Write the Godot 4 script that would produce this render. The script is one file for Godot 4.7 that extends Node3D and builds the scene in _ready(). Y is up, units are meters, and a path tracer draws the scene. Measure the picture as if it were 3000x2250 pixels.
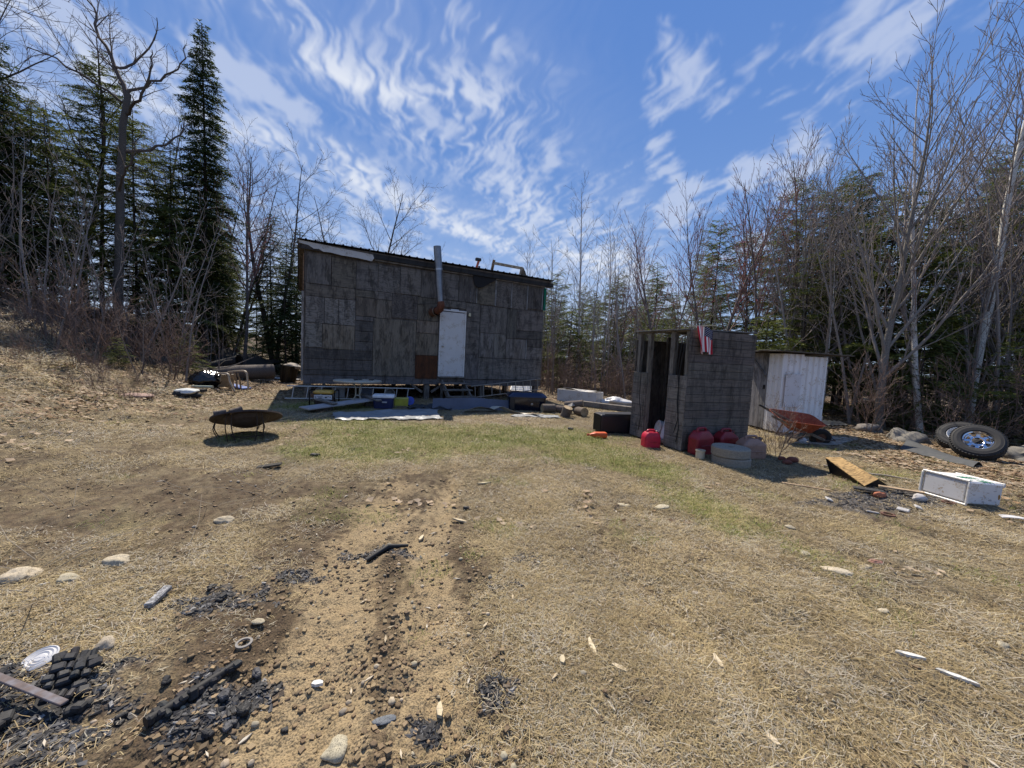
extends Node3D
# A weathered plywood cabin, an open outhouse and a metal shed in a cleared yard, early spring.

# ---------------------------------------------------------------- mesh builder
class MB:
	var v := PackedVector3Array()
	var n := PackedVector3Array()
	var c := PackedColorArray()
	var uv := PackedVector2Array()
	var ix := PackedInt32Array()
	var col := Color(0.5, 0.5, 0.5)
	var uo := Vector2.ZERO
	var turned := false

	func with(color: Color, offset := Vector2.ZERO) -> MB:
		col = color
		uo = offset
		return self

	func vert(p: Vector3, nn: Vector3, t := Vector2.ZERO) -> int:
		v.append(p)
		n.append(nn)
		c.append(col)
		uv.append(t + uo)
		return v.size() - 1

	func tri(a: Vector3, b: Vector3, d: Vector3) -> void:
		var nn := (b - a).cross(d - a).normalized()
		var i := vert(a, nn, Vector2(a.x + a.z, a.y))
		vert(b, nn, Vector2(b.x + b.z, b.y))
		vert(d, nn, Vector2(d.x + d.z, d.y))
		ix.append_array([i, i + 2, i + 1])

	# corners run counter-clockwise seen from outside; u runs from a to b
	func quad(a: Vector3, b: Vector3, d: Vector3, e: Vector3, out := Vector3.ZERO, long_axis := Vector3.ZERO) -> void:
		var nn := (b - a).cross(d - a).normalized()
		if nn == Vector3.ZERO:
			nn = (d - a).cross(e - a).normalized()
		if out != Vector3.ZERO and nn.dot(out) < 0.0:
			var t := b
			b = e
			e = t
			nn = -nn
		var du := (b - a).length()
		var dv := (e - a).length()
		var flip := false
		if long_axis != Vector3.ZERO:
			flip = absf((e - a).dot(long_axis)) > absf((b - a).dot(long_axis))
		if turned:
			flip = not flip
		var i: int
		if flip:
			i = vert(a, nn, Vector2(0, 0))
			vert(b, nn, Vector2(0, du))
			vert(d, nn, Vector2(dv, du))
			vert(e, nn, Vector2(dv, 0))
		else:
			i = vert(a, nn, Vector2(0, 0))
			vert(b, nn, Vector2(du, 0))
			vert(d, nn, Vector2(du, dv))
			vert(e, nn, Vector2(0, dv))
		ix.append_array([i, i + 2, i + 1, i, i + 3, i + 2])

	func box(at: Vector3, size: Vector3, bev := 0.0, b := Basis()) -> MB:
		var h := size / 2
		var la := size.max_axis_index()
		var ax := [b.x, b.y, b.z]
		var lv: Vector3 = ax[la]
		for a in 3:
			var p := (a + 1) % 3
			var q := (a + 2) % 3
			for s in [-1.0, 1.0]:
				var f: Vector3 = at + ax[a] * (h[a] * s)
				var e1: Vector3 = ax[p] * (h[p] - bev)
				var e2: Vector3 = ax[q] * (h[q] - bev)
				quad(f - e1 - e2, f + e1 - e2, f + e1 + e2, f - e1 + e2, ax[a] * s, lv)
		if bev > 0.0:
			for a in 3:
				var p := (a + 1) % 3
				var k := (a + 2) % 3
				var ek: Vector3 = ax[k] * (h[k] - bev)
				for sa in [-1.0, 1.0]:
					for sp in [-1.0, 1.0]:
						var x: Vector3 = at + ax[a] * (h[a] * sa) + ax[p] * ((h[p] - bev) * sp)
						var y: Vector3 = at + ax[a] * ((h[a] - bev) * sa) + ax[p] * (h[p] * sp)
						quad(x - ek, x + ek, y + ek, y - ek, ax[a] * sa + ax[p] * sp, lv)
			for sx in [-1.0, 1.0]:
				for sy in [-1.0, 1.0]:
					for sz in [-1.0, 1.0]:
						var g := Vector3(sx, sy, sz)
						var pts := []
						for a in 3:
							var o := at
							for m in 3:
								o += ax[m] * ((h[m] - (0.0 if m == a else bev)) * g[m])
							pts.append(o)
						var w: Vector3 = ax[0] * sx + ax[1] * sy + ax[2] * sz
						if (pts[1] - pts[0]).cross(pts[2] - pts[0]).dot(w) < 0:
							tri(pts[0], pts[2], pts[1])
						else:
							tri(pts[0], pts[1], pts[2])
		return self

	# a board between two points, its width lying across «side»
	func bar(a: Vector3, b: Vector3, w: float, t: float, side := Vector3.UP, bev := 0.0) -> MB:
		var x := (b - a).normalized()
		var z := x.cross(side)
		if z.length() < 0.01:
			z = x.cross(Vector3.RIGHT)
		z = z.normalized()
		var y := z.cross(x)
		return box((a + b) / 2, Vector3((b - a).length(), w, t), bev, Basis(x, y, z))

	func tube(pts: PackedVector3Array, rad: PackedFloat32Array, sides := 6, cap := true) -> MB:
		var m := pts.size()
		var t := (pts[1] - pts[0]).normalized()
		var r := t.cross(Vector3.UP)
		if r.length() < 0.05:
			r = t.cross(Vector3.RIGHT)
		r = r.normalized()
		var start := v.size()
		var along := 0.0
		for i in m:
			var nt := t
			if i > 0 and i < m - 1:
				nt = (pts[i + 1] - pts[i - 1]).normalized()
			elif i == m - 1:
				nt = (pts[i] - pts[i - 1]).normalized()
			r = (r - nt * r.dot(nt)).normalized()
			t = nt
			var s := t.cross(r)
			if i > 0:
				along += pts[i].distance_to(pts[i - 1])
			var rr: float = rad[mini(i, rad.size() - 1)]
			for k in sides + 1:
				var a := TAU * k / sides
				var nn := r * cos(a) + s * sin(a)
				vert(pts[i] + nn * rr, nn, Vector2(along, float(k) / sides * TAU * rad[0]))
		for i in m - 1:
			for k in sides:
				var p := start + i * (sides + 1) + k
				var q := p + sides + 1
				ix.append_array([p, q, p + 1, p + 1, q, q + 1])
		if cap:
			for e in 2:
				var at := pts[0] if e == 0 else pts[m - 1]
				var nn := (pts[0] - pts[1]).normalized() if e == 0 else (pts[m - 1] - pts[m - 2]).normalized()
				var first := start + (0 if e == 0 else (m - 1) * (sides + 1))
				var mid := vert(at, nn, Vector2(0, 0))
				for k in sides:
					vert(v[first + k], nn, Vector2(v[first + k].x - at.x, v[first + k].y - at.y))
				for k in sides:
					var p := mid + 1 + k
					var q := mid + 1 + (k + 1) % sides
					if e == 0:
						ix.append_array([mid, p, q])
					else:
						ix.append_array([mid, q, p])
		return self

	func rod(a: Vector3, b: Vector3, r: float, sides := 8, cap := true) -> MB:
		return tube(PackedVector3Array([a, b]), PackedFloat32Array([r, r]), sides, cap)

	# profile points are (radius, height), running up the outside
	func lathe(prof: Array, segs := 16, xf := Transform3D()) -> MB:
		for i in prof.size() - 1:
			var a: Vector2 = prof[i]
			var b: Vector2 = prof[i + 1]
			var d := b - a
			var nn := Vector2(d.y, -d.x).normalized()
			var start := v.size()
			for k in segs + 1:
				var t := TAU * k / segs
				var e := Vector3(cos(t), 0, sin(t))
				var nw := (xf.basis * Vector3(e.x * nn.x, nn.y, e.z * nn.x)).normalized()
				vert(xf * Vector3(e.x * a.x, a.y, e.z * a.x), nw, Vector2(t * 0.3, a.y))
				vert(xf * Vector3(e.x * b.x, b.y, e.z * b.x), nw, Vector2(t * 0.3, b.y))
			for k in segs:
				var p := start + k * 2
				ix.append_array([p, p + 2, p + 1, p + 2, p + 3, p + 1])
		return self

	func extrude(poly: PackedVector2Array, depth: float, xf := Transform3D()) -> MB:
		var tr := Geometry2D.triangulate_polygon(poly)
		for s in [-1.0, 1.0]:
			var nn := (xf.basis * Vector3(0, 0, s)).normalized()
			var start := v.size()
			for p in poly:
				vert(xf * Vector3(p.x, p.y, depth / 2 * s), nn, p)
			for i in range(0, tr.size(), 3):
				var a := poly[tr[i]]
				var b := poly[tr[i + 1]]
				var e := poly[tr[i + 2]]
				var ccw := (b - a).cross(e - a) > 0
				if ccw == (s > 0):
					ix.append_array([start + tr[i], start + tr[i + 2], start + tr[i + 1]])
				else:
					ix.append_array([start + tr[i], start + tr[i + 1], start + tr[i + 2]])
		var area := 0.0
		for i in poly.size():
			area += poly[i].cross(poly[(i + 1) % poly.size()])
		for i in poly.size():
			var a := poly[i]
			var b := poly[(i + 1) % poly.size()]
			var o := Vector2(b.y - a.y, a.x - b.x) * signf(area)
			quad(xf * Vector3(a.x, a.y, depth / 2), xf * Vector3(b.x, b.y, depth / 2), xf * Vector3(b.x, b.y, -depth / 2), xf * Vector3(a.x, a.y, -depth / 2), xf.basis * Vector3(o.x, o.y, 0))
		return self

	# a smooth sheet through f(u, v), u and v from 0 to 1
	func grid(nu: int, nv: int, f: Callable, size := Vector2.ONE, flip := false) -> MB:
		var start := v.size()
		var pts := PackedVector3Array()
		for j in nv + 1:
			for i in nu + 1:
				pts.append(f.call(float(i) / nu, float(j) / nv))
		for j in nv + 1:
			for i in nu + 1:
				var du := pts[j * (nu + 1) + mini(i + 1, nu)] - pts[j * (nu + 1) + maxi(i - 1, 0)]
				var dv := pts[mini(j + 1, nv) * (nu + 1) + i] - pts[maxi(j - 1, 0) * (nu + 1) + i]
				var nn := du.cross(dv).normalized() * (-1.0 if flip else 1.0)
				if nn == Vector3.ZERO:
					nn = Vector3.UP
				vert(pts[j * (nu + 1) + i], nn, Vector2(float(i) / nu * size.x, float(j) / nv * size.y))
		for j in nv:
			for i in nu:
				var p := start + j * (nu + 1) + i
				var q := p + nu + 1
				if flip:
					ix.append_array([p, p + 1, q + 1, p, q + 1, q])
				else:
					ix.append_array([p, q + 1, p + 1, p, q, q + 1])
		return self

	# the same sheet with a thickness, its edges closed
	func slab(nu: int, nv: int, f: Callable, th: float, size := Vector2.ONE) -> MB:
		var dn := func(a, b): return f.call(a, b) - Vector3(0, th, 0)
		grid(nu, nv, f, size)
		grid(nu, nv, dn, size, true)
		var ctr: Vector3 = f.call(0.5, 0.5)
		for i in nu:
			for e in [0.0, 1.0]:
				var p: Vector3 = f.call(float(i) / nu, e)
				var q: Vector3 = f.call(float(i + 1) / nu, e)
				quad(p, q, q - Vector3(0, th, 0), p - Vector3(0, th, 0), p - ctr)
		for j in nv:
			for e in [0.0, 1.0]:
				var p: Vector3 = f.call(e, float(j) / nv)
				var q: Vector3 = f.call(e, float(j + 1) / nv)
				quad(p, q, q - Vector3(0, th, 0), p - Vector3(0, th, 0), p - ctr)
		return self

	# closed rings of equal count joined into one skin
	func loft(rings: Array, cap_a := true, cap_b := true) -> MB:
		var m: int = rings[0].size()
		var start := v.size()
		for j in rings.size():
			for i in m + 1:
				var k := i % m
				var du: Vector3 = rings[j][(k + 1) % m] - rings[j][(k + m - 1) % m]
				var dv: Vector3 = rings[mini(j + 1, rings.size() - 1)][k] - rings[maxi(j - 1, 0)][k]
				var nn := dv.cross(du).normalized()
				vert(rings[j][k], nn, Vector2(float(i) / m, float(j) / rings.size()))
		var ctr := Vector3.ZERO
		for p in rings[0]:
			ctr += p / m
		for j in rings.size() - 1:
			for i in m:
				var p := start + j * (m + 1) + i
				var q := p + m + 1
				ix.append_array([p, p + 1, q, p + 1, q + 1, q])
		for e in 2:
			if (e == 0 and cap_a) or (e == 1 and cap_b):
				var ring: PackedVector3Array = rings[0] if e == 0 else rings[rings.size() - 1]
				var mid := Vector3.ZERO
				for p in ring:
					mid += p / m
				for i in m:
					if e == 0:
						tri(mid, ring[i], ring[(i + 1) % m])
					else:
						tri(mid, ring[(i + 1) % m], ring[i])
		return self

	func blob(at: Vector3, r: Vector3, noise: FastNoiseLite, amp := 0.3, seg := 10, off := 0.0) -> MB:
		var f := func(a: float, b: float):
			var th := -a * TAU
			var ph := (b - 0.5) * PI
			var d := Vector3(cos(ph) * cos(th), sin(ph), cos(ph) * sin(th))
			var k := 1.0 + amp * noise.get_noise_3d(d.x * 1.3 + off, d.y * 1.3, d.z * 1.3 - off)
			return at + d * r * k
		return grid(seg, maxi(4, seg * 2 / 3), f, Vector2(1, 1), true)

	func mesh(mat: Material) -> ArrayMesh:
		var a := []
		a.resize(Mesh.ARRAY_MAX)
		a[Mesh.ARRAY_VERTEX] = v
		a[Mesh.ARRAY_NORMAL] = n
		a[Mesh.ARRAY_COLOR] = c
		a[Mesh.ARRAY_TEX_UV] = uv
		a[Mesh.ARRAY_INDEX] = ix
		var me := ArrayMesh.new()
		me.add_surface_from_arrays(Mesh.PRIMITIVE_TRIANGLES, a)
		me.surface_set_material(0, mat)
		return me

# ---------------------------------------------------------------- scene helpers
var names := {}
var M := {}
var rng := RandomNumberGenerator.new()
var nz := FastNoiseLite.new()
var nz2 := FastNoiseLite.new()
var nzg := FastNoiseLite.new()

func numbered(called: String) -> String:
	var k: int = names.get(called, 0)
	names[called] = k + 1
	return called if k == 0 else "%s_%03d" % [called, k]

func tag(o: Node, label: String, category := "", group := "", kind := "") -> void:
	if label: o.set_meta("label", label)
	if category: o.set_meta("category", category)
	if group: o.set_meta("group", group)
	if kind: o.set_meta("kind", kind)

func thing(called: String, label: String, category: String, at := Vector3.ZERO, turn := 0.0, group := "") -> Node3D:
	var o := Node3D.new()
	o.name = numbered(called)
	add_child(o)
	o.position = at
	o.rotation_degrees.y = turn
	tag(o, label, category, group)
	return o

func part(parent: Node3D, called: String, mb: MB, mat: Material, label := "") -> MeshInstance3D:
	var o := MeshInstance3D.new()
	o.name = called
	o.mesh = mb.mesh(mat)
	parent.add_child(o, true)
	if label: o.set_meta("label", label)
	return o

func lone(called: String, label: String, category: String, mb: MB, mat: Material, at := Vector3.ZERO, turn := 0.0, group := "") -> MeshInstance3D:
	var o := MeshInstance3D.new()
	o.name = numbered(called)
	o.mesh = mb.mesh(mat)
	add_child(o)
	o.position = at
	o.rotation_degrees.y = turn
	tag(o, label, category, group)
	return o

func copy_of(o: Node3D, label: String, at: Vector3, turn := 0.0, size := 1.0, group := "") -> Node3D:
	var base: String = o.get_meta("base", o.name)
	o.set_meta("base", base)
	var d: Node3D = o.duplicate()
	d.name = numbered(base)
	add_child(d)
	d.position = at
	d.rotation_degrees.y = turn
	d.scale = Vector3.ONE * size
	tag(d, label, "", group)
	return d

func rr(a: float, b: float) -> float:
	return rng.randf_range(a, b)

func lin(r: float, g: float, b: float) -> Color:
	return Color(r, g, b)

func vary(k: Color, by := 0.12) -> Color:
	var s := 1.0 + rr(-by, by)
	return Color(k.r * s * (1 + rr(-by, by) * 0.2), k.g * s, k.b * s * (1 + rr(-by, by) * 0.2))

func pv(a: Array) -> PackedVector3Array:
	return PackedVector3Array(a)

func pf(a: Array) -> PackedFloat32Array:
	return PackedFloat32Array(a)

# a rounded rectangle as a ring at height y
func rring(w: float, d: float, r: float, y: float, cx := 0.0, cz := 0.0, k := 4) -> PackedVector3Array:
	var out := PackedVector3Array()
	for q in 4:
		var ox := (w / 2 - r) * (1 if q == 0 or q == 3 else -1)
		var oz := (d / 2 - r) * (1 if q < 2 else -1)
		for i in k + 1:
			var t := PI / 2 * q + PI / 2 * i / k
			out.append(Vector3(cx + ox + cos(t) * r, y, cz + oz + sin(t) * r))
	return out

func smooth_pts(raw: PackedVector3Array, k := 4) -> PackedVector3Array:
	var cv := Curve3D.new()
	for i in raw.size():
		var t := (raw[mini(i + 1, raw.size() - 1)] - raw[maxi(i - 1, 0)]) / 6.0
		cv.add_point(raw[i], -t, t)
	var out := PackedVector3Array()
	for i in raw.size() - 1:
		for j in k:
			out.append(cv.sample(i, float(j) / k))
	out.append(raw[raw.size() - 1])
	return out

# ---------------------------------------------------------------- the lie of the land
func land(x: float, z: float) -> float:
	var foot := -4.0 - maxf(0.0, -z - 5.0) * 0.5
	var u := maxf(0.0, foot - x)
	var u2 := minf(u, 8.0)
	var h := 0.03 * u2 + 0.035 * u2 * u2 + (minf(u, 30.0) - u2) * 0.12
	h += minf(u2, 4.0) * (0.05 * nz.get_noise_2d(x * 0.8, z * 0.8) + 0.035 * nz2.get_noise_2d(x * 2.6, z * 2.6))
	# the hollow beyond the white chest, right of the yard
	var s := smoothstep(5.75, 6.9, x) * smoothstep(-5.0, -4.1, z)
	h -= 0.6 * s
	# a low rise where the wood begins on the right
	return h + far_swell(x, z)

func far_swell(x: float, z: float) -> float:
	var d := Vector2(x, z).length()
	return smoothstep(14.0, 40.0, d) * 0.5 * nz.get_noise_2d(x * 0.12 + 40.0, z * 0.12)

func rut_line(z: float) -> float:
	# the left edge of the track: comes in at the bottom and swings left, then straight for the cabin
	return -0.10 - 0.30 * clampf(-z - 1.3, 0.0, 1.6) - 0.05 * clampf(-z - 2.9, 0.0, 3.0) + 0.03 * sin(z * 1.3)

func rut(x: float, z: float) -> float:
	var c := rut_line(z)
	var a := absf(x - c) / 0.13
	var b := absf(x - (c - 0.62)) / 0.20
	var d := absf(x - (c + 1.45)) / 0.16
	return exp(-a * a) + 0.8 * exp(-b * b) + 0.7 * exp(-d * d)

func relief(x: float, z: float) -> float:
	var d := Vector2(x, z).length()
	var k := clampf(1.4 - d / 11.0, 0.15, 1.0)
	var h := 0.034 * nz.get_noise_2d(x * 2.1, z * 2.1) + 0.024 * nz2.get_noise_2d(x * 7.0, z * 7.0) + 0.016 * nzg.get_noise_2d(x * 26.0, z * 26.0)
	var rt := rut(x, z) * clampf(1.25 + z / 8.0, 0.0, 1.0)
	h -= rt * 0.045
	# tread marks left by tyres
	h += 0.007 * rt * sin(z * 95.0 + 14.0 * x) * clampf(0.5 + 1.5 * nz2.get_noise_2d(x * 3.0, z * 3.0), 0.0, 1.0)
	# soil thrown up between the tracks
	h += 0.035 * exp(-pow((x - rut_line(z) + 0.30) / 0.11, 2.0)) * smoothstep(-3.6, -2.0, z) * (0.6 + nz2.get_noise_2d(x * 9.0, z * 9.0))
	return h * k

func gy(x: float, z: float) -> float:
	return land(x, z) + relief(x, z)

func on(x: float, z: float, up := 0.0) -> Vector3:
	return Vector3(x, gy(x, z) + up, z)

# ---------------------------------------------------------------- textures and materials
func fnoise(s: int, freq: float, oct := 4, type := FastNoiseLite.TYPE_SIMPLEX_SMOOTH) -> FastNoiseLite:
	var f := FastNoiseLite.new()
	f.seed = s
	f.frequency = freq
	f.noise_type = type
	f.fractal_type = FastNoiseLite.FRACTAL_FBM
	f.fractal_octaves = oct
	return f

func bytes_of(s: int, freq: float, size: int, oct := 4) -> PackedByteArray:
	var im := fnoise(s, freq, oct).get_seamless_image(size, size, false, false, 0.15, true)
	im.convert(Image.FORMAT_L8)
	return im.get_data()

# three bands of seamless noise mixed by «f» into a colour picture
func paint(size: int, a: Array, f: Callable) -> ImageTexture:
	var p := bytes_of(a[0], a[1], size)
	var q := bytes_of(a[2], a[3], size)
	var r := bytes_of(a[4], a[5], size)
	var out := PackedByteArray()
	out.resize(size * size * 3)
	var i := 0
	for y in size:
		for x in size:
			var k: Color = f.call(p[i] / 255.0, q[i] / 255.0, r[i] / 255.0, float(x) / size, float(y) / size)
			k = k.linear_to_srgb()
			out[i * 3] = int(clampf(k.r, 0, 1) * 255)
			out[i * 3 + 1] = int(clampf(k.g, 0, 1) * 255)
			out[i * 3 + 2] = int(clampf(k.b, 0, 1) * 255)
			i += 1
	return ImageTexture.create_from_image(Image.create_from_data(size, size, false, Image.FORMAT_RGB8, out))

func bumps(s: int, freq: float, size: int, strength: float) -> ImageTexture:
	var im := fnoise(s, freq, 5).get_seamless_image(size, size, false, false, 0.15, true)
	im.convert(Image.FORMAT_RGBA8)
	im.bump_map_to_normal_map(strength)
	return ImageTexture.create_from_image(im)

func std(tex: Texture2D, rough: float, scale := Vector3.ONE, tri := true, metal := 0.0) -> StandardMaterial3D:
	var m := StandardMaterial3D.new()
	m.vertex_color_use_as_albedo = true
	m.albedo_texture = tex
	m.roughness = rough
	m.metallic = metal
	m.uv1_scale = scale
	m.uv1_triplanar = tri
	m.cull_mode = BaseMaterial3D.CULL_DISABLED
	return m

func make_materials() -> void:
	var grain := paint(512, [11, 0.012, 12, 0.05, 13, 0.004], func(p, q, r, _x, _y):
		var f: float = 0.66 + 0.40 * (p - 0.5) + 0.26 * (q - 0.5)
		f *= 0.75 + 0.5 * r
		if q < 0.34 and p < 0.42: f *= 0.55
		return Color(f * (1.0 + 0.06 * (r - 0.5)), f, f * (1.0 - 0.10 * (r - 0.5))) * 1.35)
	var plain_ply := paint(512, [21, 0.02, 22, 0.06, 23, 0.006], func(p, q, r, _x, _y):
		var f: float = 0.72 + 0.34 * (q - 0.5) + 0.45 * (r - 0.5) + 0.22 * (p - 0.5)
		if p < 0.30: f *= 0.6 + p
		if p > 0.66: f *= 1.15
		return Color(f, f * (0.99 + 0.02 * r), f * (1.02 - 0.06 * r)) * 1.25)
	var wave_ply := paint(512, [31, 0.006, 32, 0.05, 33, 0.012], func(p, q, r, _x, y):
		var s: float = sin(TAU * 9.0 * y + 34.0 * (p - 0.5) + 5.0 * (r - 0.5))
		var f: float = 0.72 + 0.11 * s + 0.35 * (q - 0.5)
		if s < -0.80: f *= 0.72
		return Color(f, f * 0.99, f * 0.97) * 1.25)
	var mottle := paint(512, [41, 0.008, 42, 0.06, 43, 0.003], func(p, q, r, _x, _y):
		var f: float = 0.86 + 0.22 * (p - 0.5) + 0.16 * (q - 0.5) + 0.25 * (r - 0.5)
		return Color(f * (1 + 0.04 * (p - 0.5)), f, f * (1 - 0.06 * (p - 0.5))))
	var grime := paint(512, [51, 0.008, 52, 0.05, 53, 0.004], func(p, q, r, _x, _y):
		var d: float = smoothstep(0.55, 0.85, p * 0.75 + q * 0.3)
		var e: float = smoothstep(0.66, 0.72, q) * smoothstep(0.52, 0.62, p)
		var f: float = 0.93 + 0.10 * (r - 0.5) - 0.16 * d
		return Color(f, f * (1 - 0.03 * d - 0.2 * e), f * (1 - 0.08 * d - 0.4 * e)) * (1.0 - 0.3 * e))
	var rust := paint(512, [61, 0.014, 62, 0.05, 63, 0.006], func(p, q, r, _x, _y):
		var k: float = smoothstep(0.35, 0.65, p * 0.6 + r * 0.4)
		return Color(0.75, 0.55, 0.45).lerp(Color(1.05, 1.0, 1.0), k) * (0.8 + 0.5 * (q - 0.5)))
	var bark := paint(512, [71, 0.03, 72, 0.07, 73, 0.006], func(p, q, r, _x, _y):
		var f: float = 0.75 + 0.9 * (p - 0.5) + 0.4 * (q - 0.5)
		if p < 0.38: f *= 0.6
		return Color(f, f * (0.98 + 0.06 * (r - 0.5)), f * 0.95) * 1.2)
	var birch := paint(512, [81, 0.03, 82, 0.012, 83, 0.05], func(p, q, r, _x, _y):
		var f: float = 0.92 + 0.2 * (q - 0.5)
		if p < 0.30 + 0.08 * (q - 0.5): f = 0.10
		elif p < 0.35: f *= 0.6
		return Color(f, f * 0.96, f * 0.90) * (0.9 + 0.3 * (r - 0.5)))
	var soil := paint(1024, [91, 0.02, 92, 0.12, 93, 0.006], func(p, q, r, _x, _y):
		var f: float = 0.85 + 0.7 * (q - 0.5) + 0.5 * (p - 0.5)
		if q < 0.36: f *= 0.55
		if q > 0.66: f *= 1.3
		return Color(f * (1 + 0.05 * (r - 0.5)), f, f * (1 - 0.10 * (r - 0.5))))
	var shell := paint(512, [101, 0.02, 102, 0.08, 103, 0.006], func(p, q, r, _x, _y):
		var f: float = 0.5 + 1.2 * (q - 0.5) + 0.5 * (p - 0.5)
		if p > 0.62: f *= 1.9
		return Color(f, f, f * (0.97 + 0.06 * r)))

	M.wood = std(grain, 0.92, Vector3(0.35, 8.0, 1), false)
	M.wood.normal_enabled = true
	M.wood.normal_texture = bumps(14, 0.02, 512, 3.0)
	M.wood.normal_scale = 0.5
	M.ply = std(plain_ply, 0.92, Vector3(0.30, 1.9, 1), false)
	M.wavy = std(wave_ply, 0.92, Vector3(0.30, 0.8, 1), false)
	M.matte = std(mottle, 0.85, Vector3.ONE * 1.3)
	M.plastic = std(mottle, 0.42, Vector3.ONE * 0.8)
	M.gloss = std(mottle, 0.16, Vector3.ONE * 0.8)
	M.grimy = std(grime, 0.5, Vector3.ONE * 0.9)
	M.rust = std(rust, 0.75, Vector3.ONE * 1.6)
	M.metal = std(mottle, 0.38, Vector3.ONE * 2.0, true, 0.9)
	M.chrome = std(mottle, 0.10, Vector3.ONE * 2.0, true, 1.0)
	M.rubber = std(mottle, 0.8, Vector3.ONE * 2.5)
	M.stone = std(soil, 0.9, Vector3.ONE * 1.2)
	M.char = std(shell, 0.7, Vector3.ONE * 3.0)
	M.bark = std(bark, 0.95, Vector3(1.2, 3.5, 1), false)
	M.birch = std(birch, 0.8, Vector3(4.0, 1.3, 1), false)
	M.soil = std(soil, 1.0, Vector3(0.7, 0.7, 1), false)
	M.soil.normal_enabled = true
	M.soil.normal_texture = bumps(94, 0.06, 1024, 6.0)
	M.soil.normal_scale = 1.0
	M.straw = std(null, 0.7)
	M.straw.backlight_enabled = true
	M.straw.backlight = Color(0.35, 0.35, 0.35)
	M.needle = std(null, 0.6)
	M.needle.backlight_enabled = true
	M.needle.backlight = Color(0.85, 0.85, 0.75)
	M.twig = std(null, 0.85)
	M.cloth = std(mottle, 0.9, Vector3.ONE * 3.0)
	M.cloth.backlight_enabled = true
	M.cloth.backlight = Color(0.25, 0.25, 0.25)
	# water stains and dirt that run down the weathered boards and sheets
	var stain := paint(512, [111, 0.010, 112, 0.04, 113, 0.005], func(p, q, r, _x, _y):
		var d: float = smoothstep(0.50, 0.66, p * 0.65 + q * 0.35)
		var e: float = smoothstep(0.52, 0.70, r * 0.7 + q * 0.3)
		var f: float = 1.0 - 0.36 * d - 0.22 * e
		return Color(f, f * (1.0 - 0.03 * e), f * (1.0 - 0.07 * e)))
	var dirt := paint(512, [121, 0.012, 122, 0.06, 123, 0.005], func(p, q, r, _x, _y):
		var d: float = smoothstep(0.48, 0.72, p * 0.6 + q * 0.4) * smoothstep(0.35, 0.6, r)
		return Color(1.0, 1.0, 1.0).lerp(Color(0.62, 0.54, 0.44), d * 0.7))
	for k in ["ply", "wavy", "wood", "plastic", "rubber"]:
		var m: StandardMaterial3D = M[k]
		m.detail_enabled = true
		m.detail_albedo = dirt if k in ["plastic", "rubber"] else stain
		m.detail_blend_mode = BaseMaterial3D.BLEND_MODE_MUL
		m.detail_uv_layer = BaseMaterial3D.DETAIL_UV_2
		m.uv2_triplanar = true
		m.uv2_scale = Vector3.ONE * 2.2 if k in ["plastic", "rubber"] else Vector3(0.9, 0.28, 0.9)
	for k in ["straw", "needle", "twig"]:
		M[k].uv1_triplanar = false
		M[k].metallic_specular = 0.25

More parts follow.
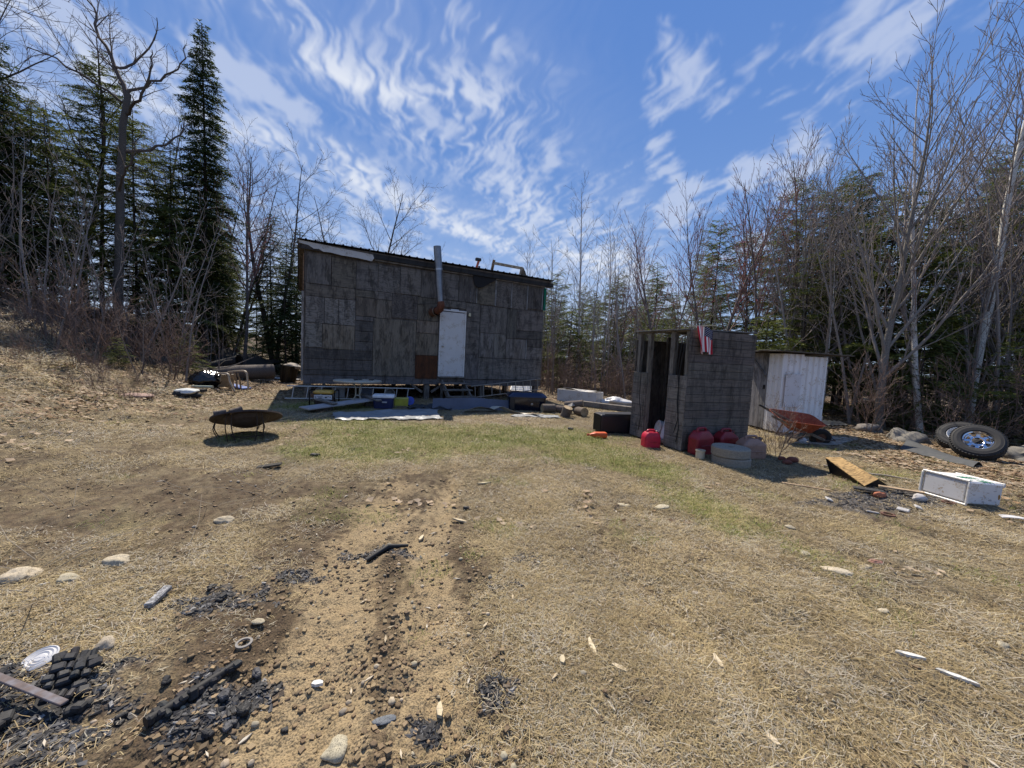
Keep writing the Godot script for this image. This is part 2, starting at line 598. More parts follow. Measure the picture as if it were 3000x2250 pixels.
# ---------------------------------------------------------------- sky
func make_sky() -> Texture2D:
	var w := 2048
	var h := 1024
	var big := fnoise(301, 0.9, 3)
	var mid := fnoise(302, 2.2, 4)
	var fine := fnoise(303, 6.0, 4)
	var warp := fnoise(304, 1.3, 3)
	var im := Image.create(w, h, false, Image.FORMAT_RGBF)
	im.fill(Color(0.30, 0.36, 0.42))
	for y in range(0, h / 2 + 2):
		var el := PI / 2 - (y + 0.5) / h * PI
		var se := sin(el)
		for x in w:
			var az := (x + 0.5) / w * TAU
			# the first column looks along -Z
			var d := Vector3(sin(az) * cos(el), se, -cos(az) * cos(el))
			var up := clampf(se, 0.0, 1.0)
			var g := pow(1.0 - up, 2.6)
			var sky := Color(0.105, 0.245, 0.64).lerp(Color(0.34, 0.54, 0.88), g)
			var hz := pow(1.0 - up, 12.0)
			sky = sky.lerp(Color(0.66, 0.76, 0.90), hz * 0.75)
			var q := Vector2(d.x, d.z) / maxf(se, 0.06)
			var s := q.dot(Vector2(0.5, -0.866))
			var t := q.dot(Vector2(0.866, 0.5))
			var wx := warp.get_noise_2d(s * 0.6, t * 0.6) * 0.34
			var wy := warp.get_noise_2d(s * 0.6 + 31.0, t * 0.6) * 0.26
			var st := Vector2((s + wx) * 0.30, t + wy)
			var n := big.get_noise_2d(st.x, st.y)
			var m := mid.get_noise_2d(st.x * 1.6 + 7.0, st.y * 1.3)
			var curl := warp.get_noise_2d(s * 1.2 + 9.0, t * 1.2) * 0.13 + warp.get_noise_2d(s * 4.0 + 3.0, t * 4.0) * 0.03
			var fa := q.dot(Vector2(0.22, 0.975)) + curl
			var fb := q.dot(Vector2(0.975, -0.22)) + curl * 0.8
			# three weights of combed filament
			var f1 := fine.get_noise_2d(fa * 0.16, fb * 0.75)
			var f2 := fine.get_noise_2d(fa * 0.40 + 40.0, fb * 2.1)
			var f3 := fine.get_noise_2d(fa * 1.2 + 80.0, fb * 4.4)
			var fl := 0.42 * f1 + 0.46 * f2 + 0.40 * f3
			var bands := 0.55 * exp(-pow((t + 2.02) / 0.30, 2.0)) + 0.50 * exp(-pow((t + 1.40) / 0.28, 2.0)) + 0.62 * exp(-pow((t + 1.02) / 0.36, 2.0)) * smoothstep(0.5, 1.4, s)
			bands += 0.40 * exp(-pow((t - 0.22) / 0.22, 2.0)) * exp(-pow((s - 1.35) / 0.45, 2.0))
			bands += 0.30 * smoothstep(-2.1, -3.2, t)
			var thin := smoothstep(-0.2, -1.0, t)
			var amount := clampf(bands + n * 0.60 + m * 0.30 - 0.14 + 0.10 * thin, 0.0, 1.0)
			var c := amount * smoothstep(-0.24, 0.50, fl + 0.28 * amount) * 1.05
			var wisp := smoothstep(0.10, 0.60, mid.get_noise_2d(s * 0.42 + 50.0, t * 0.75 + 20.0) * 1.2 + 0.55 * fl)
			c = maxf(c, wisp * 0.45)
			c = maxf(c, thin * (0.10 + 0.14 * n + 0.10 * fl))
			c = lerpf(0.22 * thin + 0.05, c, smoothstep(0.08, 0.30, se))
			var k := sky.lerp(Color(0.88, 0.92, 1.0), clampf(c, 0.0, 0.95))
			im.set_pixel(x, y, k)
	return ImageTexture.create_from_image(im)

func setup() -> void:
	var cam := Camera3D.new()
	cam.name = "camera"
	cam.position = Vector3(0, 1.5, 0)
	cam.rotation_degrees = Vector3(-4.2, 0, 2.8)
	cam.fov = 89.9
	cam.near = 0.05
	cam.far = 900
	add_child(cam)
	cam.current = true
	var env := Environment.new()
	env.background_mode = Environment.BG_SKY
	var sm := PanoramaSkyMaterial.new()
	sm.panorama = make_sky()
	sm.energy_multiplier = 0.70
	env.sky = Sky.new()
	env.sky.sky_material = sm
	env.tonemap_mode = Environment.TONE_MAPPER_LINEAR
	env.tonemap_exposure = 1.36
	env.sdfgi_enabled = true
	env.ssao_enabled = true
	env.ssil_enabled = true
	var we := WorldEnvironment.new()
	we.name = "environment"
	we.environment = env
	add_child(we)
	var sun := DirectionalLight3D.new()
	sun.name = "sun"
	sun.light_energy = 1.6
	sun.light_color = Color(1.0, 0.955, 0.89)
	sun.light_angular_distance = 0.53
	sun.shadow_enabled = true
	add_child(sun)
	# the sun stands behind the cabin, 18 degrees left of straight ahead and 54 degrees up
	sun.rotation_degrees = Vector3(-54, 180 + 18, 0)

# ---------------------------------------------------------------- ground
const STRAW := Color(0.36, 0.29, 0.165)
const EARTH := Color(0.085, 0.057, 0.030)
const SAND := Color(0.34, 0.255, 0.14)
const GREEN := Color(0.22, 0.25, 0.06)
const ASH := Color(0.10, 0.098, 0.098)
# (x, z, radius x, radius z) of the burnt patches and of the greener ones
var burnt := [[-1.95, -1.50, 0.40, 0.24], [-1.12, -1.50, 0.18, 0.16], [-1.62, -2.12, 0.32, 0.16], [0.18, -2.75, 0.22, 0.16], [0.02, -2.38, 0.15, 0.08], [-0.28, -1.45, 0.10, 0.08], [0.0, -1.62, 0.10, 0.16], [4.2, -4.28, 0.75, 0.38], [4.8, -4.75, 0.6, 0.28], [-1.72, -1.30, 0.34, 0.10], [-2.25, -1.55, 0.22, 0.18], [-0.95, -2.75, 0.3, 0.10], [-1.35, -2.4, 0.2, 0.1]]
var grassy := [[-2.2, -5.6, 1.3, 0.8], [-0.8, -6.8, 1.5, 1.2], [0.8, -7.4, 1.4, 0.8], [2.0, -5.4, 0.5, 0.5], [-3.0, -7.3, 1.2, 0.7], [1.4, -6.0, 0.7, 0.9], [2.1, -4.0, 0.5, 0.7], [-4.6, -9.6, 1.6, 1.0], [-1.7, -6.2, 1.0, 0.6]]

func near_sum(list: Array, x: float, z: float) -> float:
	var s := 0.0
	for b in list:
		var dx: float = (x - b[0]) / b[2]
		var dz: float = (z - b[1]) / b[3]
		s += exp(-(dx * dx + dz * dz))
	return minf(s, 1.0)

# shares of straw, bare earth, green and ash at a place
func cover(x: float, z: float) -> Vector4:
	var a := nz.get_noise_2d(x * 1.3 + 11, z * 1.3)
	var b := nz2.get_noise_2d(x * 3.1, z * 3.1 + 5)
	var f := nzg.get_noise_2d(x * 14.0, z * 14.0)
	var ash := smoothstep(0.40, 0.95, near_sum(burnt, x, z) + 0.40 * b + 0.50 * f)
	var green := smoothstep(0.35, 0.85, near_sum(grassy, x, z) + 0.45 * b + 0.3 * f) * 0.85
	green = maxf(green, smoothstep(0.30, 0.50, nz2.get_noise_2d(x * 2.2 + 60, z * 2.2) + 0.2 * f) * 0.35 * smoothstep(-1.6, -3.2, z))
	var c := rut_line(z)
	var bare := 0.14 + 0.50 * smoothstep(0.3, -1.2, x) * smoothstep(-5.4, -3.2, z) + 0.10 * smoothstep(-4.5, -7.0, x)
	bare += 0.55 * exp(-pow((x - c + 0.30) / 0.62, 2.0)) * smoothstep(-5.2, -2.6, z)
	bare += 0.55 * exp(-pow((x + 3.4) / 1.4, 2.0)) * exp(-pow((z + 3.7) / 0.7, 2.0))
	bare += 0.60 * rut(x, z) * smoothstep(-9.0, -4.5, z)
	bare = smoothstep(0.40, 0.80, bare + 0.60 * a + 0.50 * b + 0.40 * f)
	return Vector4(clampf(1.0 - bare - ash, 0, 1), bare * (1 - ash), green * (1 - ash) * (1 - 0.7 * bare), ash)

func ground_colour(x: float, z: float) -> Color:
	var k := cover(x, z)
	var a := nz2.get_noise_2d(x * 5.0 + 70, z * 5.0)
	var f := nzg.get_noise_2d(x * 30.0, z * 30.0 + 9)
	var base := EARTH.lerp(STRAW, clampf(0.16 + 0.22 * k.x + 0.30 * a + 0.35 * f, 0.0, 1.0))
	var c := rut_line(z)
	var sandy := 0.95 * exp(-pow((x - c + 0.36) / 0.50, 2.0)) * smoothstep(-5.5, -2.0, z) + 0.75 * rut(x, z) * smoothstep(-9.0, -4.5, z)
	sandy = smoothstep(0.35, 0.95, sandy + 0.55 * a + 0.45 * f)
	base = base.lerp(SAND, sandy * 0.85)
	# damp dark soil turned up beside the tracks and in scattered scrapes
	var turned := 0.75 * exp(-pow((x - c + 0.29) / 0.08, 2.0)) + 0.5 * exp(-pow((x - c - 0.26) / 0.10, 2.0)) + 0.7 * exp(-pow((x - c + 1.05) / 0.22, 2.0)) + 0.4 * exp(-pow((x - c - 1.15) / 0.12, 2.0))
	turned = smoothstep(0.45, 0.95, turned * smoothstep(-4.5, -2.2, z) + 0.85 * nz2.get_noise_2d(x * 4.2, z * 4.2 + 77) + 0.7 * f + 0.08)
	base = base.lerp(EARTH * (0.85 + 0.5 * f), turned * 0.8)
	base = base.lerp(GREEN, k.z * 0.55)
	base = base.lerp(ASH * (1.0 + 0.8 * f), k.w * 0.75)
	var wood := smoothstep(10.5, 15.0, -z + absf(x) * 0.25) + smoothstep(6.6, 8.5, x) * 0.8
	return base.lerp(Color(0.105, 0.07, 0.042) * (1.0 + 0.6 * f), clampf(wood, 0.0, 0.85))

func make_ground() -> void:
	var rad := [0.0, 0.35]
	while rad[-1] < 9.0: rad.append(rad[-1] * 1.0085)
	while rad[-1] < 30.0: rad.append(rad[-1] * 1.025)
	while rad[-1] < 600.0: rad.append(rad[-1] * 1.12)
	var ang := []
	var t := -68.0
	while t < 68.0:
		ang.append(t)
		t += 0.26
	t = 68.0
	while t < 292.0:
		ang.append(t)
		t += 4.0
	ang.append(292.0)
	var nr := rad.size()
	var na := ang.size()
	var v := PackedVector3Array()
	var c := PackedColorArray()
	var uv := PackedVector2Array()
	v.resize(nr * na)
	c.resize(nr * na)
	uv.resize(nr * na)
	for i in nr:
		for j in na:
			var a: float = deg_to_rad(ang[j])
			var x: float = rad[i] * sin(a)
			var z: float = -rad[i] * cos(a)
			var far: bool = i > 0 and (j > 524 or rad[i] > 40.0)
			v[i * na + j] = Vector3(x, (land(x, z) if far else gy(x, z)), z)
			c[i * na + j] = Color(0.105, 0.072, 0.043) if far else ground_colour(x, z)
			uv[i * na + j] = Vector2(x, z)
	var n := PackedVector3Array()
	n.resize(nr * na)
	var ix := PackedInt32Array()
	for i in nr:
		for j in na:
			var p := v[i * na + maxi(j - 1, 0)]
			var q := v[i * na + mini(j + 1, na - 1)]
			var r := v[maxi(i - 1, 0) * na + j]
			var s := v[mini(i + 1, nr - 1) * na + j]
			var k := (q - p).cross(s - r)
			if k.y < 0: k = -k
			n[i * na + j] = k.normalized() if k.length() > 1e-9 else Vector3.UP
	for i in nr - 1:
		for j in na - 1:
			var p := i * na + j
			ix.append_array([p, p + na, p + na + 1, p, p + na + 1, p + 1])
	var arr := []
	arr.resize(Mesh.ARRAY_MAX)
	arr[Mesh.ARRAY_VERTEX] = v
	arr[Mesh.ARRAY_NORMAL] = n
	arr[Mesh.ARRAY_COLOR] = c
	arr[Mesh.ARRAY_TEX_UV] = uv
	arr[Mesh.ARRAY_INDEX] = ix
	var me := ArrayMesh.new()
	me.add_surface_from_arrays(Mesh.PRIMITIVE_TRIANGLES, arr)
	me.surface_set_material(0, M.soil)
	var o := MeshInstance3D.new()
	o.name = "ground"
	o.mesh = me
	add_child(o)
	tag(o, "trampled yard of dry grass, bare earth and ash", "", "", "structure")

# ---------------------------------------------------------------- the cabin
# each sheet on the front wall: left, bottom, right, top (metres along the wall), kind, tone
# kinds: h plain grain lying, v plain grain upright, w wavy figure, b board
func cabin_sheets() -> Array:
	return [
		[0.059, 3.174, 0.651, 3.994, "v", 0], [0.662, 3.164, 1.289, 3.948, "h", 1], [1.291, 3.151, 1.875, 3.949, "h", 0], [1.879, 3.162, 2.505, 3.925, "w", 0], [2.508, 3.174, 3.133, 3.96, "h", 0], [3.136, 3.147, 3.725, 3.968, "v", 0],
		[3.729, 3.158, 4.340, 3.988, "h", 0], [4.344, 3.157, 4.946, 4.01, "v", 4], [4.949, 3.138, 5.642, 3.979, "h", 1], [5.645, 3.118, 6.255, 3.99, "w", 0], [6.258, 3.116, 6.888, 4.01, "w", 0], [6.891, 3.183, 7.575, 4.01, "v", 4],
		[0.037, 2.843, 1.276, 3.160, "h", 1], [1.279, 2.95, 1.785, 3.147, "h", 1], [1.788, 2.945, 2.284, 3.158, "h", 0], [2.287, 2.447, 3.046, 3.165, "w", 4], [3.049, 2.448, 3.698, 3.14, "v", 1], [3.701, 2.929, 4.615, 3.150, "b", 0], [4.618, 2.560, 5.132, 3.14, "h", 0],
		[0.040, 2.131, 0.491, 2.838, "w", 2], [0.494, 2.126, 0.851, 2.838, "w", 2], [0.854, 2.121, 1.291, 2.838, "w", 2], [1.299, 2.420, 1.840, 2.945, "v", 1], [1.843, 2.402, 2.283, 2.94, "v", 1], [1.300, 2.290, 1.775, 2.414, "b", 0], [0.025, 1.471, 0.453, 2.128, "w", 2], [0.456, 1.440, 1.278, 2.115, "v", 3],
		[1.282, 1.990, 1.772, 2.282, "b", 4], [1.284, 1.697, 1.772, 1.985, "b", 4], [1.282, 1.415, 1.772, 1.692, "b", 4], [0.016, 1.160, 1.766, 1.438, "b", 4], [0.013, 0.862, 1.766, 1.153, "b", 4], [0.001, 0.722, 1.768, 0.855, "b", 4],
		[1.776, 0.720, 3.020, 2.398, "v", 3], [3.032, 2.062, 3.728, 2.442, "v", 3], [3.023, 1.385, 3.728, 2.056, "v", 3], [3.025, 0.649, 3.728, 1.379, "v", 5],
		[4.650, 1.472, 5.127, 2.554, "h", 0], [4.650, 0.655, 5.122, 1.467, "v", 0], [5.135, 2.214, 5.702, 3.115, "h", 0], [5.705, 2.225, 6.140, 3.110, "v", 0], [6.143, 2.088, 6.520, 3.110, "v", 4], [6.523, 2.395, 7.630, 3.110, "h", 0], [6.523, 2.118, 7.640, 2.388, "h", 4],
		[5.130, 1.390, 5.676, 2.209, "v", 2], [5.679, 1.390, 6.134, 2.220, "v", 2], [6.137, 1.395, 6.941, 2.082, "v", 2], [6.944, 1.840, 7.640, 2.112, "v", 4], [6.944, 1.390, 7.640, 1.835, "h", 2], [5.125, 0.660, 7.640, 1.384, "h", 2]]

func make_cabin() -> void:
	var cab := thing("plywood_cabin", "weathered cabin on posts, front patched with grey plywood sheets", "cabin", Vector3(-5.656, 0, -10.375), 29)
	var tones := [Color(0.152, 0.136, 0.120), Color(0.158, 0.134, 0.104), Color(0.195, 0.176, 0.156), Color(0.188, 0.156, 0.116), Color(0.105, 0.093, 0.082), Color(0.105, 0.038, 0.012)]
	# the frame behind the sheets
	var wall := MB.new().with(Color(0.12, 0.10, 0.085))
	wall.box(Vector3(3.82, 2.40, -0.06), Vector3(7.62, 3.44, 0.09))
	part(cab, "front_frame", wall, M.wood)
	var i := 0
	for s in cabin_sheets():
		var mb := MB.new().with(vary(tones[s[5]], 0.10), Vector2(rr(0, 9), rr(0, 9)))
		var z := 0.006 + 0.0028 * (i % 5)
		mb.turned = (s[2] - s[0] > s[3] - s[1]) == (s[4] == "v")
		if s[4] == "w": mb.turned = s[2] - s[0] < s[3] - s[1]
		mb.box(Vector3((s[0] + s[2]) / 2, (s[1] + s[3]) / 2, z), Vector3(s[2] - s[0] - 0.010, s[3] - s[1] - 0.010, 0.014), 0.002, Basis(Vector3(0, 0, 1), rr(-0.004, 0.004)))
		part(cab, "board" if s[4] == "b" else "plywood_sheet", mb, M.wood if s[4] == "b" else (M.wavy if s[4] == "w" else M.ply), "rust stained sheet beside the door" if s[5] == 5 else "")
		i += 1
	# pale vertical strips where paint or old battens remain
	for b in [[5.66, 3.14, 3.98, 0.05], [6.27, 3.14, 3.98, 0.03], [6.90, 3.14, 4.0, 0.045], [7.53, 3.2, 3.98, 0.035], [4.97, 3.16, 3.78, 0.025], [6.95, 1.4, 2.1, 0.03], [4.76, 3.18, 3.5, 0.012]]:
		part(cab, "batten", MB.new().with(Color(0.29, 0.28, 0.27), Vector2(rr(0, 5), rr(0, 5))).box(Vector3(b[0], (b[1] + b[2]) / 2, 0.030), Vector3(b[3], b[2] - b[1], 0.012), 0.002), M.wood)
	# side and back walls, floor, underside
	part(cab, "side_wall", MB.new().with(Color(0.17, 0.15, 0.13)).box(Vector3(0.045, 2.40, -2.6), Vector3(0.08, 3.44, 4.98)), M.ply)
	part(cab, "side_wall", MB.new().with(Color(0.17, 0.15, 0.13)).box(Vector3(7.60, 2.40, -2.6), Vector3(0.08, 3.44, 4.98)), M.ply)
	part(cab, "back_wall", MB.new().with(Color(0.17, 0.15, 0.13)).box(Vector3(3.82, 2.25, -5.13), Vector3(7.62, 3.14, 0.08)), M.ply)
	part(cab, "floor_deck", MB.new().with(Color(0.15, 0.125, 0.10)).box(Vector3(3.82, 0.635, -2.6), Vector3(7.4, 0.06, 4.9)), M.wood)
	for k in 8:
		part(cab, "side_plank", MB.new().with(vary(Color(0.26, 0.155, 0.085), 0.2), Vector2(rr(0, 9), rr(0, 9))).box(Vector3(-0.012, 3.05 + k * 0.118, -0.42), Vector3(0.022, 0.108, 0.86), 0.002), M.wood)
	part(cab, "corner_board", MB.new().with(Color(0.33, 0.30, 0.27)).box(Vector3(-0.030, 1.75, -0.015), Vector3(0.05, 2.4, 0.05), 0.003), M.wood)
	# rim beams, posts, braces
	for r in [[0.0, 3.747, 0.47, 0.712], [4.637, 7.66, 0.44, 0.645]]:
		part(cab, "rim_beam", MB.new().with(Color(0.13, 0.12, 0.115), Vector2(r[0], 3)).box(Vector3((r[0] + r[1]) / 2, (r[2] + r[3]) / 2, -0.03), Vector3(r[1] - r[0], r[3] - r[2], 0.045), 0.003), M.wood)
	part(cab, "rim_beam", MB.new().with(Color(0.11, 0.09, 0.07)).box(Vector3(3.82, 0.53, -5.08), Vector3(7.6, 0.15, 0.05), 0.003), M.wood)
	for z in [-0.14, -2.5, -5.0]:
		for x in [0.12, 3.44, 5.35, 7.5]:
			part(cab, "post", MB.new().with(vary(Color(0.19, 0.165, 0.14)), Vector2(x, z)).box(Vector3(x, 0.27, z), Vector3(0.16, 0.62, 0.16), 0.006), M.wood)
	for b in [[0.22, 0.20, 0.55, 0.46], [3.30, 0.22, 2.95, 0.46], [3.58, 0.22, 3.95, 0.46]]:
		part(cab, "brace", MB.new().with(Color(0.2, 0.175, 0.15)).bar(Vector3(b[0], b[1], -0.1), Vector3(b[2], b[3], -0.1), 0.07, 0.035, Vector3.UP, 0.003), M.wood)
	# roof: ribbed metal sheets running back from the front edge
	var rise := func(z: float) -> float: return 4.245 + z * 0.11
	for k in 9:
		var x0 := -0.16 + k * 0.893
		var mb := MB.new().with(vary(Color(0.16, 0.155, 0.15), 0.1))
		var pts := PackedVector2Array()
		for r in 4:
			var xr := r * 0.223
			pts.append_array(PackedVector2Array([Vector2(xr, 0), Vector2(xr + 0.165, 0), Vector2(xr + 0.178, 0.024), Vector2(xr + 0.210, 0.024)]))
		pts.append(Vector2(0.893, 0))
		var low := PackedVector2Array()
		for p in pts: low.append(p - Vector2(0, 0.004))
		low.reverse()
		var poly := pts.duplicate()
		poly.append_array(low)
		mb.extrude(poly, 5.7, Transform3D(Basis(Vector3.RIGHT, Vector3(0, 1, -0.11).normalized(), Vector3(0, 0.11, 1).normalized()), Vector3(x0 + rr(-0.003, 0.003), 4.235 - 2.62 * 0.11 + 0.002 * (k % 2), -2.62)))
		part(cab, "roof_sheet", mb, M.metal)
	part(cab, "roof_deck", MB.new().with(Color(0.14, 0.12, 0.10)).box(Vector3(3.85, 4.185 - 2.6 * 0.11, -2.6), Vector3(7.9, 0.05, 5.45), 0.0, Basis(Vector3.RIGHT, Vector3(0, 1, -0.11).normalized(), Vector3(0, 0.11, 1).normalized())), M.wood)
	part(cab, "fascia", MB.new().with(Color(0.035, 0.033, 0.033)).box(Vector3(4.81, 4.10, 0.115), Vector3(6.18, 0.13, 0.022), 0.003, Basis(Vector3(0, 0, 1), -0.006)), M.wood)
	part(cab, "fascia_trim", MB.new().with(Color(0.24, 0.23, 0.22), Vector2(2, 2)).box(Vector3(4.81, 4.020, 0.050), Vector3(6.10, 0.040, 0.03), 0.003, Basis(Vector3(0, 0, 1), -0.004)), M.wood)
	part(cab, "soffit", MB.new().with(Color(0.14, 0.12, 0.10)).box(Vector3(3.86, 4.150, 0.04), Vector3(8.0, 0.02, 0.17)), M.wood)
	var torn := PackedVector2Array([Vector2(-0.14, 4.23), Vector2(-0.12, 4.16), Vector2(0.10, 4.13), Vector2(0.22, 4.06), Vector2(0.34, 4.075), Vector2(0.45, 4.02), Vector2(0.62, 4.03), Vector2(0.9, 4.00), Vector2(1.3, 3.995), Vector2(1.68, 3.965), Vector2(1.74, 4.06), Vector2(1.70, 4.155), Vector2(0.8, 4.185)])
	part(cab, "flashing", MB.new().with(Color(0.52, 0.50, 0.47)).extrude(torn, 0.006, Transform3D(Basis(), Vector3(0, 0, 0.128))), M.grimy, "torn off-white flashing at the roof's left end")
	part(cab, "eave_board", MB.new().with(Color(0.055, 0.05, 0.045)).box(Vector3(0.80, 4.10, 0.105), Vector3(1.86, 0.15, 0.02), 0.003), M.wood)
	part(cab, "eave_board", MB.new().with(Color(0.25, 0.235, 0.22)).box(Vector3(-0.10, 4.07, -2.4), Vector3(0.03, 0.24, 4.9), 0.003, Basis(Vector3.RIGHT, -0.11)), M.wood)
	var flap := PackedVector2Array()
	for p in [[4.80, 4.05], [4.83, 3.83], [4.90, 3.70], [5.0, 3.655], [5.14, 3.68], [5.27, 3.76], [5.40, 3.85], [5.56, 3.94], [5.66, 4.05]]:
		flap.append(Vector2(p[0], p[1]))
	var fl := MB.new().with(Color(0.008, 0.008, 0.009))
	fl.extrude(flap, 0.02, Transform3D(Basis(), Vector3(0, 0, 0.075)))
	part(cab, "tar_paper_flap", fl, M.matte, "black tar paper hanging below the eave")
	part(cab, "corner_trim", MB.new().with(Color(0.0, 0.16, 0.085)).box(Vector3(7.63, 3.58, 0.026), Vector3(0.085, 0.80, 0.03), 0.003), M.matte, "bright green trim at the right corner")
	# door
	var door := part(cab, "door", MB.new().with(Color(0.60, 0.59, 0.565)).box(Vector3(4.19, 1.765, 0.028), Vector3(0.775, 2.03, 0.04), 0.004), M.grimy, "plain white door, scuffed at the bottom")
	part(door, "door_knob", MB.new().with(Color(0.5, 0.47, 0.4)).lathe([Vector2(0.034, 0.0), Vector2(0.034, 0.005), Vector2(0.014, 0.006), Vector2(0.014, 0.03), Vector2(0.032, 0.045), Vector2(0.028, 0.065), Vector2(0.001, 0.075)], 12, Transform3D(Basis(Vector3.RIGHT, Vector3(0, 0, 1), Vector3(0, -1, 0)), Vector3(3.865, 1.69, 0.048))), M.metal)
	var fr := Color(0.64, 0.63, 0.60)
	part(cab, "door_jamb", MB.new().with(fr).box(Vector3(3.775, 1.775, 0.030), Vector3(0.05, 2.09, 0.055), 0.004), M.grimy)
	part(cab, "door_jamb", MB.new().with(fr).box(Vector3(4.605, 1.775, 0.030), Vector3(0.05, 2.09, 0.055), 0.004), M.grimy)
	part(cab, "door_head", MB.new().with(fr).box(Vector3(4.19, 2.83, 0.031), Vector3(0.88, 0.05, 0.057), 0.004), M.grimy)
	part(cab, "door_sill", MB.new().with(Color(0.35, 0.33, 0.3)).box(Vector3(4.19, 0.728, 0.055), Vector3(0.86, 0.035, 0.09), 0.004), M.wood)
	part(cab, "door_closer_plate", MB.new().with(fr).box(Vector3(4.24, 2.868, 0.03), Vector3(0.26, 0.03, 0.03), 0.003), M.grimy)
	part(cab, "under_door_board", MB.new().with(Color(0.11, 0.098, 0.085)).box(Vector3(4.19, 0.60, 0.0), Vector3(0.9, 0.2, 0.03)), M.wood)
	var lamp := part(cab, "wall_lamp", MB.new().with(Color(0.03, 0.03, 0.03)).box(Vector3(4.745, 2.755, 0.03), Vector3(0.11, 0.14, 0.03), 0.008), M.plastic)
	part(lamp, "lens", MB.new().with(Color(0.62, 0.58, 0.38)).box(Vector3(4.745, 2.758, 0.055), Vector3(0.075, 0.105, 0.025), 0.006), M.plastic)
	# stovepipe
	var pipe := part(cab, "stovepipe", MB.new().with(Color(0.24, 0.25, 0.265)).tube(pv([Vector3(3.635, 2.93, 0.42), Vector3(3.56, 3.60, 0.42), Vector3(3.535, 3.99, 0.42)]), pf([0.105, 0.105, 0.105]), 18).tube(pv([Vector3(3.537, 3.97, 0.42), Vector3(3.470, 4.63, 0.42)]), pf([0.112, 0.112]), 18, false), M.metal, "dented galvanised stovepipe leaning left")
	part(pipe, "pipe_band", MB.new().with(Color(0.45, 0.46, 0.48)).tube(pv([Vector3(3.540, 3.94, 0.42), Vector3(3.535, 3.99, 0.42)]), pf([0.118, 0.118]), 18), M.metal)
	part(pipe, "elbow", MB.new().with(Color(0.16, 0.055, 0.025)).tube(smooth_pts(pv([Vector3(3.628, 3.02, 0.42), Vector3(3.645, 2.90, 0.42), Vector3(3.63, 2.80, 0.36), Vector3(3.58, 2.755, 0.24)]), 3), pf([0.108, 0.110, 0.112, 0.112, 0.112, 0.112, 0.112, 0.112, 0.112, 0.112]), 16), M.rust)
	part(pipe, "thimble", MB.new().with(Color(0.13, 0.06, 0.03)).tube(pv([Vector3(3.50, 2.72, 0.012), Vector3(3.575, 2.745, 0.24)]), pf([0.135, 0.135]), 18, false), M.rust)
	part(pipe, "thimble_rim", MB.new().with(Color(0.35, 0.31, 0.27)).tube(pv([Vector3(3.568, 2.744, 0.215), Vector3(3.578, 2.746, 0.245)]), pf([0.140, 0.140]), 18, false), M.rust)
	part(pipe, "stay_wire", MB.new().with(Color(0.08, 0.07, 0.06)).rod(Vector3(3.06, 2.92, 0.02), Vector3(3.60, 2.98, 0.34), 0.008, 5), M.metal)

	# steps
	var st := thing("wooden_steps", "three weathered open steps below the white door", "steps", Vector3(-5.656, 0, -10.375), 29)
	for k in 3:
		part(st, "tread", MB.new().with(vary(Color(0.19, 0.165, 0.14)), Vector2(k * 3.0, 1)).box(Vector3(4.24 + 0.02 * k, 0.53 - 0.185 * k, 0.22 + 0.27 * k), Vector3(0.92, 0.04, 0.25), 0.004), M.wood)
	for x in [3.88, 4.60]:
		part(st, "stringer", MB.new().with(Color(0.17, 0.15, 0.13), Vector2(x, 0)).bar(Vector3(x, 0.54, 0.08), Vector3(x, 0.06, 0.86), 0.18, 0.04, Vector3.UP, 0.004), M.wood)
		part(st, "leg", MB.new().with(Color(0.16, 0.14, 0.12), Vector2(x, 5)).box(Vector3(x, 0.30, 0.06), Vector3(0.07, 0.66, 0.07), 0.004), M.wood)

	# things on the roof
	var W := cab.transform
	var fw := thing("wooden_trestle", "pale wooden trestle lying on the cabin roof", "trestle", W * Vector3(6.15, 4.247, -0.15), 29)
	part(fw, "rail", MB.new().with(Color(0.50, 0.40, 0.26)).bar(Vector3(-0.55, 0.335, 0), Vector3(0.53, 0.325, 0), 0.09, 0.04, Vector3.UP, 0.003), M.wood)
	part(fw, "leg", MB.new().with(Color(0.30, 0.18, 0.09)).bar(Vector3(-0.60, 0.03, 0), Vector3(-0.52, 0.44, 0), 0.09, 0.04, Vector3.UP, 0.003), M.wood)
	part(fw, "leg", MB.new().with(Color(0.42, 0.33, 0.22)).bar(Vector3(0.47, 0.03, 0.03), Vector3(0.56, 0.36, 0.03), 0.07, 0.04, Vector3.UP, 0.003), M.wood)
	part(fw, "gusset", MB.new().with(Color(0.18, 0.135, 0.085)).extrude(PackedVector2Array([Vector2(0.50, 0.0), Vector2(0.82, 0.0), Vector2(0.78, 0.14), Vector2(0.66, 0.35)]), 0.03, Transform3D(Basis(), Vector3(0, 0.03, -0.06))), M.wood)
	part(fw, "bottom_rail", MB.new().with(Color(0.28, 0.19, 0.1)).bar(Vector3(-0.45, 0.05, -0.02), Vector3(0.6, 0.05, -0.02), 0.06, 0.04, Vector3.UP, 0.003), M.wood)
	var dr := thing("cordless_drill", "orange cordless drill standing on its nose on the cabin roof", "drill", W * Vector3(5.02, 4.262, -0.15), 29)
	part(dr, "handle", MB.new().with(Color(0.62, 0.11, 0.03)).tube(pv([Vector3(-0.04, 0.0, 0), Vector3(0, 0.14, 0), Vector3(0.045, 0.29, 0)]), pf([0.055, 0.036, 0.040]), 10), M.plastic)
	part(dr, "battery", MB.new().with(Color(0.015, 0.013, 0.013)).box(Vector3(0.03, 0.345, 0), Vector3(0.19, 0.10, 0.10), 0.015), M.plastic)
	part(dr, "body", MB.new().with(Color(0.03, 0.03, 0.03)).box(Vector3(0.075, 0.11, 0), Vector3(0.06, 0.06, 0.06), 0.01), M.plastic)

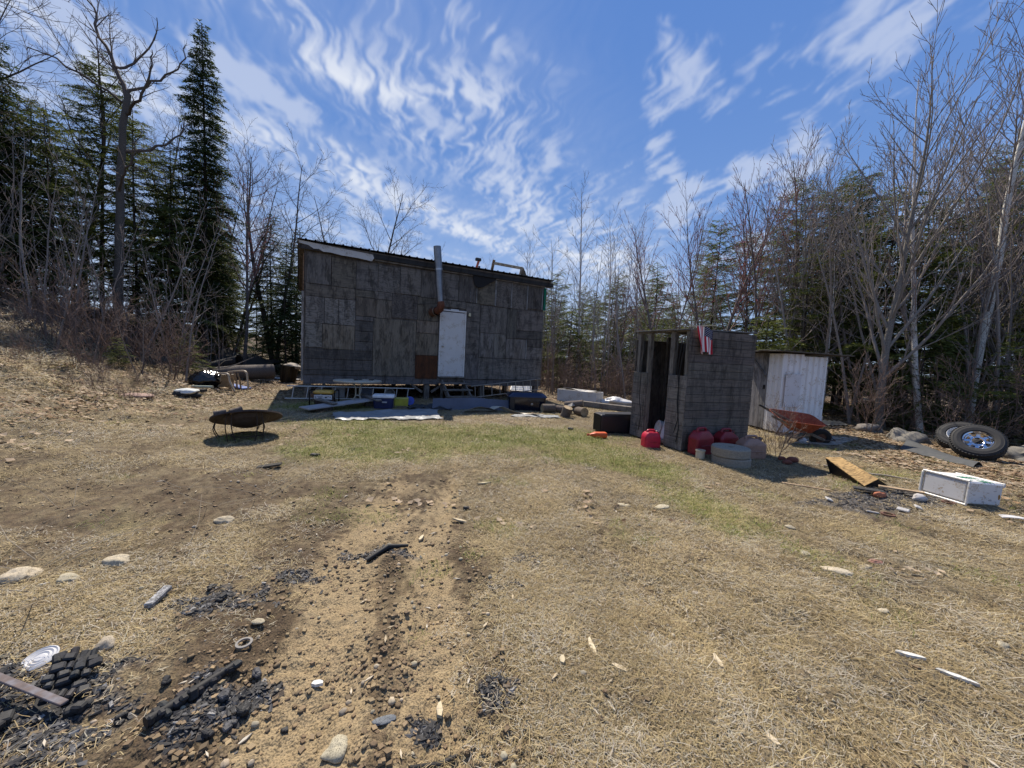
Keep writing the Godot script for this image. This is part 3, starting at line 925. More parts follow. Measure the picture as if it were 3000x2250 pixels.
# ---------------------------------------------------------------- trees
func grow(trunk: MB, crown: MB, p: Vector3, d: Vector3, l: float, r: float, lvl: int, P: Dictionary) -> void:
	var mb := trunk if lvl == 0 else crown
	var k := maxi(2, int(l / P.seg[lvl]))
	var pts := PackedVector3Array([p])
	var rad := PackedFloat32Array([r])
	var dirs := [d]
	var dd := d
	var tip: float = r * P.tip[lvl]
	for i in k:
		dd = (dd + Vector3(rr(-1, 1), rr(-1, 1), rr(-1, 1)) * P.wob[lvl] + Vector3.UP * P.up[lvl]).normalized()
		pts.append(pts[-1] + dd * l / k)
		rad.append(maxf(lerpf(r, tip, float(i + 1) / k), 0.0045))
		dirs.append(dd)
	mb.col = vary(P.col[mini(lvl, P.col.size() - 1)], 0.15)
	mb.tube(pts, rad, P.sides[lvl], lvl == 0)
	if lvl + 1 >= P.levels:
		if P.has("bud") and rng.randf() < 0.6:
			mb.col = vary(P.bud, 0.3)
			var e := pts[-1]
			for b in 2:
				var o := Vector3(rr(-1, 1), rr(-1, 1), rr(-1, 1)) * 0.02
				mb.tri(e + o, e + o + Vector3(rr(-1, 1), rr(-1, 1), rr(-1, 1)) * 0.045, e + o + Vector3(rr(-1, 1), rr(-1, 1), rr(-1, 1)) * 0.045)
		return
	spawn(trunk, crown, pts, dirs, l, r, tip, lvl, P)

func spawn(trunk: MB, crown: MB, pts: PackedVector3Array, dirs: Array, l: float, r: float, tip: float, lvl: int, P: Dictionary) -> void:
	var k := pts.size() - 1
	var n := int(P.n[lvl] * l + rng.randf())
	var az := rr(0, TAU)
	for i in n:
		var t := lerpf(P.start[lvl], 0.98, (i + rng.randf()) / n)
		var f := t * k
		var j := mini(int(f), k - 1)
		var q := pts[j].lerp(pts[j + 1], f - j)
		var base: Vector3 = dirs[j + 1]
		az += 2.4 + rr(-0.5, 0.5)
		var side := base.cross(Vector3.UP if absf(base.y) < 0.9 else Vector3.RIGHT).normalized().rotated(base, az)
		var ang: float = P.ang[lvl] * rr(0.7, 1.25)
		var nd := base.rotated(side, ang).normalized()
		var cl: float = l * P.ratio[lvl] * (1.0 - P.fade[lvl] * t) * rr(0.65, 1.2)
		var cr: float = maxf(lerpf(r, tip, t) * P.thin[lvl], 0.0065)
		if cl > 0.12:
			grow(trunk, crown, q, nd, cl, cr, lvl + 1, P)

# a limb along given points, with boughs and twigs grown from it
func limb(trunk: MB, crown: MB, raw: Array, r0: float, r1: float, lvl: int, P: Dictionary) -> void:
	var flat := PackedVector3Array()
	for p in raw: flat.append(Vector3(p[0], p[1], p[2]))
	var pts := smooth_pts(flat, 4)
	var rad := PackedFloat32Array()
	var dirs := []
	var l := 0.0
	for i in pts.size():
		if i > 0:
			pts[i] += Vector3(rr(-1, 1), rr(-1, 1), rr(-1, 1)) * 0.05
			l += pts[i].distance_to(pts[i - 1])
		rad.append(lerpf(r0, r1, float(i) / (pts.size() - 1)))
		dirs.append((pts[mini(i + 1, pts.size() - 1)] - pts[maxi(i - 1, 0)]).normalized())
	var mb := trunk if lvl == 0 else crown
	mb.col = vary(P.col[lvl], 0.1)
	mb.tube(pts, rad, P.sides[lvl], false)
	spawn(trunk, crown, pts, dirs, l, r0, r1, lvl, P)

func crooked_oak(P: Dictionary) -> Node3D:
	rng.seed = 77
	var o := Node3D.new()
	o.name = "bare_oak"
	o.set_meta("base", "bare_oak")
	o.set_meta("category", P.cat)
	var trunk := MB.new()
	var crown := MB.new()
	var Q := P.duplicate()
	Q.n = [0.0, 2.6, 5.0, 0]
	limb(trunk, crown, [[0, -0.2, 0], [0.06, 3.0, 0.05], [0.15, 6.0, 0.0], [0.46, 8.7, 0]], 0.16, 0.095, 0, Q)
	Q.n = [0.0, 3.4, 6.0, 0]
	Q.ratio = [0.46, 0.36, 0.42, 0]
	limb(trunk, crown, [[0.44, 8.6, 0], [0.16, 9.6, 0.1], [-0.38, 10.7, 0.2], [-0.55, 11.5, 0.1], [-1.4, 12.7, 0.3]], 0.075, 0.015, 1, Q)
	limb(trunk, crown, [[0.18, 9.55, 0.1], [0.55, 9.9, -0.2], [1.15, 10.8, -0.3], [1.3, 11.6, -0.4]], 0.05, 0.012, 1, Q)
	limb(trunk, crown, [[0.46, 8.7, 0], [1.1, 9.35, -0.3], [1.95, 9.9, -0.4], [2.5, 10.6, -0.2]], 0.055, 0.012, 1, Q)
	limb(trunk, crown, [[0.42, 8.0, 0], [1.4, 8.25, 0.5], [2.0, 9.1, 0.7], [2.1, 9.8, 0.7]], 0.06, 0.012, 1, Q)
	limb(trunk, crown, [[0.25, 6.7, 0], [1.1, 7.15, -0.5], [1.7, 7.8, -0.8], [1.8, 8.6, -0.9]], 0.06, 0.012, 1, Q)
	limb(trunk, crown, [[0.36, 8.4, 0], [-0.45, 8.85, 0.5], [-1.3, 9.35, 0.8], [-1.9, 9.4, 1.0]], 0.05, 0.012, 1, Q)
	limb(trunk, crown, [[0.30, 9.0, 0], [-0.4, 9.7, -0.5], [-1.1, 10.3, -0.7], [-1.65, 10.6, -0.8]], 0.045, 0.012, 1, Q)
	limb(trunk, crown, [[0.12, 5.2, 0], [0.9, 5.7, 0.6], [1.5, 6.1, 0.9], [1.9, 6.9, 1.0]], 0.05, 0.012, 1, Q)
	part(o, "trunk", trunk, M.bark)
	part(o, "crown", crown, M.twig)
	return o

func bare_tree(called: String, P: Dictionary, h: float, r: float, seed_: int, stems := 1, spread := 0.0, lean := Vector3.ZERO) -> Node3D:
	rng.seed = seed_
	var o := Node3D.new()
	o.name = called
	o.set_meta("base", called)
	o.set_meta("category", P.cat)
	var trunk := MB.new()
	var crown := MB.new()
	for s in stems:
		var a := TAU * s / stems + rr(-0.4, 0.4)
		var out := Vector3(cos(a), 0, sin(a))
		var d := (Vector3.UP + out * spread * rr(0.5, 1.2) + lean).normalized()
		grow(trunk, crown, out * (0.10 if stems > 1 else 0.0) - Vector3(0, 0.15, 0), d, h * (1.0 if s == 0 else rr(0.75, 1.0)), r * (1.0 if s == 0 else rr(0.6, 0.95)), 0, P)
	var tm: Material = P.trunk_mat
	part(o, "trunk", trunk, tm)
	part(o, "crown", crown, M.twig)
	return o

func conifer(called: String, h: float, rad: float, y0: float, st: Dictionary, seed_: int) -> Node3D:
	rng.seed = seed_
	var o := Node3D.new()
	o.name = called
	o.set_meta("base", called)
	o.set_meta("category", st.cat)
	var trunk := MB.new().with(st.bark)
	var pts := PackedVector3Array()
	var rd := PackedFloat32Array()
	for i in 9:
		var t := i / 8.0
		pts.append(Vector3(0.06 * sin(t * 5.0 + seed_), -0.15 + t * h, 0.06 * cos(t * 4.0)))
		rd.append(lerpf(h * st.girth, 0.012, pow(t, 0.85)))
	trunk.tube(pts, rd, 8)
	part(o, "trunk", trunk, M.bark)
	var crown := MB.new()
	var nb: int = int(h * st.per_metre)
	var az := 0.0
	for i in nb:
		var t := (i + rng.randf()) / nb
		var y := lerpf(y0, h * 0.985, pow(t, 0.9))
		var up := (y - y0) / (h - y0)
		var l: float = rad * (pow(1.0 - up, st.taper) + 0.05) * rr(0.40, 1.22)
		if up < 0.15: l *= rr(0.5, 1.0)
		if rng.randf() < st.gap: continue
		az += 2.4 + rr(-0.6, 0.6)
		var fwd := Vector3(cos(az), 0, sin(az))
		var side := Vector3(-fwd.z, 0, fwd.x)
		var s0: float = lerpf(st.slope_low, st.slope_top, up) + rr(-0.26, 0.20)
		var droop: float = st.droop * rr(0.4, 1.7)
		var at := func(u: float) -> Vector3: return Vector3(0, y, 0) + fwd * l * u + Vector3.UP * l * (s0 * u - droop * u * u)
		crown.col = st.wood
		crown.tube(PackedVector3Array([at.call(0.0), at.call(0.4), at.call(0.95)]), PackedFloat32Array([0.010 + 0.009 * l, 0.008 + 0.005 * l, 0.004]), 3, false)
		var steps := maxi(3, int(l / st.step))
		for k in steps:
			var u := lerpf(0.14, 1.0, (k + rng.randf()) / steps)
			var p: Vector3 = at.call(u)
			var e := -1.0 if k % 2 == 0 else 1.0
			var tl: float = minf(l * 0.55 * (1.05 - u) + 0.10, st.twig_max) * rr(0.7, 1.2)
			var td: Vector3 = (fwd * 0.75 + side * e * rr(0.6, 1.0) + Vector3.UP * rr(-0.35, 0.15 + s0 * 0.3)).normalized()
			var tone: Color = st.leaf.lerp(st.tip, rng.randf())
			var m := maxi(3, int(tl / st.gapn))
			var tn := td.cross(Vector3.UP).normalized()
			for q in m:
				var w := (q + 0.5) / m
				var b := p + td * tl * w - Vector3.UP * tl * 0.25 * w * w
				crown.col = vary(tone, 0.25)
				var s2 := -1.0 if q % 2 == 0 else 1.0
				var out: Vector3 = (td * 0.7 + tn * s2 * rr(0.5, 1.1) + Vector3.UP * rr(-0.5, 0.35)).normalized() * st.leaf_l * rr(0.7, 1.3) * (1.15 - 0.5 * w)
				var wd: Vector3 = (td * 0.8 + Vector3(rr(-1, 1), rr(-1, 1), rr(-1, 1)) * 0.6).normalized() * st.leaf_w
				crown.tri(b - wd, b + wd, b + out)
	part(o, "crown", crown, M.needle)
	return o

func stand(proto: Node3D, label: String, x: float, z: float, turn: float, size := 1.0, group := "", lean := Vector2.ZERO) -> Node3D:
	var d: Node3D = proto.duplicate()
	d.name = numbered(proto.get_meta("base"))
	add_child(d)
	d.position = Vector3(x, land(x, z), z)
	d.rotation_degrees = Vector3(lean.x, turn, lean.y)
	d.scale = Vector3.ONE * size
	tag(d, label, proto.get_meta("category"), group)
	d.remove_meta("base")
	return d

func make_trees() -> void:

	var oak := {levels = 4, seg = [0.7, 0.45, 0.35, 0.3], wob = [0.055, 0.20, 0.24, 0.25], up = [0.03, 0.05, 0.05, 0.04], n = [1.4, 3.2, 5.5, 0], start = [0.33, 0.22, 0.15, 0], ang = [0.85, 0.75, 0.7, 0], ratio = [0.46, 0.50, 0.42, 0], fade = [0.55, 0.5, 0.4, 0], thin = [0.55, 0.5, 0.5, 0], tip = [0.12, 0.2, 0.3, 0.5], sides = [8, 5, 3, 3], col = [Color(0.11, 0.095, 0.08), Color(0.12, 0.10, 0.085), Color(0.15, 0.125, 0.105), Color(0.19, 0.155, 0.135)], cat = "bare tree", trunk_mat = M.bark}
	var maple := oak.duplicate()
	maple.merge({n = [2.8, 3.4, 4.0, 0], ang = [0.58, 0.50, 0.48, 0], ratio = [0.62, 0.42, 0.36, 0], fade = [0.62, 0.45, 0.4, 0], up = [0.02, 0.08, 0.09, 0.08], wob = [0.05, 0.08, 0.09, 0.1], start = [0.14, 0.15, 0.12, 0], col = [Color(0.22, 0.20, 0.178), Color(0.22, 0.20, 0.178), Color(0.25, 0.22, 0.195), Color(0.27, 0.23, 0.20)]}, true)
	var redmaple := maple.duplicate()
	redmaple.merge({bud = Color(0.34, 0.06, 0.06), ang = [0.5, 0.45, 0.45, 0], ratio = [0.42, 0.40, 0.36, 0], start = [0.30, 0.15, 0.1, 0], col = [Color(0.17, 0.145, 0.13), Color(0.19, 0.145, 0.13), Color(0.26, 0.15, 0.135), Color(0.32, 0.15, 0.135)]}, true)
	var birch := maple.duplicate()
	birch.merge({n = [3.0, 3.2, 3.0, 0], ang = [0.62, 0.6, 0.55, 0], ratio = [0.24, 0.45, 0.40, 0], fade = [0.45, 0.4, 0.3, 0], thin = [0.30, 0.5, 0.5, 0], start = [0.22, 0.2, 0.15, 0], col = [Color(0.98, 0.95, 0.90), Color(0.24, 0.20, 0.18), Color(0.17, 0.13, 0.12), Color(0.17, 0.125, 0.115)], cat = "birch tree", trunk_mat = M.birch}, true)
	var pole := birch.duplicate()
	pole.merge({n = [2.0, 2.2, 2.0, 0], levels = 3, ratio = [0.26, 0.45, 0.4, 0], ang = [0.7, 0.6, 0.6, 0], wob = [0.09, 0.14, 0.15, 0.1], start = [0.18, 0.2, 0.15, 0], col = [Color(0.24, 0.21, 0.185), Color(0.24, 0.205, 0.18), Color(0.27, 0.22, 0.19)], cat = "sapling", trunk_mat = M.bark}, true)
	var shrub := pole.duplicate()
	shrub.merge({n = [4.5, 4.5, 0, 0], seg = [0.25, 0.2, 0.2, 0.2], ratio = [0.5, 0.45, 0.4, 0], ang = [0.65, 0.7, 0.6, 0], wob = [0.14, 0.18, 0.2, 0.1], col = [Color(0.16, 0.115, 0.09), Color(0.19, 0.135, 0.105), Color(0.21, 0.15, 0.12)], cat = "shrub"}, true)

	var spruce := {per_metre = 17.0, taper = 0.75, gap = 0.08, slope_low = -0.18, slope_top = 0.35, droop = 0.25, girth = 0.009, bark = Color(0.06, 0.05, 0.042), wood = Color(0.05, 0.042, 0.035), leaf = Color(0.038, 0.054, 0.023), tip = Color(0.065, 0.088, 0.034), step = 0.06, twig_max = 0.46, gapn = 0.045, leaf_l = 0.13, leaf_w = 0.030, cat = "spruce tree"}
	var hemlock := spruce.duplicate()
	hemlock.merge({per_metre = 15.0, taper = 0.6, gap = 0.16, slope_low = 0.0, slope_top = 0.5, droop = 0.30, leaf = Color(0.065, 0.085, 0.028), tip = Color(0.15, 0.17, 0.05), step = 0.055, twig_max = 0.55, gapn = 0.042, leaf_l = 0.12, leaf_w = 0.028, cat = "hemlock tree"}, true)
	var pine := spruce.duplicate()
	pine.merge({per_metre = 13.0, taper = 0.55, gap = 0.22, slope_low = 0.12, slope_top = 0.6, droop = 0.10, leaf = Color(0.085, 0.11, 0.032), tip = Color(0.17, 0.19, 0.06), step = 0.07, twig_max = 0.42, gapn = 0.03, leaf_l = 0.17, leaf_w = 0.018, cat = "pine tree"}, true)

	var tall := spruce.duplicate()
	tall.merge({per_metre = 25.0, leaf_l = 0.15, leaf_w = 0.036, gap = 0.04}, true)
	# prototypes
	var oak_a := crooked_oak(oak)
	var oak_b := bare_tree("bare_oak", oak, 12.0, 0.16, 117)
	var oak_c := bare_tree("bare_oak", oak, 11.0, 0.13, 133, 2, 0.25)
	var map_a := bare_tree("bare_maple", maple, 8.6, 0.095, 141)
	var map_b := bare_tree("bare_maple", maple, 8.0, 0.065, 152, 2, 0.12)
	var red_a := bare_tree("red_maple", redmaple, 9.2, 0.085, 163, 2, 0.16)
	var red_b := bare_tree("red_maple", redmaple, 8.4, 0.07, 174, 1)
	var bir_a := bare_tree("white_birch", birch, 14.0, 0.125, 181)
	var bir_b := bare_tree("white_birch", birch, 10.5, 0.085, 192)
	var bir_c := bare_tree("white_birch", birch, 9.0, 0.06, 203, 2, 0.12)
	var pol_a := bare_tree("thin_sapling", pole, 6.5, 0.035, 211)
	var pol_b := bare_tree("thin_sapling", pole, 5.0, 0.028, 222, 2, 0.2)
	var pol_c := bare_tree("thin_sapling", pole, 7.5, 0.045, 233)
	var shr_a := bare_tree("bare_shrub", shrub, 1.7, 0.014, 241, 7, 0.5)
	var shr_b := bare_tree("bare_shrub", shrub, 2.4, 0.017, 252, 5, 0.35)
	var spr_a := conifer("dark_spruce", 16.0, 2.0, 1.6, tall, 301)
	var spr_b := conifer("dark_spruce", 10.0, 2.1, 0.4, spruce, 312)
	var spr_c := conifer("dark_spruce", 8.0, 2.0, 0.2, spruce, 323)
	var hem_a := conifer("hemlock", 11.0, 2.9, 1.0, hemlock, 331)
	var hem_b := conifer("hemlock", 7.5, 2.4, 0.3, hemlock, 342)
	var hem_c := conifer("hemlock", 3.4, 1.6, 0.15, hemlock, 353)
	var pin_a := conifer("white_pine", 10.0, 2.6, 1.2, pine, 361)
	var pin_b := conifer("white_pine", 6.5, 1.8, 0.4, pine, 372)
	rng.seed = 500

	# the trees one can tell apart
	stand(oak_a, "tall crooked bare oak left of the tall spruce", -14.9, -14.6, 0)
	stand(oak_b, "bare oak at the left edge with boughs reaching in overhead", -15.6, -8.6, 200, 1.1)
	stand(oak_b, "bare oak behind the far left spruces", -18.5, -12.0, 20, 1.0)
	stand(oak_c, "wide bare oak rising above the cabin's left roof end", -9.4, -23.0, 40, 1.05)
	stand(oak_c, "slender bare oak between the tall spruce and the cabin", -12.6, -20.5, 150, 1.1)
	stand(spr_a, "tallest narrow spruce standing left of the cabin", -14.4, -18.0, 0, 0.93)
	stand(hem_a, "broad dark hemlock left of the crooked oak", -18.2, -17.2, 30)
	stand(spr_b, "dark spruce at the far left edge of the wood", -17.2, -12.8, 80, 0.95)
	stand(spr_c, "short dark spruce close behind the cabin's left corner", -11.5, -20.5, 10, 0.95)
	stand(spr_c, "short dark spruce just right of the tallest spruce", -13.2, -21.0, 130, 1.05)
	stand(spr_b, "dark spruce behind the rubbish heap", -15.8, -21.0, 190, 0.7)
	stand(hem_b, "hemlock on the bank between far left spruce and oak", -16.2, -13.6, 220, 0.9)
	stand(hem_b, "hemlock filling the gap behind the leaning sapling", -14.0, -15.8, 100, 0.8)
	stand(hem_a, "tall hemlock close behind the crooked oak", -16.0, -16.4, 250, 0.85)
	stand(spr_b, "dense spruce just left of the tallest spruce", -15.6, -17.6, 300, 0.92)
	stand(spr_b, "dense spruce filling the far left corner", -19.6, -14.2, 40, 1.05)
	stand(spr_c, "dense low spruce behind the dustbin", -11.0, -18.6, 60, 0.8)
	stand(red_b, "thin reddish bare tree right of the tallest spruce", -13.0, -18.6, 50, 1.25)
	stand(hem_c, "small bright hemlock at the foot of the bank", -10.9, -12.9, 0, 0.42)
	stand(hem_c, "smallest hemlock seedling beside the leaning sapling", -10.6, -10.3, 120, 0.25)
	stand(pol_a, "dark leaning sapling on the bank", -10.9, -10.0, 10, 0.68, "", Vector2(0, -14))
	stand(pol_c, "bent dark-trunked sapling at the bank's foot", -11.3, -11.6, 70, 0.8, "", Vector2(0, -12))
	stand(bir_b, "taller thin birch right of the cabin", 3.2, -19.5, 0, 0.95)
	stand(bir_c, "shorter thin birch right of the taller one", 4.6, -19.0, 60, 0.95)
	stand(bir_c, "thin pale tree behind the cabin's right roof end", -1.9, -26.0, 160, 0.85)
	stand(red_a, "red-budded maple right behind the outhouse", 8.3, -16.2, 0, 1.0)
	stand(red_a, "red-budded maple left of the first one", 6.6, -17.0, 140, 0.9)
	stand(red_b, "single-stemmed red-budded maple behind the white shed", 10.0, -16.8, 30, 1.08)
	stand(red_b, "lower red-budded maple between cabin thicket and outhouse", 5.2, -18.5, 200, 0.7)
	stand(map_a, "many-stemmed grey maple at the yard's right edge", 9.9, -10.25, 15, 1.04)
	stand(map_b, "bare maple behind the white shed's roof", 10.2, -13.6, 70, 1.05)
	stand(bir_a, "tall white birch at the right edge of the yard", 14.3, -12.0, 0, 1.0, "", Vector2(0, -2))
	stand(bir_b, "leaning birch left of the tall white birch", 10.7, -9.95, 120, 0.9, "", Vector2(0, -7))
	stand(bir_c, "thin leaning birch right of the white shed", 9.6, -11.9, 40, 0.6, "", Vector2(0, -8))
	stand(map_b, "bare maple reaching highest left of the tall birch", 15.4, -13.6, 300, 1.30)
	stand(map_a, "bare maple at the far right edge behind the birch", 17.6, -13.4, 250, 1.18)
	stand(red_b, "reddish bare tree between red-budded maples and white shed", 9.2, -14.6, 100, 1.02)
	stand(red_a, "reddish fan of stems left of the brownish hemlock", 11.2, -16.0, 240, 1.02)
	stand(pin_a, "bushy pine behind the tall white birch", 17.8, -14.5, 0, 1.0)
	stand(pin_a, "sunlit pine at the far right edge", 17.2, -12.4, 200, 0.86)
	stand(hem_b, "feathery hemlock close behind the grey maple", 11.3, -11.9, 30, 0.95)
	stand(hem_b, "feathery hemlock left of the tall birch", 13.9, -13.2, 290, 1.0)
	stand(pin_a, "pine showing between white shed and grey maple", 11.7, -14.8, 130, 0.84)
	stand(pin_a, "tall pine behind the grey maple", 13.0, -15.6, 60, 0.92)
	stand(hem_b, "brownish hemlock behind the red-budded maples", 12.6, -18.8, 10, 1.1)
	stand(hem_b, "hemlock whose green boughs hang above the white shed", 9.7, -13.0, 80, 0.72)
	stand(hem_b, "hemlock between the grey maple and the leaning birch", 12.2, -11.9, 160, 0.75)
	stand(hem_c, "low hemlock behind the truck wheels", 11.6, -8.7, 0, 0.80)
	stand(hem_c, "low hemlock right of the grey maple's trunk", 10.9, -10.3, 90, 0.9)
	stand(hem_c, "low hemlock at the right edge of the picture", 14.0, -9.8, 190, 1.0)
	stand(pin_b, "small pine right of the two thin birches", 5.6, -22.5, 0, 0.95)
	stand(pin_b, "small pine beside the cabin's right corner", 2.2, -21.0, 70, 0.95)
	stand(pin_b, "small pine left of the red-budded maples", 8.2, -23.0, 150, 1.15)
	stand(hem_c, "yellow-green hemlock bough peeping over the white shed's roof", 8.0, -12.2, 45, 0.95)

	# the rest of the wood: trees of a kind that nothing tells apart
	var kinds := [[spr_b, "dark spruce in the wood left of the cabin"], [hem_b, "hemlock in the wood left of the cabin"], [pol_c, "thin bare pole tree in the left wood"], [oak_c, "bare oak deep in the left wood"]]
	for i in 34:
		var k: Array = kinds[[0, 1, 2, 2, 3, 2, 3][i % 7]]
		var a := deg_to_rad(lerpf(-58.0, -33.0, rng.randf()))
		var r := lerpf(21.0, 36.0, rng.randf())
		stand(k[0], k[1], r * sin(a), -r * cos(a), rr(0, 360), rr(0.75, 1.1), "trees deep in the left wood")
	kinds = [[pol_c, "thin bare pole tree in the thicket behind the cabin"], [bir_c, "thin pale birch in the wood behind the cabin"], [pin_b, "small pine in the wood behind the cabin"], [spr_c, "small spruce in the wood behind the cabin"]]
	for i in 44:
		var k: Array = kinds[[2, 1, 2, 0, 2, 3, 2][i % 7]]
		var a := deg_to_rad(lerpf(-32.0, 22.0, rng.randf()))
		var r := lerpf(23.0, 36.0, rng.randf())
		stand(k[0], k[1], r * sin(a), -r * cos(a), rr(0, 360), rr(0.75, 1.05), "trees in the wood behind the cabin")
	kinds = [[pol_c, "thin bare pole tree in the right wood"], [hem_a, "hemlock deep in the right wood"], [pin_a, "pine deep in the right wood"], [map_b, "bare maple deep in the right wood"]]
	for i in 30:
		var k: Array = kinds[[0, 2, 2, 0, 3, 2, 1][i % 7]]
		var a := deg_to_rad(lerpf(22.0, 60.0, rng.randf()))
		var r := lerpf(19.5, 33.0, rng.randf())
		stand(k[0], k[1], r * sin(a), -r * cos(a), rr(0, 360), rr(0.7, 1.0), "trees deep in the right wood")
	for i in 64:
		var a := deg_to_rad(lerpf(3.5, 27.0, rng.randf()))
		var r := lerpf(14.8, 21.0, rng.randf())
		stand([pol_a, pol_b, pol_c][i % 3], "thin grey sapling in the thicket between cabin and outhouse", r * sin(a), -r * cos(a), rr(0, 360), rr(0.55, 0.95), "saplings between cabin and outhouse", Vector2(rr(-5, 5), rr(-6, 6)))
	for i in 22:
		var a := deg_to_rad(lerpf(34.0, 57.0, rng.randf()))
		var r := lerpf(14.5, 20.0, rng.randf())
		stand([pol_c, pol_a, pol_c][i % 3], "thin grey sapling among the hemlocks on the right", r * sin(a), -r * cos(a), rr(0, 360), rr(0.8, 1.3), "saplings among the right hemlocks", Vector2(rr(-5, 5), rr(-8, 8)))
	for i in 36:
		var a := deg_to_rad(lerpf(-57.0, -36.0, rng.randf()))
		var r := lerpf(14.0, 21.0, rng.randf())
		stand([pol_a, pol_b, pol_c][i % 3], "thin bare sapling on the left bank", r * sin(a), -r * cos(a), rr(0, 360), rr(0.45, 0.8), "saplings on the left bank", Vector2(rr(-6, 6), rr(-12, 4)))
	for i in 24:
		var a := deg_to_rad(lerpf(-56.0, -40.5, rng.randf()))
		var r := lerpf(14.2, 18.5, rng.randf())
		stand([shr_a, shr_b][i % 2], "leafless brown shrub on the left bank", r * sin(a), -r * cos(a), rr(0, 360), rr(0.5, 0.9), "shrubs on the left bank")
	for i in 22:
		var a := deg_to_rad(lerpf(5.0, 22.0, rng.randf()))
		var r := lerpf(14.5, 17.5, rng.randf())
		stand([shr_a, shr_b][i % 2], "leafless shrub at the edge of the thicket", r * sin(a), -r * cos(a), rr(0, 360), rr(0.5, 1.0), "shrubs at the thicket's edge")
	for i in 18:
		var a := deg_to_rad(lerpf(43.0, 57.0, rng.randf()))
		var r := lerpf(13.0, 17.0, rng.randf())
		stand([shr_a, shr_b][i % 2], "leafless shrub at the right wood's edge", r * sin(a), -r * cos(a), rr(0, 360), rr(0.5, 0.9), "shrubs at the right wood's edge")
	for i in 40:
		var a := deg_to_rad(lerpf(-40.0, 62.0, (i + rng.randf()) / 40.0))
		var r := lerpf(38.0, 52.0, rng.randf())
		stand([spr_b, pin_a, hem_a][i % 3], "far evergreen closing the view at the back of the wood", r * sin(a), -r * cos(a), rr(0, 360), rr(0.7, 0.95), "far evergreens at the back")
	for i in 14:
		var a := deg_to_rad(lerpf(3.0, 24.0, (i + rng.randf()) / 14.0))
		var r := lerpf(18.5, 24.0, rng.randf())
		stand([hem_c, pin_b, hem_b][i % 3], "low young evergreen behind the thicket", r * sin(a), -r * cos(a), rr(0, 360), [rr(0.8, 1.2), rr(0.45, 0.6), rr(0.35, 0.5)][i % 3], "young evergreens behind the thicket")
	for i in 40:
		var a := deg_to_rad(lerpf(-58.0, -43.0, rng.randf()))
		var r := lerpf(10.5, 15.0, rng.randf())
		stand([shr_a, shr_b][i % 2], "low dead weed clump on the open slope at left", r * sin(a), -r * cos(a), rr(0, 360), rr(0.12, 0.30), "weed clumps on the left slope")
	stand(shr_a, "dead weed clump beside the tan fuel can", 4.45, -6.35, 0, 0.42)
	stand(shr_b, "tall dead weed stalks before the white shed", 5.15, -7.2, 30, 0.36)
	stand(shr_b, "dead twiggy shrub in the hollow at the right edge", 6.25, -3.75, 60, 0.5)
	for p in [oak_a, oak_b, oak_c, map_a, map_b, red_a, red_b, bir_a, bir_b, bir_c, pol_a, pol_b, pol_c, shr_a, shr_b, spr_a, spr_b, spr_c, hem_a, hem_b, hem_c, pin_a, pin_b]:
		p.free()

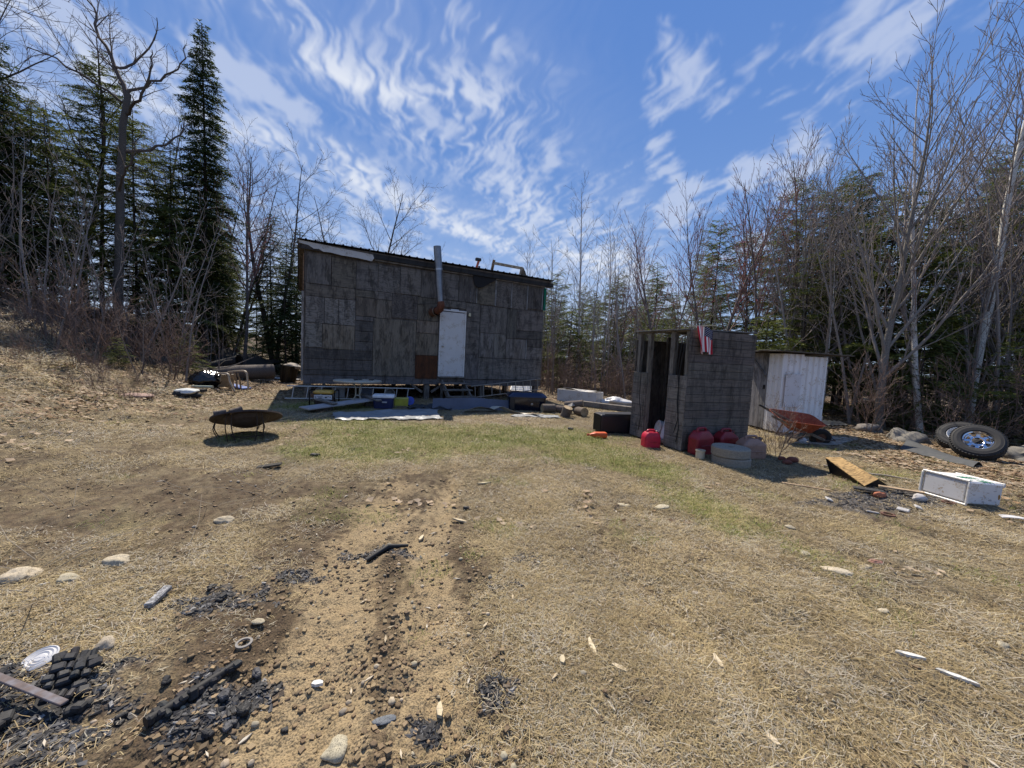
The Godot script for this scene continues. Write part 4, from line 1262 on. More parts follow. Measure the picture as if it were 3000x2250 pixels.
# ---------------------------------------------------------------- outhouse and shed
func make_outhouse() -> void:
	var o := thing("outhouse", "open grey plank outhouse with a flag on its corner", "outhouse", Vector3(2.94, 0, -6.49), 20)
	var gw := Color(0.125, 0.107, 0.090)
	for k in 15:
		var y := 0.035 + k * 0.1365
		part(o, "plank", MB.new().with(vary(gw, 0.18), Vector2(rr(0, 9), rr(0, 9))).box(Vector3(0.75 + rr(-0.006, 0.006), y + 0.068, 0.004 + rr(0, 0.004)), Vector3(1.52, 0.131, 0.022), 0.003), M.wood)
	for k in 14:
		var y := 0.035 + k * 0.1365
		part(o, "back_plank", MB.new().with(vary(gw * 0.9, 0.15), Vector2(rr(0, 9), rr(0, 9))).box(Vector3(1.50, y + 0.068, -0.68), Vector3(0.022, 0.131, 1.36), 0.003), M.wood)
		part(o, "plank", MB.new().with(vary(gw, 0.15), Vector2(rr(0, 9), rr(0, 9))).box(Vector3(0.75, y + 0.068, -1.375), Vector3(1.52, 0.131, 0.022), 0.003), M.wood)
	var lite := Color(0.20, 0.18, 0.158)
	for k in 6:
		var y := 0.02 + k * 0.214
		part(o, "front_plank", MB.new().with(vary(lite, 0.15), Vector2(rr(0, 9), rr(0, 9))).box(Vector3(-0.004, y + 0.107, -0.20), Vector3(0.022, 0.208, 0.43), 0.003), M.wood)
		part(o, "front_plank", MB.new().with(vary(lite, 0.15), Vector2(rr(0, 9), rr(0, 9))).box(Vector3(-0.004, y + 0.107, -1.19), Vector3(0.022, 0.208, 0.40), 0.003), M.wood)
	for z in [-0.055, -0.40, -1.02, -1.31]:
		part(o, "stud", MB.new().with(vary(Color(0.22, 0.195, 0.165), 0.1), Vector2(rr(0, 9), 1)).box(Vector3(0.055, 1.05, z), Vector3(0.085, 2.02, 0.075 if z != -0.40 else 0.10), 0.004), M.wood)
	for x in [0.75, 1.44]:
		part(o, "stud", MB.new().with(Color(0.13, 0.11, 0.09)).box(Vector3(x, 1.03, -1.32), Vector3(0.085, 2.0, 0.06), 0.004), M.wood)
	part(o, "floor", MB.new().with(Color(0.30, 0.27, 0.23)).box(Vector3(0.75, 0.07, -0.68), Vector3(1.46, 0.05, 1.33), 0.004), M.wood)
	for x in 4:
		part(o, "roof_board", MB.new().with(vary(Color(0.16, 0.15, 0.14), 0.2), Vector2(rr(0, 9), x)).box(Vector3(0.75, 2.105 + 0.004 * x, -0.17 - 0.345 * x), Vector3(1.60, 0.022, 0.335), 0.003, Basis(Vector3(0, 0, 1), 0.02 + rr(-0.004, 0.004))), M.wood)
	part(o, "top_plate", MB.new().with(Color(0.18, 0.16, 0.14)).box(Vector3(0.05, 2.075, -0.68), Vector3(0.09, 0.035, 1.36), 0.003), M.wood)
	part(o, "lining", MB.new().with(Color(0.125, 0.107, 0.090)).box(Vector3(1.484, 0.95, -0.68), Vector3(0.006, 1.86, 1.34)), M.ply)
	part(o, "lining", MB.new().with(Color(0.125, 0.107, 0.090)).box(Vector3(0.75, 0.95, -1.358), Vector3(1.46, 1.86, 0.006)), M.ply)
	part(o, "lining", MB.new().with(Color(0.125, 0.107, 0.090)).box(Vector3(0.75, 1.03, -0.012), Vector3(1.48, 2.02, 0.006)), M.ply)
	part(o, "bench", MB.new().with(Color(0.14, 0.12, 0.10)).box(Vector3(1.17, 0.30, -0.68), Vector3(0.58, 0.42, 1.3), 0.005), M.wood)
	# cords stapled to the front boards
	for c in [[-0.12, 2.0, 0.15], [-0.15, 1.9, 0.3], [-1.13, 2.02, 0.16]]:
		var pts := PackedVector3Array()
		for k in 15:
			var t := k / 14.0
			pts.append(Vector3(-0.024, lerpf(c[1], c[2], t), c[0] + 0.035 * sin(t * 7.0 + c[2] * 9) + 0.02 * sin(t * 17.0) * t))
		part(o, "cord", MB.new().with(Color(0.02, 0.02, 0.02)).tube(pts, pf([0.007]), 5), M.rubber)
	var W := o.transform
	var b := thing("white_bucket", "round white bucket on its side inside the open outhouse", "bucket", W * Vector3(0.36, 0.225, -0.80), 0)
	part(b, "tub", MB.new().with(Color(0.62, 0.61, 0.58)).lathe([Vector2(0.001, -0.16), Vector2(0.115, -0.16), Vector2(0.128, -0.14), Vector2(0.140, 0.15), Vector2(0.146, 0.15), Vector2(0.146, 0.16), Vector2(0.12, 0.165), Vector2(0.001, 0.14)], 20, Transform3D(Basis(Vector3(0, 0, 1), 1.35), Vector3.ZERO)), M.plastic)
	lone("leaning_lid", "pale board with tan edge leaning inside the outhouse", "board", MB.new().with(Color(0.52, 0.51, 0.50)).box(Vector3(0, 0.19, 0), Vector3(0.02, 0.40, 0.30), 0.004, Basis(Vector3(0, 0, 1), -0.35)), M.grimy, W * Vector3(0.19, 0.10, -0.50), 35)
	# flag on a stick
	var f := thing("flag", "small striped flag with blue star field hanging from the outhouse corner", "flag", W * Vector3(0, 0, 0.03), 20)
	part(f, "stick", MB.new().with(Color(0.45, 0.40, 0.30)).rod(Vector3(-0.10, 2.125, 0.02), Vector3(0.45, 2.175, 0.05), 0.009, 6), M.wood)
	var sw := 260
	var sh := 380
	var im := Image.create(sw, sh, false, Image.FORMAT_RGB8)
	for k in 13:
		im.fill_rect(Rect2i(k * 20, 0, 20, sh), Color8(176, 26, 44) if k % 2 == 0 else Color8(226, 220, 214))
	im.fill_rect(Rect2i(120, 0, 140, 152), Color8(26, 30, 62))
	for r in 9:
		for q in (6 if r % 2 == 0 else 5):
			var cy := 10 + r * 16
			var cx := 132 + q * 23 + (11 if r % 2 else 0)
			for dy in range(-5, 6):
				for dx in range(-5, 6):
					var a := atan2(dx, -dy)
					var m := absf(fposmod(a + PI / 5, TAU / 5) - PI / 5)
					if sqrt(dx * dx + dy * dy) < 5.0 * (1.0 - 0.75 * m):
						im.set_pixel(cx + dx, cy + dy, Color8(226, 222, 218))
	M.flag = std(ImageTexture.create_from_image(im), 0.85, Vector3.ONE, false)
	M.flag.backlight_enabled = true
	M.flag.backlight = Color(0.3, 0.3, 0.3)
	var cl := func(a: float, t: float):
		var x := lerpf(0.06, lerpf(0.42, 0.40, t), a)
		if a < 0.36: x = lerpf(0.06, 0.20 , a / 0.36) + 0.10 * t * (1.0 - a / 0.36)
		else: x = 0.20 + (a - 0.36) / 0.64 * 0.225
		var top := 2.14 + 0.05 * a - 0.10 * smoothstep(0.4, 1.0, a)
		var y := top - t * (0.44 - 0.04 * a + 0.03 * (1 - a))
		var z := 0.035 + 0.045 * sin(a * 11.0 + t * 1.5) * (0.3 + 0.7 * t) * (1.0 - 0.3 * a) + 0.03 * t
		return Vector3(x, y, z)
	part(f, "cloth", MB.new().with(Color(1, 1, 1)).grid(24, 22, cl, Vector2(1, 1), true), M.flag)

func make_shed() -> void:
	var s := thing("metal_shed", "small white corrugated metal shed with flat board roof", "shed", Vector3(6.15, 0, -8.75), 9)
	# corrugated sheets, each its own
	var corr := func(w: float, h: float, a: float, z: float) -> MB:
		var mb := MB.new().with(vary(Color(0.80, 0.785, 0.755), 0.03))
		var pts := PackedVector2Array()
		var x := 0.0
		while x < w - 0.01:
			pts.append_array(PackedVector2Array([Vector2(x, 0), Vector2(minf(x + 0.075, w), 0), Vector2(minf(x + 0.095, w), 0.034), Vector2(minf(x + 0.13, w), 0.034)]))
			x += 0.15
		pts.append(Vector2(w, 0))
		var clean := PackedVector2Array()
		for p in pts:
			if clean.is_empty() or p.x > clean[-1].x + 0.0005: clean.append(p)
		var low := clean.duplicate()
		low.reverse()
		for p in low: clean.append(p - Vector2(0, 0.004))
		mb.extrude(clean, h, Transform3D(Basis(Vector3.RIGHT, Vector3(0, 0, 1), Vector3(0, -1, 0)), Vector3(a, 0.05 + h / 2, z)))
		return mb
	part(s, "wall_sheet", corr.call(0.50, 1.80, 0.0, 0.0), M.grimy)
	part(s, "wall_sheet", corr.call(0.58, 1.76, 0.50, 0.003), M.grimy)
	part(s, "access_panel", MB.new().with(Color(0.66, 0.635, 0.615)).box(Vector3(0.23, 1.02, 0.0405), Vector3(0.40, 0.76, 0.006), 0.001), M.grimy)
	for q in [[0.05, 1.38], [0.16, 1.38], [0.28, 1.38], [0.41, 1.38], [0.05, 0.67], [0.17, 0.67], [0.30, 0.67], [0.41, 0.67], [0.05, 1.1], [0.05, 0.9], [0.98, 1.6], [0.97, 1.2], [0.97, 0.8], [0.97, 0.45], [0.06, 1.6], [0.06, 1.75]]:
		part(s, "screw", MB.new().with(Color(0.12, 0.09, 0.07)).box(Vector3(q[0], q[1], 0.045), Vector3(0.014, 0.012, 0.006), 0.002), M.metal)
	var left := Node3D.new()
	left.name = "door_side"
	s.add_child(left)
	left.rotation_degrees.y = 90
	# local x of this wall runs from the front corner backwards after turning
	var ls: MB = corr.call(0.44, 1.80, -0.44, 0.0)
	part(left, "wall_sheet", ls, M.grimy).rotation_degrees.y = 180
	for k in 5:
		part(left, "door_plank", MB.new().with(vary(Color(0.27, 0.26, 0.25), 0.12), Vector2(rr(0, 9), k)).box(Vector3(0.52 + k * 0.155, 0.96, -0.006 - 0.002 * (k % 2)), Vector3(0.150, 1.80, 0.022), 0.003), M.wood)
	part(left, "door_brace", MB.new().with(Color(0.19, 0.18, 0.17)).bar(Vector3(0.47, 1.32, -0.028), Vector3(0.98, 1.80, -0.028), 0.05, 0.02, Vector3.UP, 0.002), M.wood)
	part(left, "hasp", MB.new().with(Color(0.05, 0.05, 0.05)).box(Vector3(0.49, 1.05, -0.028), Vector3(0.05, 0.10, 0.02), 0.003), M.metal)
	part(s, "back_wall", MB.new().with(Color(0.5, 0.49, 0.47)).box(Vector3(0.54, 0.93, -1.30), Vector3(1.06, 1.76, 0.02)), M.grimy)
	part(s, "side_wall", MB.new().with(Color(0.5, 0.49, 0.47)).box(Vector3(1.07, 0.93, -0.65), Vector3(0.02, 1.76, 1.28)), M.grimy)
	for k in 5:
		part(s, "roof_board", MB.new().with(vary(Color(0.105, 0.09, 0.075), 0.25), Vector2(rr(0, 9), k)).box(Vector3(0.66, 1.885 + 0.008 * (k % 2), 0.02 - 0.30 * k), Vector3(1.95, 0.024, 0.32), 0.004, Basis(Vector3(0, 0, 1), -0.018 + rr(-0.01, 0.01))), M.wood)
	part(s, "sill", MB.new().with(Color(0.16, 0.14, 0.12)).box(Vector3(0.53, 0.03, 0.0), Vector3(1.05, 0.06, 0.05), 0.004), M.wood)

# ---------------------------------------------------------------- things round the buildings
func gas_can(label: String, at: Vector3, turn: float, w: float, h: float, d: float, k: Color, sloped: float, group := "") -> Node3D:
	var o := thing("fuel_can", label, "fuel can", at, turn, group)
	var rings := []
	var r := minf(w, d) * 0.22
	for e in [[0.90, 0.0], [0.98, 0.03], [1.0, 0.10], [1.0, 0.58], [0.97, 0.66], [0.86 - sloped * 0.2, 0.80], [0.62 - sloped * 0.25, 0.90]]:
		rings.append(rring(w * e[0], d * (e[0] * 0.5 + 0.5), r * e[0], h * e[1], -w * (1.0 - e[0]) * 0.10 * sloped))
	part(o, "body", MB.new().with(k).loft(rings), M.plastic)
	var hp := smooth_pts(pv([Vector3(-w * 0.26, h * 0.86, 0), Vector3(-w * 0.22, h * 0.985, 0), Vector3(0, h * 1.0, 0), Vector3(w * 0.18, h * 0.985, 0), Vector3(w * 0.24, h * 0.84, 0)]), 3)
	part(o, "handle", MB.new().with(k * 0.9).tube(hp, pf([0.022]), 8), M.plastic)
	part(o, "cap", MB.new().with(k * 0.35).lathe([Vector2(0.03, -0.03), Vector2(0.034, 0.02), Vector2(0.03, 0.035), Vector2(0.001, 0.036)], 12, Transform3D(Basis(Vector3(0, 0, 1), -0.7), Vector3(w * 0.33, h * 0.84, 0))), M.plastic)
	for e in [-1.0, 1.0]:
		part(o, "rib", MB.new().with(k * 0.85).box(Vector3(0, h * 0.35, e * d * 0.5), Vector3(w * 0.6, 0.02, 0.012), 0.005), M.plastic)
	return o

func ladder(called: String, label: String, a: Vector3, b: Vector3, across: Vector3, n: int, k: Color) -> void:
	var o := thing(called, label, "ladder")
	for e in [Vector3.ZERO, across]:
		part(o, "rail", MB.new().with(k).bar(a + e, b + e, 0.028, 0.075, across.normalized(), 0.004), M.metal)
	for i in n:
		var p := a.lerp(b, (i + 0.5) / n)
		part(o, "rung", MB.new().with(k * 0.95).rod(p, p + across, 0.016, 8), M.metal)

func tarp_shape(a: Vector2, b: Vector2, d: Vector2, e: Vector2, wrinkle: float, off: float) -> Callable:
	return func(u: float, v: float):
		var p := a.lerp(b, u).lerp(e.lerp(d, u), v)
		p += Vector2(nz.get_noise_2d(u * 6 + off, v * 6), nz.get_noise_2d(v * 6 + off, u * 6 + 9)) * 0.10
		var w := absf(nz2.get_noise_2d(p.x * 5 + off, p.y * 5)) * wrinkle
		return Vector3(p.x, land(p.x, p.y) + maxf(relief(p.x, p.y), -0.005) + 0.022 + w, p.y)

func make_front_things() -> void:
	var W := Transform3D(Basis(Vector3.UP, deg_to_rad(29)), Vector3(-5.656, 0, -10.375))
	# table
	var t := thing("garden_table", "oval white garden table with bent tube legs before the cabin", "table", on(-4.08, -10.15), 20)
	part(t, "table_top", MB.new().with(Color(0.48, 0.45, 0.36)).lathe([Vector2(0.001, 0.60), Vector2(0.57, 0.605), Vector2(0.60, 0.61), Vector2(0.605, 0.64), Vector2(0.59, 0.655), Vector2(0.001, 0.655)], 40, Transform3D(Basis(Vector3(1, 0, 0), Vector3(0, 1, 0), Vector3(0, 0, 0.72)), Vector3.ZERO)), M.grimy)
	for e in [[-1, -1], [-1, 1], [1, -1], [1, 1]]:
		var x: float = e[0]
		var z: float = e[1]
		part(t, "leg", MB.new().with(Color(0.48, 0.44, 0.34)).tube(smooth_pts(pv([Vector3(x * 0.20, 0.60, z * 0.07), Vector3(x * 0.09, 0.54, z * 0.05), Vector3(x * 0.05, 0.42, z * 0.04), Vector3(x * 0.06, 0.22, z * 0.05), Vector3(x * 0.16, 0.10, z * 0.16), Vector3(x * 0.34, 0.0, z * 0.30)]), 3), pf([0.017]), 8), M.plastic)
	part(t, "leg_band", MB.new().with(Color(0.55, 0.52, 0.42)).lathe([Vector2(0.065, 0.24), Vector2(0.065, 0.27)], 16), M.plastic)
	for q in [[-0.05, 0.05, 0.05, "left"], [0.04, -0.1, 0.04, "middle"], [0.33, 0.0, 0.035, "right"]]:
		lone("scrap_on_table", "small dark scrap on the oval table top, the %s of three" % q[3], "scrap", MB.new().with(Color(0.05, 0.045, 0.04)).blob(Vector3.ZERO, Vector3(0.07, q[2] * 0.55, 0.04), nz, 0.6, 8, q[0] * 50), M.matte, t.transform * Vector3(q[0], 0.66 + q[2] * 0.4, q[1]), 0, "scraps on the oval table")
	# generator
	var g := thing("generator", "portable generator with yellow tank and white switch panel in black frame", "generator", on(-4.70, -9.62), 8)
	part(g, "tank", MB.new().with(Color(0.55, 0.33, 0.06)).loft([rring(0.44, 0.30, 0.06, 0.33), rring(0.48, 0.34, 0.07, 0.355), rring(0.47, 0.33, 0.07, 0.39), rring(0.36, 0.24, 0.06, 0.415)]), M.plastic)
	var pan := part(g, "switch_panel", MB.new().with(Color(0.58, 0.57, 0.58)).box(Vector3(0.02, 0.255, 0.165), Vector3(0.42, 0.11, 0.015), 0.003), M.plastic)
	for q in [[-0.17, 0.0, 0.012], [0.07, 0.0, 0.02], [0.12, 0.02, 0.011], [0.17, 0.01, 0.012]]:
		part(pan, "socket", MB.new().with(Color(0.02, 0.02, 0.02)).lathe([Vector2(q[2], 0), Vector2(q[2], 0.01), Vector2(0.001, 0.011)], 10, Transform3D(Basis(Vector3.RIGHT, Vector3(0, 0, 1), Vector3(0, -1, 0)), Vector3(0.02 + q[0], 0.255 + q[1], 0.172))), M.plastic)
	for q in [[-0.07, 0.02, 0.13], [-0.07, -0.005, 0.08], [-0.07, -0.025, 0.08]]:
		part(pan, "marking", MB.new().with(Color(0.05, 0.05, 0.06)).box(Vector3(0.02 + q[0], 0.255 + q[1], 0.1735), Vector3(q[2], 0.009, 0.002)), M.matte)
	part(g, "engine", MB.new().with(Color(0.06, 0.05, 0.045)).box(Vector3(0.0, 0.16, 0), Vector3(0.38, 0.22, 0.24), 0.03), M.rust)
	part(g, "alternator", MB.new().with(Color(0.14, 0.10, 0.08)).rod(Vector3(0.05, 0.13, 0.0), Vector3(0.24, 0.13, 0.0), 0.10, 14), M.rust)
	for x in [-0.29, 0.29]:
		part(g, "frame_loop", MB.new().with(Color(0.012, 0.012, 0.013)).tube(smooth_pts(pv([Vector3(x, 0.02, -0.18), Vector3(x, 0.36, -0.18), Vector3(x, 0.42, -0.12), Vector3(x, 0.42, 0.12), Vector3(x, 0.36, 0.18), Vector3(x, 0.02, 0.18)]), 3), pf([0.014]), 8), M.metal)
	for z in [-0.18, 0.18]:
		part(g, "frame_rail", MB.new().with(Color(0.012, 0.012, 0.013)).rod(Vector3(-0.29, 0.03, z), Vector3(0.29, 0.03, z), 0.014, 8), M.metal)
	part(g, "muffler", MB.new().with(Color(0.17, 0.09, 0.05)).rod(Vector3(-0.24, 0.28, -0.05), Vector3(-0.24, 0.28, 0.12), 0.05, 12), M.rust)
	# cooler and the things next to it
	var c := thing("picnic_cooler", "navy picnic cooler with white lid under the table's right end", "cooler", on(-3.27, -9.83), 12)
	part(c, "body", MB.new().with(Color(0.012, 0.022, 0.085)).loft([rring(0.44, 0.28, 0.04, 0.0), rring(0.46, 0.30, 0.045, 0.02), rring(0.50, 0.33, 0.05, 0.28)]), M.plastic)
	part(c, "lid", MB.new().with(Color(0.72, 0.72, 0.72)).loft([rring(0.53, 0.36, 0.05, 0.28), rring(0.54, 0.37, 0.05, 0.30), rring(0.54, 0.37, 0.05, 0.335), rring(0.50, 0.33, 0.05, 0.355)]), M.plastic)
	part(c, "latch", MB.new().with(Color(0.45, 0.45, 0.47)).box(Vector3(0.03, 0.17, 0.168), Vector3(0.12, 0.035, 0.02), 0.005), M.plastic)
	var y := thing("yellow_crate", "dirty yellow plastic crate lying right of the cooler", "crate", on(-2.98, -10.38), 14)
	part(y, "body", MB.new().with(Color(0.50, 0.46, 0.05)).loft([rring(0.36, 0.22, 0.02, 0.0), rring(0.37, 0.23, 0.02, 0.19)]), M.grimy)
	for k in 4: part(y, "rib", MB.new().with(Color(0.42, 0.38, 0.05)).box(Vector3(0.06 + k * 0.035, 0.10, 0.117), Vector3(0.012, 0.17, 0.012), 0.003), M.plastic)
	part(y, "handle_rim", MB.new().with(Color(0.5, 0.47, 0.1)).box(Vector3(0.02, 0.20, 0), Vector3(0.34, 0.025, 0.24), 0.006), M.plastic)
	lone("blue_frisbee", "bright blue plastic disc standing behind the yellow crate", "disc", MB.new().with(Color(0.02, 0.06, 0.42)).lathe([Vector2(0.001, 0), Vector2(0.12, 0), Vector2(0.125, 0.012), Vector2(0.12, 0.03), Vector2(0.001, 0.03)], 22, Transform3D(Basis(Vector3.RIGHT, 1.35), Vector3(0, 0.115, 0))), M.plastic, on(-2.80, -10.56), 14)
	# half seen under the floor
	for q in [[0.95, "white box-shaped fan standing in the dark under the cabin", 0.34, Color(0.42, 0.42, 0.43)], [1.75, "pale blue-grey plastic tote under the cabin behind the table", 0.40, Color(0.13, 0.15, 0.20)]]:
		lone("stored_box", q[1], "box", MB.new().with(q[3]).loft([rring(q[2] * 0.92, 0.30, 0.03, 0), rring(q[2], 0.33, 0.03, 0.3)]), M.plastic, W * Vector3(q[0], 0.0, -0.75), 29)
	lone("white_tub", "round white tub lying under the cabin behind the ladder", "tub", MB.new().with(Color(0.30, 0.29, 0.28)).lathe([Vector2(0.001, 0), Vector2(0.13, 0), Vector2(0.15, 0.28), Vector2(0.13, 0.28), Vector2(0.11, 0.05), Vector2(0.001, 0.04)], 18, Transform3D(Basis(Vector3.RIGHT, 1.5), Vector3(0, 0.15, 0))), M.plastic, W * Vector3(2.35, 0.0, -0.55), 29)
	# panel and its bearers, tarps
	var pa := Vector3(-4.62, 0.10, -8.52)
	var pb := Vector3(-3.50, 0.20, -10.25)
	lone("discarded_door_slab", "long flat pale panel lying across two boards before the cabin", "panel", MB.new().with(Color(0.36, 0.36, 0.37)).bar(pa, pb, 0.035, 0.42, Vector3.UP, 0.004), M.grimy)
	lone("bearer_board", "grey board crossing the pale panel near its sunlit end", "board", MB.new().with(Color(0.22, 0.20, 0.18)).bar(Vector3(-4.78, 0.20, -9.42), Vector3(-4.10, 0.19, -8.90), 0.04, 0.13, Vector3.UP, 0.003), M.wood)
	lone("bearer_board", "grey board crossing the pale panel near the cooler", "board", MB.new().with(Color(0.21, 0.19, 0.17)).bar(Vector3(-4.05, 0.26, -10.42), Vector3(-3.28, 0.23, -9.50), 0.04, 0.13, Vector3.UP, 0.003), M.wood)
	for q in [[-4.35, -8.95, "short block propping the pale panel's near end"], [-3.65, -9.95, "short block propping the pale panel's far end"]]:
		lone("block", q[2], "block", MB.new().with(Color(0.12, 0.10, 0.08)).box(Vector3(0, 0.03, 0), Vector3(0.3, 0.17, 0.14), 0.005), M.wood, on(q[0], q[1]), 40)
	lone("grey_tarp", "blue-grey plastic tarp spread on the ground before the cabin", "tarp", MB.new().with(Color(0.27, 0.29, 0.30)).slab(44, 26, tarp_shape(Vector2(-3.50, -7.68), Vector2(-1.50, -8.50), Vector2(-1.95, -9.95), Vector2(-4.0, -8.62), 0.06, 3.0), 0.006), M.plastic)
	lone("dark_sheet", "dark rubber sheet bunched in shade beside the cooler", "sheet", MB.new().with(Color(0.03, 0.032, 0.036)).slab(24, 16, tarp_shape(Vector2(-2.6, -9.65), Vector2(-1.5, -9.9), Vector2(-1.7, -10.6), Vector2(-2.7, -10.2), 0.16, 30.0), 0.008), M.rubber)
	var nv := func(u: float, v: float):
		var p := Vector3(-2.03, 0, -9.86).lerp(Vector3(-0.06, 0, -10.52), u)
		var base := gy(p.x, p.z) - 0.01 + 0.10 * exp(-pow((u - 0.62) / 0.14, 2.0)) * (1.0 - v)
		return Vector3(p.x, base + v * (0.30 + 0.03 * sin(u * 4.0)), p.z + 0.02 * sin(u * 9.0) - v * 0.06)
	lone("blue_siding_sheet", "slate-blue plastic siding panel standing on edge before the steps", "panel", MB.new().with(Color(0.075, 0.095, 0.15)).grid(30, 6, nv), M.plastic)
	var curl := func(u: float, v: float):
		var p := Vector2(-0.55, -10.30).lerp(Vector2(0.72, -9.55), u) + Vector2(0.2, 0.3) * (v - 0.5)
		return Vector3(p.x, gy(p.x, p.y) + 0.03 + 0.09 * exp(-pow((u - 0.18) / 0.16, 2.0)) + 0.05 * absf(sin(u * 5.0)) * v, p.y)
	lone("vinyl_sheet", "curled cream vinyl sheet on the ground right of the blue panel", "sheet", MB.new().with(Color(0.50, 0.47, 0.38)).slab(24, 8, curl, 0.006), M.grimy)
	var curl2 := func(u: float, v: float):
		var p := Vector2(-1.25, -9.72).lerp(Vector2(-0.35, -10.1), u) + Vector2(0.1, 0.22) * (v - 0.5)
		return Vector3(p.x, gy(p.x, p.y) + 0.02 + 0.13 * sin(PI * u) * (0.5 + 0.5 * v), p.y)
	lone("vinyl_sheet", "arched brown cardboard piece before the blue panel", "sheet", MB.new().with(Color(0.17, 0.13, 0.09)).slab(18, 6, curl2, 0.006), M.matte)
	var flat := tarp_shape(Vector2(0.0, -9.35), Vector2(1.25, -9.45), Vector2(1.2, -9.75), Vector2(0.1, -9.65), 0.03, 55.0)
	lone("grey_sheet", "thin grey plastic strip on grass below the cream sheet", "sheet", MB.new().with(Color(0.33, 0.35, 0.36)).slab(20, 6, flat, 0.006), M.plastic)
	# dark machine
	var m := thing("storage_chest", "glossy dark navy storage chest on the ground at the cabin's right end", "chest", on(0.42, -10.85), 6)
	part(m, "body", MB.new().with(Color(0.006, 0.008, 0.022)).loft([rring(0.98, 0.52, 0.06, 0.0), rring(1.02, 0.56, 0.07, 0.05), rring(1.06, 0.60, 0.08, 0.38)]), M.gloss)
	part(m, "lid", MB.new().with(Color(0.010, 0.014, 0.045)).loft([rring(1.10, 0.64, 0.08, 0.38), rring(1.10, 0.64, 0.08, 0.42), rring(0.90, 0.45, 0.10, 0.50)]), M.gloss)
	part(m, "side_ribs", MB.new().with(Color(0.006, 0.006, 0.008)).box(Vector3(-0.42, 0.2, 0.31), Vector3(0.14, 0.36, 0.03), 0.008), M.plastic)
	part(m, "badge", MB.new().with(Color(0.32, 0.33, 0.36)).lathe([Vector2(0.03, 0), Vector2(0.03, 0.006), Vector2(0.001, 0.008)], 14, Transform3D(Basis(Vector3.RIGHT, Vector3(0, 0, 1), Vector3(0, -1, 0)), Vector3(0.13, 0.20, 0.293))), M.metal)
	# ladders
	ladder("aluminium_ladder", "long aluminium ladder lying on edge beneath the cabin's left half", W * Vector3(-0.42, 0.115, 0.30), W * Vector3(2.90, 0.045, 0.30), Vector3(0.02, 0.32, -0.06), 10, Color(0.40, 0.41, 0.41))
	ladder("aluminium_ladder", "aluminium ladder propped on edge, rising towards the cabin's right corner", W * Vector3(4.80, 0.075, 0.30), W * Vector3(7.60, 0.34, 0.16), Vector3(-0.03, 0.37, -0.03), 9, Color(0.30, 0.29, 0.27))
	# red rack seen through the gap
	var rk := thing("red_rack", "low red rack with white uprights seen beneath the cabin", "rack", W * Vector3(2.9, 0.0, -6.6), 29)
	part(rk, "rail", MB.new().with(Color(0.30, 0.05, 0.035)).bar(Vector3(-1.6, 0.42, 0), Vector3(2.4, 0.42, 0), 0.10, 0.05), M.rust)
	part(rk, "rail", MB.new().with(Color(0.55, 0.50, 0.45)).bar(Vector3(-1.6, 0.14, 0.02), Vector3(2.4, 0.14, 0.02), 0.05, 0.05), M.rust)
	for k in 9: part(rk, "upright", MB.new().with(Color(0.55, 0.50, 0.45)).rod(Vector3(-1.5 + k * 0.46, 0.0, 0.02), Vector3(-1.5 + k * 0.46, 0.40, 0.02), 0.02, 6), M.rust)
	# solar panel
	var so := thing("solar_panel", "white-framed solar panel tilted on the ground right of the cabin", "solar panel", on(0.47, -16.1, 0.10), -8)
	so.rotation_degrees.x = 32
	part(so, "frame", MB.new().with(Color(0.72, 0.73, 0.75)).box(Vector3(0, 0.15, 0), Vector3(1.0, 0.03, 0.62), 0.004), M.grimy)
	for j in 4:
		for k in 6:
			part(so, "cell", MB.new().with(Color(0.30, 0.34, 0.42)).box(Vector3(-0.39 + k * 0.156, 0.168, -0.22 + j * 0.146), Vector3(0.145, 0.006, 0.115)), M.gloss)
	part(so, "leg", MB.new().with(Color(0.4, 0.4, 0.4)).bar(Vector3(-0.3, -0.28, -0.29), Vector3(-0.3, 0.14, -0.29), 0.03, 0.03), M.metal)
	part(so, "leg", MB.new().with(Color(0.4, 0.4, 0.4)).bar(Vector3(0.3, -0.28, -0.29), Vector3(0.3, 0.14, -0.29), 0.03, 0.03), M.metal)

func cut_log(label: String, at: Vector3, dir: Vector3, r: float, l: float, group := "") -> void:
	var o := thing("cut_log", label, "log", at, 0, group)
	var d := dir.normalized() * l / 2
	var pts := PackedVector3Array()
	var rd := PackedFloat32Array()
	for k in 5:
		pts.append(-d + d * (k / 2.0))
		rd.append(r * rr(0.93, 1.05))
	part(o, "bark", MB.new().with(vary(Color(0.13, 0.105, 0.085))).tube(pts, rd, 12, false), M.bark)
	for e in [-1.0, 1.0]:
		var n: Vector3 = d.normalized() * e
		part(o, "cut_face", MB.new().with(vary(Color(0.38, 0.29, 0.17))).tube(PackedVector3Array([d * e * 0.9, d * e * 1.001]), PackedFloat32Array([r * 0.92, r * 0.92]), 12), M.wood)

